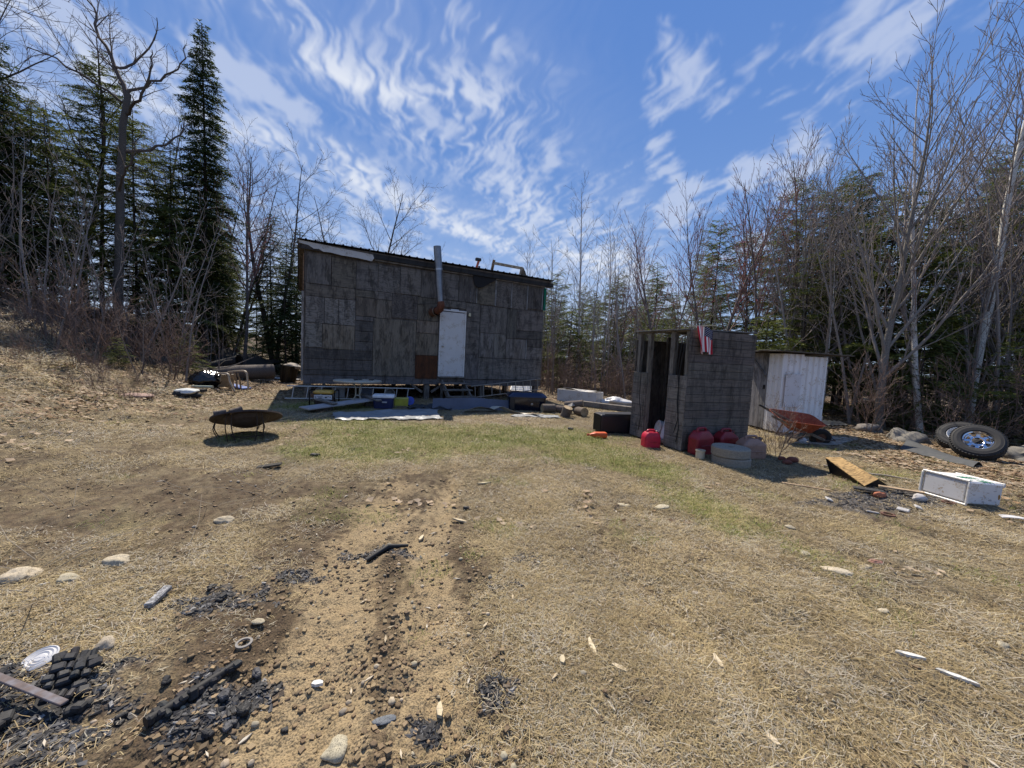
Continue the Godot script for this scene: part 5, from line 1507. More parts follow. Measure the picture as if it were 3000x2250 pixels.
func make_mid_things() -> void:
	cut_log("short log lying under the right end of the cabin's shadow", on(1.02, -10.45, 0.12), Vector3(1, 0, -0.3), 0.13, 0.36)
	cut_log("pale-ended log stump standing tilted in the split wood heap", on(1.42, -9.72, 0.13), Vector3(0.25, 1, 0.3), 0.13, 0.27)
	cut_log("reddish log end facing the camera in the split wood heap", on(1.86, -10.15, 0.11), Vector3(0.35, 0.05, 1), 0.12, 0.40)
	cut_log("log lying crosswise on top of the split wood heap", on(1.72, -10.45, 0.27), Vector3(1, 0.2, 0.35), 0.10, 0.5)
	cut_log("log at the back of the split wood heap", on(1.45, -10.45, 0.10), Vector3(1, 0, 0.5), 0.11, 0.42)
	lone("split_wood", "pale split of firewood leaning on the wood heap", "firewood", MB.new().with(Color(0.42, 0.40, 0.37)).extrude(PackedVector2Array([Vector2(-0.05, 0), Vector2(0.06, 0), Vector2(0.01, 0.09)]), 0.36, Transform3D(Basis(Vector3.UP, 0.7) * Basis(Vector3.RIGHT, -0.5), Vector3(0, 0.2, 0))), M.wood, on(1.52, -10.06), 0)
	# long white box
	var b := thing("white_trough", "long open white box on the grass in front of the thicket", "box", on(2.36, -13.25), -38)
	var wc := Color(0.60, 0.575, 0.53)
	part(b, "side", MB.new().with(wc).box(Vector3(0, 0.21, 0.25), Vector3(1.5, 0.42, 0.03), 0.005), M.grimy)
	part(b, "side", MB.new().with(wc * 0.9).box(Vector3(0, 0.21, -0.25), Vector3(1.5, 0.42, 0.03), 0.005), M.grimy)
	part(b, "end", MB.new().with(wc).box(Vector3(0.735, 0.21, 0), Vector3(0.03, 0.415, 0.47), 0.005), M.grimy)
	part(b, "end", MB.new().with(wc).box(Vector3(-0.735, 0.21, 0), Vector3(0.03, 0.415, 0.47), 0.005), M.grimy)
	part(b, "bottom", MB.new().with(Color(0.2, 0.18, 0.16)).box(Vector3(0, 0.03, 0), Vector3(1.44, 0.03, 0.47)), M.grimy)
	part(b, "loose_cover", MB.new().with(Color(0.70, 0.67, 0.60)).slab(16, 5, func(u, v): return Vector3(-0.72 + u * 1.4, 0.425 + 0.045 * sin(u * 7.0) * v + 0.01, -0.27 + v * 0.36), 0.006), M.grimy)
	lone("white_rubbish_bag", "crumpled white plastic bag right of the long white box", "bag", MB.new().with(Color(0.62, 0.62, 0.62)).blob(Vector3(0, 0.10, 0), Vector3(0.42, 0.15, 0.25), nz2, 1.1, 26, 4.0), M.plastic, on(3.38, -12.75), -20)
	lone("old_timber", "long squared timber lying from the wood heap towards the outhouse", "timber", MB.new().with(Color(0.24, 0.21, 0.175)).bar(Vector3(2.2, 0.10, -12.2), Vector3(3.9, 0.09, -11.05), 0.16, 0.16, Vector3.UP, 0.01), M.wood)
	# black bin on its side
	var k := thing("black_bin", "ribbed black plastic bin lying on its side left of the outhouse", "bin", on(2.23, -8.05, 0.20), 12)
	var rings := []
	for q in [[0.0, 0.36], [0.03, 0.38], [0.5, 0.40], [0.8, 0.42]]:
		var ring := PackedVector3Array()
		for p in rring(q[1], q[1], 0.04, 0.0, 0, 0, 3): ring.append(Vector3(q[0] - 0.42, -p.x, p.z))
		rings.append(ring)
	part(k, "body", MB.new().with(Color(0.011, 0.011, 0.012)).loft(rings, true, false), M.plastic)
	for j in 7: part(k, "end_rib", MB.new().with(Color(0.016, 0.016, 0.017)).box(Vector3(-0.43, 0.0, -0.15 + j * 0.05), Vector3(0.02, 0.35, 0.022), 0.005), M.plastic)
	for e in [-0.2, 0.2]: part(k, "side_rib", MB.new().with(Color(0.02, 0.02, 0.021)).box(Vector3(0.0, e, 0.205), Vector3(0.72, 0.02, 0.02), 0.005), M.plastic)
	# jugs and cans
	var j := thing("orange_jug", "orange plastic jug lying flat on grass before the black bin", "jug", on(1.72, -7.32, 0.055), 6)
	var jr := []
	for q in [[-0.20, 0.018], [-0.17, 0.02], [-0.165, 0.035], [-0.12, 0.05], [-0.08, 0.075], [0.12, 0.078], [0.14, 0.07]]:
		var ring := PackedVector3Array()
		for p in rring(q[1] * 1.5, q[1] * 2, q[1] * 0.5, 0.0, 0, 0, 3): ring.append(Vector3(q[0], -p.x, p.z))
		jr.append(ring)
	part(j, "body", MB.new().with(Color(0.62, 0.10, 0.012)).loft(jr), M.plastic)
	part(j, "cap", MB.new().with(Color(0.5, 0.06, 0.02)).rod(Vector3(-0.235, 0, 0), Vector3(-0.195, 0, 0), 0.022, 10), M.plastic)
	gas_can("small bright red fuel can before the outhouse doorway", on(2.52, -6.78), 10, 0.30, 0.30, 0.20, Color(0.55, 0.015, 0.05), 0.0)
	gas_can("large dark red fuel can at the outhouse's front corner", on(3.22, -6.39), 24, 0.40, 0.44, 0.22, Color(0.26, 0.012, 0.025), 0.6)
	gas_can("dark red fuel can half hidden behind the concrete disks", on(3.76, -6.62), 20, 0.42, 0.40, 0.22, Color(0.24, 0.012, 0.022), 1.0)
	gas_can("faded tan-pink fuel can right of the concrete disks", on(4.02, -6.32), 10, 0.44, 0.36, 0.24, Color(0.33, 0.20, 0.15), 1.0)
	lone("small_pot", "small off-white plastic pot between red can and concrete disks", "pot", MB.new().with(Color(0.50, 0.45, 0.33)).lathe([Vector2(0.001, 0), Vector2(0.065, 0), Vector2(0.07, 0.02), Vector2(0.068, 0.12), Vector2(0.075, 0.12), Vector2(0.075, 0.14), Vector2(0.06, 0.14), Vector2(0.058, 0.03), Vector2(0.001, 0.03)], 18), M.grimy, on(3.06, -6.06), 0)
	for q in [[0.0, "upper of two stacked concrete disks in front of the fuel cans", 0.145, 0.0], [1.0, "lower of two stacked concrete disks in front of the fuel cans", 0.0, 0.02]]:
		lone("concrete_disk", q[1], "concrete disk", MB.new().with(Color(0.31, 0.28, 0.22)).lathe([Vector2(0.05, 0.135), Vector2(0.05, 0.0), Vector2(0.255, 0.0), Vector2(0.268, 0.012), Vector2(0.27, 0.125), Vector2(0.258, 0.14), Vector2(0.06, 0.142), Vector2(0.05, 0.135)], 36), M.stone, on(3.42, -5.86, q[2] - 0.005) + Vector3(q[3], 0, 0), 0)
	for q in [[4.42, -6.02, 0.07, "nearest"], [4.58, -6.12, 0.085, "largest"], [4.50, -6.25, 0.06, "farthest"]]:
		lone("brick_lump", "%s broken red brick lump in the dead weeds by the fuel cans" % q[3], "brick", MB.new().with(Color(0.20, 0.065, 0.04)).blob(Vector3(0, q[2] * 0.4, 0), Vector3(q[2], q[2] * 0.6, q[2] * 0.7), nz, 0.6, 10, q[0]), M.stone, on(q[0], q[1]), 0, "brick lumps in the dead weeds")
	# wheelbarrow
	var w := thing("wheelbarrow", "rusty red wheelbarrow with wooden handles leaning before the white shed", "wheelbarrow", on(5.86, -7.98, 0.0), -8)
	w.rotation_degrees.x = 16
	w.rotation_degrees.z = -5
	var tr := []
	var ti := []
	for q in [[0.46, 0.34, 0.30, 0.08], [0.56, 0.40, 0.36, 0.04], [0.72, 0.50, 0.46, 0.0], [0.86, 0.60, 0.54, -0.03], [0.89, 0.63, 0.555, -0.03]]:
		tr.append(rring(q[0], q[1], 0.13, q[2], q[3], 0, 5))
	for q in [[0.86, 0.60, 0.556, -0.03], [0.70, 0.48, 0.47, 0.0], [0.54, 0.38, 0.375, 0.04], [0.44, 0.32, 0.32, 0.08]]:
		tr.append(rring(q[0], q[1], 0.12, q[2], q[3], 0, 5))
	part(w, "tray", MB.new().with(Color(0.33, 0.085, 0.032)).loft(tr, true, true), M.rust)
	for z in [-0.20, 0.20]:
		part(w, "handle", MB.new().with(Color(0.20, 0.165, 0.125)).bar(Vector3(0.58, 0.17, z * 0.45), Vector3(-0.52, 0.56, z * 1.35), 0.05, 0.04, Vector3.UP, 0.006), M.wood)
		part(w, "grip", MB.new().with(Color(0.03, 0.03, 0.03)).rod(Vector3(-0.50, 0.553, z * 1.34), Vector3(-0.66, 0.612, z * 1.48), 0.022, 8), M.rubber)
		part(w, "leg", MB.new().with(Color(0.06, 0.05, 0.045)).tube(pv([Vector3(-0.10, 0.42, z), Vector3(-0.16, 0.02, z * 1.1), Vector3(-0.06, 0.015, z * 1.1), Vector3(0.16, 0.30, z * 0.8)]), pf([0.014]), 6), M.rust)
	var wh := part(w, "wheel", MB.new().with(Color(0.018, 0.017, 0.016)).lathe([Vector2(0.10, -0.035), Vector2(0.16, -0.045), Vector2(0.195, -0.03), Vector2(0.20, 0.0), Vector2(0.195, 0.03), Vector2(0.16, 0.045), Vector2(0.10, 0.035)], 24, Transform3D(Basis(Vector3.RIGHT, PI / 2), Vector3(0.55, 0.18, 0))), M.rubber)
	part(wh, "rim", MB.new().with(Color(0.16, 0.08, 0.05)).lathe([Vector2(0.001, -0.03), Vector2(0.105, -0.02), Vector2(0.105, 0.02), Vector2(0.001, 0.03)], 20, Transform3D(Basis(Vector3.RIGHT, PI / 2), Vector3(0.55, 0.18, 0))), M.rust)
	part(w, "nose_brace", MB.new().with(Color(0.07, 0.05, 0.04)).tube(pv([Vector3(0.50, 0.15, -0.1), Vector3(0.78, 0.20, -0.08), Vector3(0.78, 0.20, 0.08), Vector3(0.50, 0.15, 0.1)]), pf([0.014]), 6), M.rust)
	lone("white_rag", "white rag hanging under the wheelbarrow tray", "rag", MB.new().with(Color(0.6, 0.6, 0.62)).blob(Vector3(0, 0.06, 0), Vector3(0.09, 0.06, 0.06), nz2, 1.0, 14, 8.0), M.cloth, on(6.02, -7.80, 0.0), 0)
	lone("plywood_floor_sheet", "grey plywood sheet lying flat before the white shed", "plywood", MB.new().with(Color(0.36, 0.335, 0.30)).slab(24, 16, func(u, v):
		var p := Vector2(5.75, -7.70).lerp(Vector2(6.65, -7.72), u).lerp(Vector2(7.15, -8.78).lerp(Vector2(7.85, -8.55), u), v)
		return Vector3(p.x, gy(p.x, p.y) * 0.3 + 0.028, p.y), 0.014), M.ply)
	lone("loose_roof_sheet", "bright ribbed metal roofing lying behind the white shed", "metal sheet", MB.new().with(Color(0.60, 0.61, 0.60)).slab(40, 4, func(u, v):
		var p := Vector2(7.9, -10.15).lerp(Vector2(9.3, -10.5), u).lerp(Vector2(8.5, -11.4).lerp(Vector2(9.75, -11.3), u), v)
		return Vector3(p.x, gy(p.x, p.y) + 0.05 + 0.014 * sin(u * 60.0), p.y), 0.004), M.metal)
	lone("white_block", "pale block standing behind the white shed's right corner", "block", MB.new().with(Color(0.5, 0.49, 0.45)).box(Vector3(0, 0.16, 0), Vector3(0.20, 0.34, 0.18), 0.01), M.stone, on(8.0, -10.0), 20)

func tire(called: String, label: String, at: Vector3, axis: Vector3, chrome: bool) -> void:
	var o := thing(called, label, "wheel", at)
	var y := axis.normalized()
	var x := Vector3.UP.cross(y).normalized()
	o.basis = Basis(x, y, x.cross(y)).scaled(Vector3.ONE * 0.88)
	part(o, "tyre", MB.new().with(Color(0.030, 0.030, 0.031)).lathe([Vector2(0.215, -0.09), Vector2(0.24, -0.115), Vector2(0.30, -0.125), Vector2(0.36, -0.115), Vector2(0.392, -0.09), Vector2(0.402, -0.05), Vector2(0.402, -0.04), Vector2(0.395, -0.035), Vector2(0.404, -0.03), Vector2(0.406, 0.0), Vector2(0.396, 0.005), Vector2(0.404, 0.03), Vector2(0.402, 0.05), Vector2(0.392, 0.09), Vector2(0.36, 0.115), Vector2(0.352, 0.121), Vector2(0.34, 0.119), Vector2(0.30, 0.125), Vector2(0.24, 0.115), Vector2(0.215, 0.09), Vector2(0.21, 0.05), Vector2(0.21, -0.05), Vector2(0.215, -0.09)], 56), M.rubber)
	var tread := MB.new().with(Color(0.026, 0.026, 0.027))
	for k in 48:
		for e in [-1.0, 1.0]:
			var b := Basis(Vector3.UP, TAU * (k + 0.25 * e) / 48.0)
			tread.box(b * Vector3(0.394, e * 0.078, 0), Vector3(0.020, 0.045, 0.036), 0.003, b * Basis(Vector3.RIGHT, 0.3 * e))
	part(o, "tread", tread, M.rubber)
	var kc := Color(0.72, 0.73, 0.76) if chrome else Color(0.60, 0.60, 0.58)
	var mt: Material = M.chrome if chrome else M.grimy
	part(o, "rim", MB.new().with(kc).lathe([Vector2(0.19, -0.08), Vector2(0.21, -0.08), Vector2(0.214, 0.085), Vector2(0.222, 0.098), Vector2(0.214, 0.104), Vector2(0.197, 0.09), Vector2(0.190, 0.05), Vector2(0.186, 0.02), Vector2(0.19, -0.08)], 48), mt)
	part(o, "hub_disc", MB.new().with(kc).lathe([Vector2(0.078, 0.022), Vector2(0.082, 0.058), Vector2(0.09, 0.062), Vector2(0.115, 0.055), Vector2(0.125, 0.038)], 36).lathe([Vector2(0.172, 0.03), Vector2(0.188, 0.045)], 36), mt)
	for k in 8:
		var b := Basis(Vector3.UP, TAU * k / 8.0)
		part(o, "spoke", MB.new().with(kc).box(b * Vector3(0.150, 0.036, 0), Vector3(0.07, 0.012, 0.058), 0.004, b * Basis(Vector3(0, 0, 1), -0.12)), mt)
		part(o, "lug_nut", MB.new().with(kc).rod(b * Vector3(0.098, 0.055, 0.012), b * Vector3(0.098, 0.075, 0.012), 0.009, 6), mt)
	part(o, "inner_barrel", MB.new().with(kc * 0.8).lathe([Vector2(0.19, -0.09), Vector2(0.185, 0.0)], 36), mt)

func make_right_things() -> void:
	tire("truck_wheel", "mounted truck tyre with chrome eight-hole wheel, leaning uppermost", Vector3(8.74, 0.31, -7.12), Vector3(-0.58, 0.66, 0.50), true)
	tire("truck_wheel", "mounted truck tyre with white wheel, behind the chrome one", Vector3(9.36, 0.28, -7.92), Vector3(-0.58, 0.74, 0.34), false)
	var mat := func(u: float, v: float):
		var p := Vector2(7.75, -7.55).lerp(Vector2(9.0, -8.6), v).lerp(Vector2(7.72, -6.30).lerp(Vector2(8.35, -6.62), v), u)
		return Vector3(p.x, gy(p.x, p.y) + 0.03 + 0.05 * sin(v * 5.0) * (0.4 + u) + 0.09 * exp(-pow((v - 0.75) / 0.2, 2.0)) * (1 - u), p.y)
	lone("rubber_mat", "grey rubber mat lying under the leaning truck wheels", "mat", MB.new().with(Color(0.075, 0.08, 0.082)).slab(28, 12, mat, 0.012), M.rubber)
	# white chest
	var c := thing("white_chest", "white chest on its side with faded green lettering on top", "cooler", Vector3(5.42, gy(5.45, -4.6) + 0.02, -4.44), 9)
	c.scale = Vector3.ONE * 0.86
	c.rotation_degrees.x = 0
	c.rotation_degrees.z = -4
	# local x runs along the long side, z along the short open end
	var wc := Color(0.74, 0.73, 0.70)
	part(c, "shell", MB.new().with(wc).box(Vector3(0.30, 0.16, -0.26), Vector3(0.60, 0.32, 0.52), 0.022), M.grimy)
	var rimr := MB.new().with(Color(0.78, 0.77, 0.73))
	rimr.box(Vector3(-0.012, 0.325, -0.26), Vector3(0.035, 0.028, 0.54), 0.008)
	rimr.box(Vector3(-0.012, -0.005, -0.26), Vector3(0.035, 0.028, 0.54), 0.008)
	rimr.box(Vector3(-0.012, 0.16, 0.005), Vector3(0.035, 0.302, 0.028), 0.008)
	rimr.box(Vector3(-0.012, 0.16, -0.525), Vector3(0.035, 0.302, 0.028), 0.008)
	part(c, "rim", rimr, M.plastic)
	part(c, "gasket", MB.new().with(Color(0.52, 0.50, 0.47)).box(Vector3(-0.003, 0.16, -0.26), Vector3(0.012, 0.290, 0.49), 0.003), M.rubber)
	part(c, "end_panel", MB.new().with(Color(0.70, 0.69, 0.66)).box(Vector3(-0.010, 0.16, -0.26), Vector3(0.020, 0.262, 0.462), 0.006), M.grimy)
	part(c, "rear_rim", MB.new().with(Color(0.78, 0.77, 0.74)).box(Vector3(0.598, 0.30, -0.26), Vector3(0.02, 0.06, 0.54), 0.006), M.plastic)
	for q in [[0.17, -0.25, 0.012, 0.03], [0.185, -0.27, 0.008, 0.02], [0.155, -0.235, 0.007, 0.018], [0.20, -0.24, 0.005, 0.035], [0.14, -0.26, 0.006, 0.02]]:
		part(c, "stain", MB.new().with(Color(0.40, 0.29, 0.18)).blob(Vector3(-0.016, q[0], q[1]), Vector3(0.0016, q[2], q[3]), nz2, 1.6, 14, q[1] * 70), M.matte)
	part(c, "stain", MB.new().with(Color(0.38, 0.20, 0.04)).blob(Vector3(0.545, 0.13, 0.0), Vector3(0.022, 0.034, 0.0025), nz2, 0.6, 12, 5.0), M.matte)
	for q in [[0.10, 0.14], [0.17, 0.20], [0.24, 0.11], [0.33, 0.18], [0.40, 0.08], [0.46, 0.21], [0.14, 0.06], [0.29, 0.05], [0.50, 0.06]]:
		part(c, "scuff", MB.new().with(Color(0.50, 0.475, 0.44)).blob(Vector3(q[0], q[1], 0.0), Vector3(rr(0.012, 0.03), rr(0.005, 0.010), 0.0022), nz2, 1.0, 10, q[0] * 90), M.matte)
	# worn green letter strokes, most of them rubbed away
	for q in [[-0.16, 0.0, -0.05, 0.06], [-0.11, 0.0, -0.05, 0.03], [-0.13, -0.045, 0.05, 0.0], [-0.07, 0.0, -0.035, 0.055], [-0.045, -0.05, 0.03, -0.045], [-0.02, 0.0, -0.035, 0.05], [0.0, -0.045, 0.035, -0.04], [0.03, 0.005, -0.03, 0.05], [0.05, -0.045, 0.03, -0.045], [0.085, 0.0, -0.03, 0.05], [0.10, -0.045, 0.03, -0.04], [0.135, 0.0, -0.025, 0.05], [0.12, -0.02, 0.05, 0.0]]:
		part(c, "lettering", MB.new().with(Color(0.03, 0.24, 0.13)).bar(Vector3(0.30 + q[0] * 1.1, 0.322, -0.18 - q[1] * 1.9), Vector3(0.30 + q[0] * 1.1 + q[2] * 0.6, 0.322, -0.18 - q[1] * 1.9 - q[3] * 1.9), 0.004, 0.020), M.matte)
	lone("white_scrap", "flat white plastic scrap on the ground right of the white chest", "scrap", MB.new().with(Color(0.62, 0.62, 0.62)).slab(10, 4, func(u, v): return Vector3(u * 0.34, 0.02 + 0.02 * sin(u * 4), (v - 0.5) * 0.10 * (1 - u * 0.6)), 0.008), M.plastic, on(5.42, -4.12, 0.0), -35)
	# burnt plywood corner
	var b := thing("burnt_plywood", "bent piece of scorched plywood standing in the burn pile", "plywood", Vector3(4.66, 0.0, -4.96), 0)
	b.scale = Vector3.ONE * 0.78
	var pl := MB.new().with(Color(0.46, 0.30, 0.125))
	pl.quad(Vector3(0.02, 0.035, 0.02), Vector3(0.26, 0.16, 0.0), Vector3(0.33, 0.31, -0.85), Vector3(0.0, 0.30, -0.80))
	pl.quad(Vector3(0.02, 0.022, 0.02), Vector3(0.0, 0.287, -0.80), Vector3(0.33, 0.297, -0.85), Vector3(0.26, 0.147, 0.0))
	part(b, "top_face", pl, M.wavy, "tan lit face of the plywood")
	var pb := MB.new().with(Color(0.012, 0.011, 0.010))
	pb.quad(Vector3(0.0, 0.29, -0.80), Vector3(0.02, 0.03, 0.02), Vector3(0.03, 0.0, 0.02), Vector3(0.06, 0.0, -0.72))
	pb.quad(Vector3(0.26, 0.155, 0.0), Vector3(0.58, 0.0, -0.12), Vector3(0.72, 0.02, -0.85), Vector3(0.33, 0.305, -0.85))
	pb.quad(Vector3(0.03, 0.03, 0.015), Vector3(0.26, 0.15, 0.0), Vector3(0.56, 0.0, -0.11), Vector3(0.10, 0.0, 0.0))
	part(b, "charred_face", pb, M.char, "charred black side of the plywood")
	lone("raw_plank", "pale split plank lying across the burn pile", "plank", MB.new().with(Color(0.46, 0.33, 0.20)).bar(Vector3(4.78, 0.06, -4.86), Vector3(5.12, 0.07, -4.62), 0.02, 0.07, Vector3.UP, 0.003), M.wood)
	lone("charred_plank", "charred curved board under the bent plywood", "plank", MB.new().with(Color(0.05, 0.048, 0.047)).bar(Vector3(4.38, 0.05, -4.78), Vector3(4.62, 0.06, -4.62), 0.02, 0.10, Vector3.UP, 0.004), M.char)
	lone("lath", "thin bleached lath on the grass left of the burn pile", "lath", MB.new().with(Color(0.40, 0.29, 0.18)).bar(on(3.62, -4.98, 0.02), on(4.05, -4.72, 0.025), 0.012, 0.04, Vector3.UP, 0.002), M.wood)
	for q in [[4.95, -5.95, 5.35, -5.55, "bleached stick on the grass above the bent plywood"], [5.2, -5.6, 5.75, -5.35, "second bleached stick on the grass above the bent plywood"]]:
		lone("stick", q[4], "stick", MB.new().with(Color(0.42, 0.36, 0.28)).tube(pv([on(q[0], q[1], 0.025), on((q[0] + q[2]) / 2, (q[1] + q[3]) / 2, 0.03), on(q[2], q[3], 0.02)]), pf([0.016, 0.014, 0.008]), 6), M.bark)
	lone("orange_scrap", "crumpled orange-brown scrap in the burn pile", "scrap", MB.new().with(Color(0.45, 0.16, 0.08)).blob(Vector3(0, 0.035, 0), Vector3(0.055, 0.05, 0.035), nz2, 1.2, 12, 3.0), M.matte, on(4.56, -4.60), 0)
	lone("white_lump", "white plaster lump in the burn pile", "lump", MB.new().with(Color(0.60, 0.57, 0.54)).blob(Vector3(0, 0.035, 0), Vector3(0.075, 0.05, 0.05), nz2, 0.7, 12, 6.0), M.stone, on(4.95, -4.52), 0)
	for q in [[5.28, -4.50, "rusty metal ring beside the white chest"], [4.05, -3.98, "dark metal ring at the burn pile's near edge"]]:
		lone("metal_ring", q[2], "ring", MB.new().with(Color(0.16, 0.085, 0.055)).lathe([Vector2(0.040, 0.0), Vector2(0.060, 0.0), Vector2(0.060, 0.016), Vector2(0.040, 0.016), Vector2(0.040, 0.0)], 24), M.rust, on(q[0], q[1], 0.015), 0)
	for q in [[9.05, -8.75, 0.42, 0.24, "grey rounded boulder left of the truck wheels"], [9.75, -7.15, 0.55, 0.32, "large grey boulder right of the truck wheels"], [9.35, -10.0, 0.40, 0.20, "mossy boulder at the foot of the maple"], [10.0, -6.75, 0.36, 0.2, "low tan boulder beside the large grey boulder"], [9.6, -9.35, 0.28, 0.14, "small boulder between the maple and the truck wheels"]]:
		lone("boulder", q[4], "boulder", MB.new().with(vary(Color(0.22, 0.20, 0.17))).blob(Vector3(0, q[3] * 0.05, 0), Vector3(q[2], q[3], q[2] * 0.75), nz2, 0.9, 26, q[0] * 7), M.stone, on(q[0], q[1]), 30)

func make_left_things() -> void:
	# fire bowl
	var f := thing("fire_bowl", "round rusty fire bowl on thin bent legs, tilted in the yard", "fire pit", Vector3(-4.20, gy(-4.2, -6.05) + 0.02, -6.08), 8)
	var tilt := Transform3D(Basis(Vector3(0, 0, 1), 0.19) * Basis(Vector3.RIGHT, -0.34), Vector3(0, 0.31, 0))
	part(f, "rim", MB.new().with(Color(0.045, 0.034, 0.030)).lathe([Vector2(0.31, -0.010), Vector2(0.42, -0.012), Vector2(0.47, -0.030), Vector2(0.485, -0.026), Vector2(0.48, 0.0), Vector2(0.42, 0.012), Vector2(0.31, 0.004), Vector2(0.31, -0.010)], 48, tilt), M.rust)
	part(f, "bowl", MB.new().with(Color(0.06, 0.050, 0.042)).lathe([Vector2(0.001, -0.17), Vector2(0.10, -0.162), Vector2(0.20, -0.128), Vector2(0.275, -0.07), Vector2(0.315, 0.0), Vector2(0.305, 0.0), Vector2(0.26, -0.07), Vector2(0.18, -0.12), Vector2(0.001, -0.155)], 40, tilt), M.rust)
	for a in [200.0, 320.0, 265.0, 90.0]:
		var d := Vector3(cos(deg_to_rad(a)), 0, -sin(deg_to_rad(a)))
		var t := Vector3(-d.z, 0, d.x)
		for e in [-0.035, 0.035]:
			var top: Vector3 = tilt * (d * 0.40 + Vector3(0, -0.02, 0)) + t * e
			var low: Vector3 = Vector3(d.x * 0.37, -0.02, d.z * 0.37) + t * e * 1.6
			part(f, "leg", MB.new().with(Color(0.04, 0.028, 0.022)).tube(smooth_pts(pv([top, top.lerp(low, 0.45) + d * 0.05, low]), 4), pf([0.008]), 6), M.rust)
	part(f, "leg_ring", MB.new().with(Color(0.04, 0.028, 0.022)).lathe([Vector2(0.21, 0.02), Vector2(0.222, 0.02), Vector2(0.222, 0.034), Vector2(0.21, 0.034), Vector2(0.21, 0.02)], 30), M.rust)
	cut_log("short round log resting on the fire bowl's far rim", f.transform * tilt * Vector3(-0.22, 0.045, 0.30), Vector3(1, 0.22, -0.6), 0.045, 0.16)
	cut_log("second log end resting on the fire bowl", f.transform * tilt * Vector3(0.02, 0.04, 0.34), Vector3(0.6, 0.3, -1), 0.04, 0.16)
	# rubbish by the bank
	lone("black_rubbish_bag", "full shiny black rubbish bag by the fallen chair", "bag", MB.new().with(Color(0.010, 0.010, 0.011)).grid(56, 36, func(a: float, b: float):
		var th := -a * TAU
		var ph := (b - 0.5) * PI
		var d := Vector3(cos(ph) * cos(th), sin(ph), cos(ph) * sin(th))
		var k := 1.0 + 0.22 * nz.get_noise_3d(d.x * 2.0, d.y * 2.0, d.z * 2.0) + 0.10 * absf(nz2.get_noise_3d(d.x * 9, d.y * 5, d.z * 9)) - 0.06 * absf(nzg.get_noise_3d(d.x * 14, d.y * 7, d.z * 14))
		return Vector3(0, 0.20, 0) + d * Vector3(0.42, 0.27, 0.34) * k, Vector2.ONE, true), M.gloss, on(-8.72, -10.95), 20)
	var c := thing("plastic_chair", "beige plastic garden chair tipped onto its back", "chair", on(-8.05, -11.05, 0.0), -15)
	var bk := Color(0.45, 0.36, 0.25)
	part(c, "arm", MB.new().with(bk).tube(smooth_pts(pv([Vector3(-0.5, 0.50, -0.25), Vector3(-0.1, 0.56, -0.25), Vector3(0.18, 0.55, -0.25), Vector3(0.24, 0.35, -0.25), Vector3(0.28, 0.02, -0.25)]), 3), pf([0.028]), 7), M.plastic)
	part(c, "arm", MB.new().with(bk).tube(smooth_pts(pv([Vector3(-0.5, 0.44, 0.25), Vector3(-0.1, 0.50, 0.25), Vector3(0.14, 0.49, 0.25), Vector3(0.20, 0.30, 0.25), Vector3(0.38, 0.02, 0.25)]), 3), pf([0.028]), 7), M.plastic)
	for k in 4: part(c, "back_slat", MB.new().with(vary(Color(0.27, 0.17, 0.08), 0.2)).tube(smooth_pts(pv([Vector3(-0.02, 0.50, -0.16 + k * 0.11), Vector3(0.06, 0.30, -0.16 + k * 0.11), Vector3(0.10, 0.06, -0.16 + k * 0.11)]), 3), pf([0.022]), 6), M.plastic)
	part(c, "seat", MB.new().with(bk * 0.8).box(Vector3(-0.22, 0.28, 0), Vector3(0.40, 0.03, 0.44), 0.01, Basis(Vector3(0, 0, 1), 1.2)), M.plastic)
	lone("slatted_scrap", "brown slatted plastic piece lying before the black rubbish bag", "scrap", MB.new().with(Color(0.23, 0.13, 0.05)).slab(14, 3, func(u, v): return Vector3(u * 0.5, 0.06 + 0.14 * u + 0.02 * sin(u * 44.0), (v - 0.5) * 0.16), 0.012), M.plastic, on(-8.02, -10.35), 18)
	lone("pale_pole", "short pale green pole lying before the black rubbish bag", "pole", MB.new().with(Color(0.38, 0.42, 0.33)).rod(Vector3(-0.28, 0.07, 0), Vector3(0.25, 0.08, 0.02), 0.035, 10), M.plastic, on(-8.28, -10.28), 6)
	lone("dark_board", "dark flat board behind the snowy white bundle", "board", MB.new().with(Color(0.05, 0.045, 0.04)).box(Vector3(0, 0.10, 0), Vector3(0.62, 0.07, 0.16), 0.005), M.wood, on(-8.02, -9.60), 4)
	var sb := thing("white_bundle", "white-topped dark bundle lying at the foot of the bank", "bundle", on(-7.62, -8.98), 6)
	part(sb, "base", MB.new().with(Color(0.022, 0.022, 0.02)).blob(Vector3(0, 0.06, 0), Vector3(0.29, 0.11, 0.19), nz2, 0.4, 18, 2.0), M.matte)
	part(sb, "white_top", MB.new().with(Color(0.66, 0.68, 0.64)).blob(Vector3(0, 0.135, 0), Vector3(0.30, 0.07, 0.19), nz2, 0.5, 20, 7.0), M.cloth)
	lone("blue_chair_frame", "small blue folded plastic stool beside the fallen chair", "stool", MB.new().with(Color(0.07, 0.14, 0.42)).box(Vector3(0, 0.10, 0), Vector3(0.74, 0.05, 0.34), 0.012, Basis(Vector3(0, 0, 1), -0.14)), M.plastic, on(-8.45, -11.75), -8)
	lone("fallen_log", "thick bark-covered log lying behind the fallen chair", "log", MB.new().with(Color(0.15, 0.13, 0.115)).tube(pv([Vector3(-0.75, 0.10, 0.75), Vector3(-0.1, 0.20, 0.1), Vector3(0.75, 0.26, -0.75)]), pf([0.25, 0.28, 0.28]), 14), M.bark, on(-10.0, -14.1), 0)
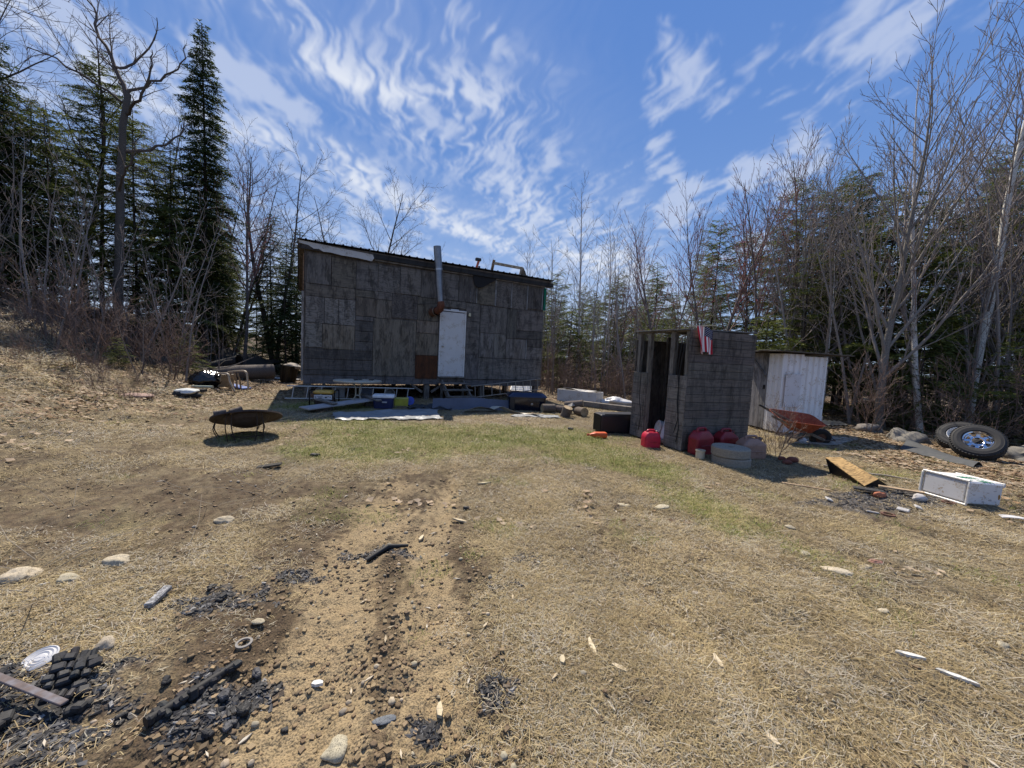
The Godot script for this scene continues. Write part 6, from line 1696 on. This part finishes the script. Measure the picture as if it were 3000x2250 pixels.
	lone("culvert_pipe", "dark corrugated pipe lying behind the bark-covered log", "pipe", MB.new().with(Color(0.020, 0.020, 0.020)).lathe(range(24).map(func(k): return Vector2(0.22 + 0.012 * (k % 2), k * 0.05)), 22, Transform3D(Basis(Vector3(0, 0, 1), -1.25) * Basis(Vector3.RIGHT, 0.4), Vector3(-0.5, 0.22, 0))), M.rubber, on(-11.3, -15.2), 25)
	lone("bare_bough", "long bare curved bough lying over the log and pipe", "bough", MB.new().with(Color(0.27, 0.25, 0.22)).tube(smooth_pts(pv([on(-11.7, -13.4, 0.12), on(-10.6, -13.4, 0.25), on(-9.9, -13.5, 0.5), on(-9.3, -13.8, 0.95)]), 4), pf([0.03, 0.028, 0.028, 0.026, 0.025, 0.024, 0.022, 0.02, 0.018, 0.016, 0.013, 0.01, 0.007]), 6).tube(smooth_pts(pv([on(-10.3, -13.42, 0.34), on(-10.0, -13.3, 0.62), on(-9.7, -13.3, 0.75)]), 3), pf([0.018, 0.015, 0.012, 0.01, 0.01, 0.008, 0.005]), 5), M.bark)
	# dustbin and red trestle left of the cabin
	var g := thing("dented_dustbin", "dark fluted dustbin tilted beside the cabin's left corner", "dustbin", on(-8.90, -15.2, 0.0), 0)
	g.rotation_degrees.z = -8
	part(g, "body", MB.new().with(Color(0.055, 0.052, 0.046)).lathe([Vector2(0.001, 0.0), Vector2(0.24, 0.0), Vector2(0.26, 0.04), Vector2(0.31, 0.66), Vector2(0.33, 0.67), Vector2(0.33, 0.70), Vector2(0.30, 0.70), Vector2(0.24, 0.10), Vector2(0.001, 0.08)], 26), M.metal)
	for k in 16:
		var d := Vector3(cos(TAU * k / 16), 0, sin(TAU * k / 16))
		part(g, "flute", MB.new().with(Color(0.07, 0.066, 0.06)).rod(d * 0.262 + Vector3(0, 0.05, 0), d * 0.312 + Vector3(0, 0.64, 0), 0.014, 5), M.metal)
	part(g, "contents", MB.new().with(Color(0.35, 0.31, 0.26)).blob(Vector3(0, 0.66, 0), Vector3(0.26, 0.10, 0.26), nz2, 1.2, 16, 4), M.matte)
	var tr := thing("red_trestle", "red painted trestle bench behind the dustbin", "trestle", on(-7.95, -15.9), 20)
	part(tr, "top", MB.new().with(Color(0.36, 0.045, 0.03)).bar(Vector3(-0.45, 0.98, 0), Vector3(0.6, 0.88, 0), 0.06, 0.20, Vector3.UP, 0.004), M.wood)
	part(tr, "shelf", MB.new().with(Color(0.38, 0.15, 0.13)).bar(Vector3(-0.5, 0.55, 0.1), Vector3(0.6, 0.50, 0.1), 0.05, 0.24, Vector3.UP, 0.004), M.wood)
	for x in [-0.25, 0.45]:
		part(tr, "leg", MB.new().with(Color(0.30, 0.06, 0.045)).bar(Vector3(x - 0.06, 0, 0.0), Vector3(x + 0.08, 0.95, 0.0), 0.05, 0.05, Vector3.UP, 0.004), M.wood)
	# sagging lean-to at the wood's edge
	var l := thing("sagging_tarp_shelter", "collapsed grey tarp shelter at the edge of the dark spruces", "shelter", on(-13.0, -20.0), 15)
	part(l, "sheet", MB.new().with(Color(0.085, 0.085, 0.08)).grid(20, 10, func(u, v): return Vector3(-1.9 + u * 3.8, maxf(0.02, 1.0 * (1.0 - 0.75 * u) * (1.0 - v * 0.85) + 0.08 * sin(u * 20.0)), v * 1.3), Vector2.ONE, true), M.matte)
	for k in 4: part(l, "pole", MB.new().with(Color(0.12, 0.10, 0.08)).rod(Vector3(-1.9 + k * 1.1, 0, 0), Vector3(-1.9 + k * 1.1, 1.0 - k * 0.22, 0), 0.03, 6), M.bark)
	lone("plastic_film_scrap", "strip of pale torn plastic film on the grass beyond the log", "film", MB.new().with(Color(0.62, 0.60, 0.55)).slab(16, 5, func(u, v): return Vector3(u * 1.5, 0.02 + 0.06 * absf(nz2.get_noise_2d(u * 9, v * 5)), (v - 0.5) * 0.35), 0.005), M.plastic, on(-10.4, -16.3), -5)
	lone("pink_slab", "flat pinkish stone slab set in the bank's foot", "slab", MB.new().with(Color(0.40, 0.27, 0.215)).blob(Vector3(0, 0.02, 0), Vector3(0.36, 0.05, 0.22), nz, 0.35, 18, 12), M.stone, on(-7.9, -8.05), 10)

# ---------------------------------------------------------------- grass, litter, charcoal, stones
func blade(mb: MB, at: Vector3, dir: Vector3, l: float, w: float, rise: float, bend: float) -> void:
	var side := Vector3(-dir.z, 0, dir.x) * w
	var p0 := at
	var p1 := at + dir * l * 0.5 + Vector3(0, rise * l * 0.5, 0)
	var p2 := at + dir.rotated(Vector3.UP, bend) * l * 0.95 + Vector3(0, rise * l * 0.6, 0)
	mb.tri(p0 - side, p0 + side, p1 + side * 0.8)
	mb.tri(p0 - side, p1 + side * 0.8, p1 - side * 0.8)
	mb.tri(p1 - side * 0.8, p1 + side * 0.8, p2)

func tuft(n: int, spread: float, l0: float, l1: float, w: float, r0: float, r1: float, combed: float) -> ArrayMesh:
	var mb := MB.new()
	for i in n:
		var g := rr(0.72, 1.0)
		mb.col = Color(g, g * rr(0.95, 1.0), g * rr(0.85, 1.0))
		var a := rr(-PI, PI) * (1.0 - combed)
		var o := Vector3(rr(-1, 1), 0, rr(-1, 1)) * spread
		blade(mb, o + Vector3(0, rr(-0.003, 0.008), 0), Vector3(cos(a), 0, sin(a)), rr(l0, l1), w * rr(0.7, 1.3), rr(r0, r1), rr(-0.7, 0.7))
	return mb.mesh(M.straw)

func scatter(called: String, label: String, me: ArrayMesh, spots: Array) -> void:
	var mm := MultiMesh.new()
	mm.transform_format = MultiMesh.TRANSFORM_3D
	mm.use_colors = true
	mm.mesh = me
	mm.instance_count = spots.size()
	for i in spots.size():
		mm.set_instance_transform(i, spots[i][0])
		mm.set_instance_color(i, spots[i][1])
	var o := MultiMeshInstance3D.new()
	o.name = numbered(called)
	o.multimesh = mm
	add_child(o)
	tag(o, label, "", "", "stuff")

func polar(r0: float, r1: float, half: float, bias: float) -> Vector2:
	var r := r0 * pow(r1 / r0, pow(rng.randf(), bias))
	var a := deg_to_rad(rr(-half, half))
	return Vector2(r * sin(a), -r * cos(a))

func blocked(x: float, z: float) -> bool:
	# under the tarps, in the buildings
	if x > 3.0 and x < 4.3 and z < -6.6 and z > -8.1 and x < 3.0 + (-z - 6.0): return true
	if x > -3.9 and x < -1.6 and z < -7.9 and z > -9.6 and z < -7.65 - (x + 3.5) * 0.4 and x > -3.5 - (-z - 7.7) * 0.4: return true
	return false

func tilted(x: float, z: float, s: float, turn: float, up := 0.0) -> Transform3D:
	var e := 0.12
	var n := Vector3(land(x - e, z) - land(x + e, z), 2 * e, land(x, z - e) - land(x, z + e)).normalized()
	var b := Basis(Vector3.UP.cross(n).normalized() if Vector3.UP.cross(n).length() > 1e-4 else Vector3.RIGHT, acos(clampf(n.y, -1, 1))) * Basis(Vector3.UP, turn)
	return Transform3D(b.scaled(Vector3.ONE * s), Vector3(x, gy(x, z) + up, z))

func make_cover() -> void:
	rng.seed = 900
	var short := [[], [], []]
	var long := [[], []]
	var green := [[], []]
	for i in 26000:
		var p := polar(0.75, 17.0, 60.0, 0.78)
		var k := cover(p.x, p.y)
		if blocked(p.x, p.y): continue
		var r := p.length()
		var s := clampf(0.62 + r * 0.09, 0.7, 1.8)
		var bank := smoothstep(0.12, 0.7, land(p.x, p.y)) + 0.4 * smoothstep(3.0, 5.5, p.x)
		var turned := exp(-pow((p.x - rut_line(p.y) + 0.27) / 0.10, 2.0)) + exp(-pow((p.x - rut_line(p.y) - 0.24) / 0.10, 2.0))
		if rng.randf() < turned * smoothstep(-6.0, -3.0, p.y): continue
		var patch := 0.5 + 1.1 * nz2.get_noise_2d(p.x * 1.7 + 33, p.y * 1.7) + 0.5 * nzg.get_noise_2d(p.x * 6, p.y * 6)
		if rng.randf() > k.x * clampf(patch + 0.22, 0.04, 1.0) * (1.0 if -p.y < 12.5 else 0.5): continue
		var tone := Color(0.52, 0.425, 0.245).lerp(Color(0.20, 0.15, 0.080), rng.randf())
		if rng.randf() < 0.25: tone = Color(0.46, 0.42, 0.335)
		tone = tone.lerp(Color(0.36, 0.34, 0.13), k.z * 0.5) * (0.85 + 0.3 * patch)
		if rng.randf() < 0.08 + 0.6 * bank + 0.35 * smoothstep(0.8, 2.5, p.x) * smoothstep(-4.5, -3.0, p.y):
			long[i % 2].append([tilted(p.x, p.y, s * (0.9 + 0.7 * smoothstep(0.3, 1.0, land(p.x, p.y))), rr(-0.5, 0.5) - 0.7 if p.x > 1.2 else rr(0, TAU)), tone])
		else:
			short[i % 3].append([tilted(p.x, p.y, s, rr(0, TAU)), tone])
	for i in 22000:
		var p := polar(1.0, 13.0, 58.0, 0.7)
		var k := cover(p.x, p.y)
		if blocked(p.x, p.y) or rng.randf() > k.z * 0.9: continue
		var tone := Color(0.16, 0.21, 0.045).lerp(Color(0.32, 0.32, 0.10), rng.randf())
		green[i % 2].append([tilted(p.x, p.y, clampf(0.6 + p.length() * 0.09, 0.6, 1.5), rr(0, TAU)), tone])
	for i in 3: scatter("dry_grass", "short dry grass thatch over the yard", tuft(64, 0.15, 0.02, 0.065, 0.0017, 0.05, 0.6, 0.0), short[i])
	for i in 2: scatter("long_dry_grass", "long tangled dead grass on the banks", tuft(44, 0.18, 0.06, 0.20, 0.0018, 0.0, 0.35, 0.35), long[i])
	for i in 2: scatter("green_grass", "new green grass sprouting in patches", tuft(26, 0.11, 0.025, 0.07, 0.0018, 0.4, 1.4, 0.0), green[i])

	# fallen leaves
	var leaf := MB.new()
	for i in 11:
		leaf.col = Color(1, 1, 1) * rr(0.75, 1.0)
		var c := Vector3(rr(-0.22, 0.22), rr(0.004, 0.02), rr(-0.22, 0.22))
		var b := Basis(Vector3.UP, rr(0, TAU)) * Basis(Vector3.RIGHT, rr(-0.5, 0.5))
		var h := rr(0.02, 0.042)
		var q := [b * Vector3(-h, rr(0, 0.014), 0), b * Vector3(0, 0, -h * 0.6), b * Vector3(h, rr(0, 0.014), 0), b * Vector3(0, rr(-0.004, 0.006), h * 0.6)]
		leaf.tri(c + q[0], c + q[1], c + q[3])
		leaf.tri(c + q[1], c + q[2], c + q[3])
	var lv := []
	for i in 30000:
		var p := polar(3.2, 26.0, 62.0, 0.6)
		var w := smoothstep(6.3, 8.2, p.x) * smoothstep(-4.4, -5.6, p.y) + smoothstep(-5.5, -8.5, p.x) * 0.75 + smoothstep(12.5, 15.0, -p.y) * 0.8 + smoothstep(6.0, 6.4, p.x) * 0.4 + 0.006
		w *= clampf(0.65 + 1.2 * nz.get_noise_2d(p.x * 2.0, p.y * 2.0 + 40), 0.1, 1.0)
		if rng.randf() > w: continue
		var tone := Color(0.30, 0.19, 0.10).lerp(Color(0.50, 0.40, 0.28), rng.randf())
		if rng.randf() < 0.2: tone = Color(0.14, 0.08, 0.045)
		lv.append([tilted(p.x, p.y, rr(0.8, 1.4), rr(0, TAU)), tone])
	scatter("fallen_leaves", "brown fallen leaves along the wood's edge", leaf.mesh(M.straw), lv)

	# clods, charcoal crumbs, pebbles, chips
	var lump := func(s: int, amp: float) -> ArrayMesh:
		return MB.new().with(Color(1, 1, 1)).blob(Vector3.ZERO, Vector3(0.5, 0.36, 0.42), nz2, amp, 6, s * 13.0).mesh(M.stone)
	# angular splinters and crumbs: boxes with every corner pulled out of true
	var shard := func(s: int, mat: Material) -> ArrayMesh:
		var g := RandomNumberGenerator.new()
		g.seed = s * 17 + 3
		var c := []
		for i in 8:
			c.append(Vector3((0.5 if i & 1 else -0.5) * g.randf_range(0.45, 1.1), (0.34 if i & 2 else -0.34) * g.randf_range(0.4, 1.1), (0.42 if i & 4 else -0.42) * g.randf_range(0.4, 1.1)))
		var mb := MB.new().with(Color(1, 1, 1))
		for f in [[0, 4, 6, 2], [1, 3, 7, 5], [0, 1, 5, 4], [2, 6, 7, 3], [0, 2, 3, 1], [4, 5, 7, 6]]:
			var m: Vector3 = (c[f[0]] + c[f[1]] + c[f[2]] + c[f[3]]) / 4
			for t in [[0, 1, 2], [0, 2, 3]]:
				var p: Vector3 = c[f[t[0]]]
				var q: Vector3 = c[f[t[1]]]
				var r: Vector3 = c[f[t[2]]]
				if (q - p).cross(r - p).dot(m) < 0: mb.tri(p, r, q)
				else: mb.tri(p, q, r)
		return mb.mesh(mat)
	var clods := [[], []]
	for i in 44000:
		var p := polar(0.75, 8.0, 60.0, 0.75)
		var k := cover(p.x, p.y)
		if rng.randf() > k.y * 0.8 * clampf(0.4 + 1.6 * nz2.get_noise_2d(p.x * 5, p.y * 5), 0.08, 1.0) + 0.04: continue
		var s := 0.008 * exp(rr(-0.5, 1.1) * (1.0 + 0.3 * rng.randf()))
		if i % 9 == 0:
			p.y = -1.2 - 3.5 * rng.randf() * rng.randf()
			p.x = rut_line(p.y) + [-0.29, 0.26, -1.05][i % 27 / 9] + rng.randfn() * 0.08
		clods[i % 2].append([tilted(p.x, p.y, s, rr(0, TAU), s * 0.1), vary(Color(0.17, 0.118, 0.066).lerp(Color(0.42, 0.31, 0.17), rng.randf() * rng.randf()), 0.2)])
	for i in 2: scatter("earth_clods", "crumbly earth clods on the bare ground", shard.call(i + 9, M.stone) if i == 0 else lump.call(i, 1.5), clods[i])
	var coal := [[], []]
	for i in 60000:
		var p := polar(1.0, 6.5, 58.0, 0.8)
		if i > 6000:
			var bp: Array = burnt[i % burnt.size()]
			p = Vector2(bp[0] + rng.randfn() * bp[2] * 0.8, bp[1] + rng.randfn() * bp[3] * 0.8)
			if i % burnt.size() in [3, 4, 5, 6, 11, 12] and rng.randf() < 0.7: continue
		var k := cover(p.x, p.y)
		if rng.randf() > k.w * 0.75 + 0.002: continue
		var s := 0.0075 * exp(rr(-0.4, 1.35))
		var g := rng.randf()
		var tone := Color(0.022, 0.022, 0.024) if g < 0.66 else (Color(0.11, 0.11, 0.115) if g < 0.86 else (Color(0.40, 0.39, 0.37) if g < 0.90 else Color(0.16, 0.115, 0.07)))
		coal[i % 2].append([tilted(p.x, p.y, s, rr(0, TAU), s * -0.05) * Transform3D(Basis(Vector3.RIGHT, rr(0, 3)).scaled(Vector3(1.4, 0.8, 1.0)), Vector3.ZERO), tone])
	for i in 2: scatter("charcoal_crumbs", "scattered charcoal and ash crumbs", shard.call(i + 4, M.char), coal[i])
	var chips := []
	for i in 200:
		var p := polar(0.9, 9.0, 58.0, 0.8)
		chips.append([tilted(p.x, p.y, rr(0.5, 1.5), rr(0, TAU), 0.008), Color(0.52, 0.42, 0.27).lerp(Color(0.62, 0.57, 0.47), rng.randf()) * rr(0.6, 1.05)])
	scatter("wood_chips", "pale wood chips littering the yard", MB.new().with(Color(1, 1, 1)).extrude(PackedVector2Array([Vector2(-0.02, -0.002), Vector2(0.006, -0.005), Vector2(0.024, 0.0), Vector2(0.004, 0.004)]), 0.004, Transform3D(Basis(Vector3.RIGHT, -PI / 2), Vector3.ZERO)).mesh(M.straw), chips)
	var peb := []
	for i in 600:
		var p := polar(0.8, 10.0, 58.0, 0.8)
		var s := 0.016 * exp(rr(-0.4, 0.9))
		peb.append([tilted(p.x, p.y, s, rr(0, TAU), s * 0.1), vary(Color(0.44, 0.37, 0.26), 0.3)])
	scatter("pebbles", "pale pebbles scattered over the yard", lump.call(9, 0.6), peb)
	# dead leaning stalks on the left
	var stalks := []
	for i in 200:
		var p := polar(2.2, 12.0, 60.0, 0.7)
		if p.x > -2.2: continue
		stalks.append([tilted(p.x, p.y, rr(0.5, 1.2), rr(0, TAU)), Color(0.42, 0.36, 0.27) * rr(0.6, 1.1)])
	var sm := MB.new().with(Color(1, 1, 1))
	for i in 3:
		var a := rr(0, TAU)
		var d := Vector3(cos(a), rr(0.10, 0.5), sin(a))
		sm.tube(pv([Vector3(rr(-0.1, 0.1), 0, rr(-0.1, 0.1)), d * 0.25, d * 0.55 + Vector3(rr(-0.06, 0.06), -0.03, rr(-0.06, 0.06))]), pf([0.0020, 0.0016, 0.0010]), 4, false)
	scatter("dead_stalks", "leaning dead weed stalks on the left bank", sm.mesh(M.straw), stalks)

func rock(label: String, x: float, z: float, w: float, h: float, d: float, k: Color, turn := 0.0) -> void:
	lone("stone", label, "stone", MB.new().with(k).blob(Vector3(0, h * 0.15, 0), Vector3(w / 2, h / 2, d / 2), nz2, 0.7, 18, x * 11 + z * 7), M.stone, on(x, z), turn)

func chunk(label: String, x: float, z: float, s: float, turn := 0.0, k := Color(0.024, 0.024, 0.026)) -> void:
	var mb := MB.new().with(k)
	# a split, checked lump: a few angular pieces grown together
	for i in 4:
		mb.box(Vector3(rr(-0.3, 0.3), rr(0.1, 0.35), rr(-0.25, 0.25)) * s, Vector3(rr(0.45, 0.8), rr(0.3, 0.5), rr(0.4, 0.6)) * s, 0.08 * s, Basis(Vector3.UP, rr(-0.6, 0.6)) * Basis(Vector3.RIGHT, rr(-0.4, 0.4)))
	lone("charcoal_lump", label, "charcoal", mb, M.char, on(x, z), turn)

func make_foreground() -> void:
	rng.seed = 1200
	# charred log, checked into blocks along its length
	var cl := thing("charred_log", "long cracked charred log lying diagonally at lower left", "log", Vector3.ZERO)
	var a := on(-1.33, -1.36, 0.03)
	var b := on(-1.19, -1.66, 0.03)
	var n := 13
	for i in n:
		var p := a.lerp(b, (i + 0.5) / n)
		var l := a.distance_to(b) / n
		var x := (b - a).normalized()
		var z := x.cross(Vector3.UP).normalized()
		var w := lerpf(0.060, 0.036, float(i) / n) * rr(0.7, 1.25)
		for e in [-0.5, 0.5]:
			part(cl, "char_block", MB.new().with(vary(Color(0.026, 0.026, 0.028), 0.3)).box(p + z * w * 0.5 * e + Vector3(0, rr(-0.012, 0.008), 0) + x * rr(-0.008, 0.008), Vector3(l * rr(0.7, 1.5), w * rr(0.5, 0.85), w * rr(0.4, 0.7)), 0.007, Basis(x, z.cross(x), z).rotated(z, rr(-0.3, 0.3)).rotated(x, rr(-0.4, 0.4))), M.char)
	var core := MB.new().with(Color(0.012, 0.012, 0.012)).tube(pv([a, b]), pf([0.022, 0.016]), 8)
	part(cl, "core", core, M.char)
	# burnt board with alligatored char
	var bb := thing("charred_board", "charred board with a grid of cracks in the burnt heap", "board", on(-1.86, -1.55, 0.045), 35)
	bb.rotation_degrees.x = 14
	var zz := -0.15
	for j in 7:
		var dz := rr(0.030, 0.052)
		var xx := -0.075 + rr(0, 0.02)
		while xx < 0.06 + rr(-0.02, 0.02):
			var dx := rr(0.026, 0.055)
			part(bb, "char_block", MB.new().with(vary(Color(0.034, 0.035, 0.038), 0.3)).box(Vector3(xx + dx / 2, -0.012 + 0.03 * cos(j * 0.45 - 1.2) + rr(-0.010, 0.008), zz + dz / 2 + 0.02 * sin(xx * 40.0)), Vector3(dx - rr(0.002, 0.008), 0.024, dz - rr(0.0, 0.008)), 0.007, Basis(Vector3.UP, rr(-0.25, 0.25)) * Basis(Vector3(0, 0, 1), rr(-0.2, 0.2)) * Basis(Vector3.RIGHT, 0.25 - j * 0.09)), M.char)
			xx += dx
		zz += dz
	part(bb, "core", MB.new().with(Color(0.010, 0.010, 0.010)).box(Vector3(0, -0.008, 0), Vector3(0.13, 0.012, 0.25)), M.char)
	lone("white_disc", "round white ribbed lid lying on the burnt heap", "lid", MB.new().with(Color(0.55, 0.55, 0.55)).lathe([Vector2(0.07, 0.0), Vector2(0.072, 0.006), Vector2(0.066, 0.010), Vector2(0.060, 0.005), Vector2(0.052, 0.010), Vector2(0.044, 0.005), Vector2(0.036, 0.010), Vector2(0.028, 0.005), Vector2(0.020, 0.010), Vector2(0.001, 0.010)], 36, Transform3D(Basis(Vector3.RIGHT, 0.25).scaled(Vector3.ONE * 0.85), Vector3(0, 0.03, 0))), M.matte, on(-2.10, -1.66, -0.012), 0)
	lone("steel_bar", "flat grey steel bar, rusty at its left end, in the burnt heap", "bar", MB.new().with(Color(0.17, 0.17, 0.19)).bar(on(-2.25, -1.545, 0.07), on(-1.72, -1.43, 0.055), 0.010, 0.028, Vector3.UP, 0.002), M.rust)
	lone("metal_ring", "pale metal ring lying at the end of the charred log", "ring", MB.new().with(Color(0.24, 0.225, 0.20)).lathe([Vector2(0.026, 0.0), Vector2(0.036, 0.0), Vector2(0.037, 0.007), Vector2(0.026, 0.008), Vector2(0.026, 0.0)], 28), M.matte, on(-1.255, -1.79, 0.012), 0)
	lone("ash_stick", "white ash-coated stick end pointing at the camera", "stick", MB.new().with(Color(0.36, 0.36, 0.36)).bar(on(-1.985, -2.19, 0.03), on(-1.96, -2.03, 0.025), 0.03, 0.045, Vector3.UP, 0.006), M.char)
	lone("charred_stick", "thin charred stick alone on the bare ground", "stick", MB.new().with(Color(0.018, 0.018, 0.018)).tube(pv([on(-0.98, -2.66, 0.02), on(-0.86, -2.76, 0.025), on(-0.74, -2.86, 0.02)]), pf([0.016, 0.02, 0.011]), 7), M.char)
	lone("charred_stick", "dark stick at the bottom edge of the yard", "stick", MB.new().with(Color(0.03, 0.026, 0.022)).tube(pv([on(-0.30, -1.27, 0.012), on(-0.20, -1.33, 0.015), on(-0.14, -1.37, 0.012)]), pf([0.009, 0.012, 0.006]), 6), M.char)
	lone("dark_shingle", "dark flat shingle on the ground right of the fire bowl", "shingle", MB.new().with(Color(0.045, 0.04, 0.035)).box(Vector3(0, 0.025, 0), Vector3(0.26, 0.02, 0.10), 0.003, Basis(Vector3(0, 0, 1), 0.12)), M.wood, on(-2.9, -4.58), 20)
	for q in [[-2.62, -5.14, 0.10, "black lump in the grass right of the fire bowl"], [1.27, -7.99, 0.10, "black lump in the grass before the black bin"]]:
		chunk(q[3], q[0], q[1], q[2])
	for q in [[-1.13, -1.51, 0.060, "large ashy charcoal lump beside the charred log's middle"], [-1.10, -1.65, 0.055, "white-ashed charcoal lump near the pale ring"], [-1.03, -1.47, 0.06, "flat charcoal piece right of the charred log"], [-0.84, -1.43, 0.035, "lone round charcoal lump right of the charred log"], [-1.48, -1.41, 0.05, "charcoal piece between burnt heap and charred log"], [-1.68, -1.45, 0.09, "big split charcoal chunk below the charred board"], [-1.43, -1.57, 0.05, "charcoal lump in the dirt above the charred log"], [-1.04, -1.41, 0.055, "ash-whitened charcoal lump at the charred log's lower side"], [-1.10, -1.36, 0.05, "charcoal fragments at the bottom beside the charred log"], [0.02, -1.65, 0.045, "single charcoal lump in the right wheel rut"], [-0.38, -3.60, 0.06, "charcoal lump on the track beyond the charred stick"], [-1.9, -1.36, 0.08, "charcoal block at the burnt heap's near side"], [-2.12, -1.48, 0.08, "charcoal block at the burnt heap's left side"], [-1.62, -2.12, 0.06, "charcoal lump in the far cinder patch"], [-1.75, -2.22, 0.05, "charcoal lump at the far cinder patch's left end"]]:
		chunk(q[3], q[0], q[1], q[2] * 0.95, rr(0, 360), Color(0.024, 0.024, 0.026) if not ("ash" in q[3] or "white" in q[3]) else Color(0.09, 0.09, 0.092))
	for q in [[3.95, -4.05, "white flake at the burn pile's near left"], [4.35, -4.12, "white flake in the middle of the burn pile"], [3.75, -4.38, "white flake at the burn pile's left end"], [4.62, -4.22, "white flake right of the burn pile's dark ring"]]:
		lone("plaster_flake", q[2], "flake", MB.new().with(Color(0.52, 0.50, 0.47)).box(Vector3(0, 0.02, 0), Vector3(0.10, 0.02, 0.06), 0.006, Basis(Vector3.UP, q[0] * 7) * Basis(Vector3.RIGHT, 0.3)), M.stone, on(q[0], q[1]), 0)
	var pale := Color(0.50, 0.43, 0.30)
	for q in [[-2.59, -2.46, 0.17, 0.06, 0.11, "smooth tan stone half sunk among dead grass"], [-2.97, -2.26, 0.18, 0.09, 0.14, "rough tan stone at the left edge"], [-2.64, -2.24, 0.11, 0.04, 0.08, "small tan stone right of the rough one"], [-1.91, -1.77, 0.09, 0.05, 0.07, "angular tan stone above the burnt heap"], [-1.28, -1.93, 0.07, 0.02, 0.04, "flat cream stone beyond the pale ring"], [-0.59, -1.33, 0.10, 0.05, 0.09, "round cream stone at the bottom of the yard"], [2.49, -2.76, 0.19, 0.04, 0.10, "largest flat oval stone on the right grass"], [2.81, -2.88, 0.12, 0.04, 0.07, "grey flat stone above the largest oval stone"], [2.44, -3.02, 0.09, 0.035, 0.06, "white stone beyond the largest oval stone"], [2.67, -3.52, 0.09, 0.035, 0.06, "small cream stone below the burn pile"], [2.43, -2.34, 0.07, 0.03, 0.05, "small pale stone below the largest oval stone"], [2.84, -2.06, 0.07, 0.03, 0.05, "small pale stone at the right edge"], [1.24, -3.98, 0.16, 0.03, 0.09, "left of two flat pale stones in mid yard"], [1.64, -3.92, 0.17, 0.035, 0.10, "right of two flat pale stones in mid yard"], [-2.34, -3.12, 0.16, 0.06, 0.10, "white stone in grass below the fire bowl"]]:
		rock(q[5], q[0], q[1], q[2], q[3], q[4], vary(pale, 0.15), rr(-30, 30))
	rock("thin dark slate flake near the bottom centre", -0.44, -1.43, 0.085, 0.014, 0.04, Color(0.16, 0.17, 0.18), 20)
	rock("reddish flat stone beside the grey flat stone", 2.95, -2.95, 0.11, 0.03, 0.06, Color(0.34, 0.17, 0.12), 0)
	for q in [[0.48, -1.89, 0.13, 95.0, "splintered pale stick standing out in the centre right ground"], [0.31, -1.77, 0.05, 80.0, "thin pale splinter left of the splintered stick"], [0.59, -1.76, 0.08, -35.0, "slanting splinter right of the splintered stick"], [2.18, -1.94, 0.13, -20.0, "upper white lath on the right grass"], [2.28, -1.81, 0.15, -38.0, "lower white lath on the right grass"], [1.12, -1.86, 0.10, 88.0, "upright yellow splinter right of centre"], [1.12, -1.45, 0.06, 110.0, "short cream chip near the bottom right"], [-0.27, -4.4, 0.17, 25.0, "long pale chip on the track before the cabin"], [-0.41, -3.36, 0.15, -25.0, "pale chip on the track above the charred stick"], [-0.68, -3.04, 0.09, 80.0, "narrow pale chip beside the cinder track"], [-0.81, -1.63, 0.05, 5.0, "small white chip near the charred log"], [-0.24, -1.53, 0.07, 100.0, "bone-coloured chip in the wheel rut"]]:
		var mb := MB.new().with(vary(Color(0.56, 0.47, 0.31) if not ("white" in q[4]) else Color(0.64, 0.62, 0.56), 0.1))
		var l: float = q[2]
		mb.extrude(PackedVector2Array([Vector2(-l / 2, -0.008), Vector2(-l * 0.1, -0.014), Vector2(l / 2, -0.006), Vector2(l * 0.42, 0.006), Vector2(l * 0.05, 0.014), Vector2(-l * 0.4, 0.009)]), 0.014, Transform3D(Basis(Vector3.RIGHT, -PI / 2), Vector3(0, 0.016, 0)))
		lone("wood_splinter", q[4], "wood splinter", mb, M.wood, on(q[0], q[1]), q[3])

func _ready() -> void:
	rng.seed = 7
	nz = fnoise(1, 0.35, 4)
	nz2 = fnoise(2, 0.35, 4)
	nzg = fnoise(3, 0.35, 2)
	setup()
	make_materials()
	make_ground()
	make_cabin()
	make_outhouse()
	make_shed()
	make_trees()
	make_front_things()
	make_mid_things()
	make_right_things()
	make_left_things()
	make_foreground()
	make_cover()
	var tris := 0
	var seen := {}
	for o in find_children("*", "MeshInstance3D", true, false) + find_children("*", "MultiMeshInstance3D", true, false):
		var me: Mesh = o.mesh if o is MeshInstance3D else o.multimesh.mesh
		if not seen.has(me):
			seen[me] = true
			tris += me.surface_get_array_index_len(0) / 3
	print("triangles ", tris)
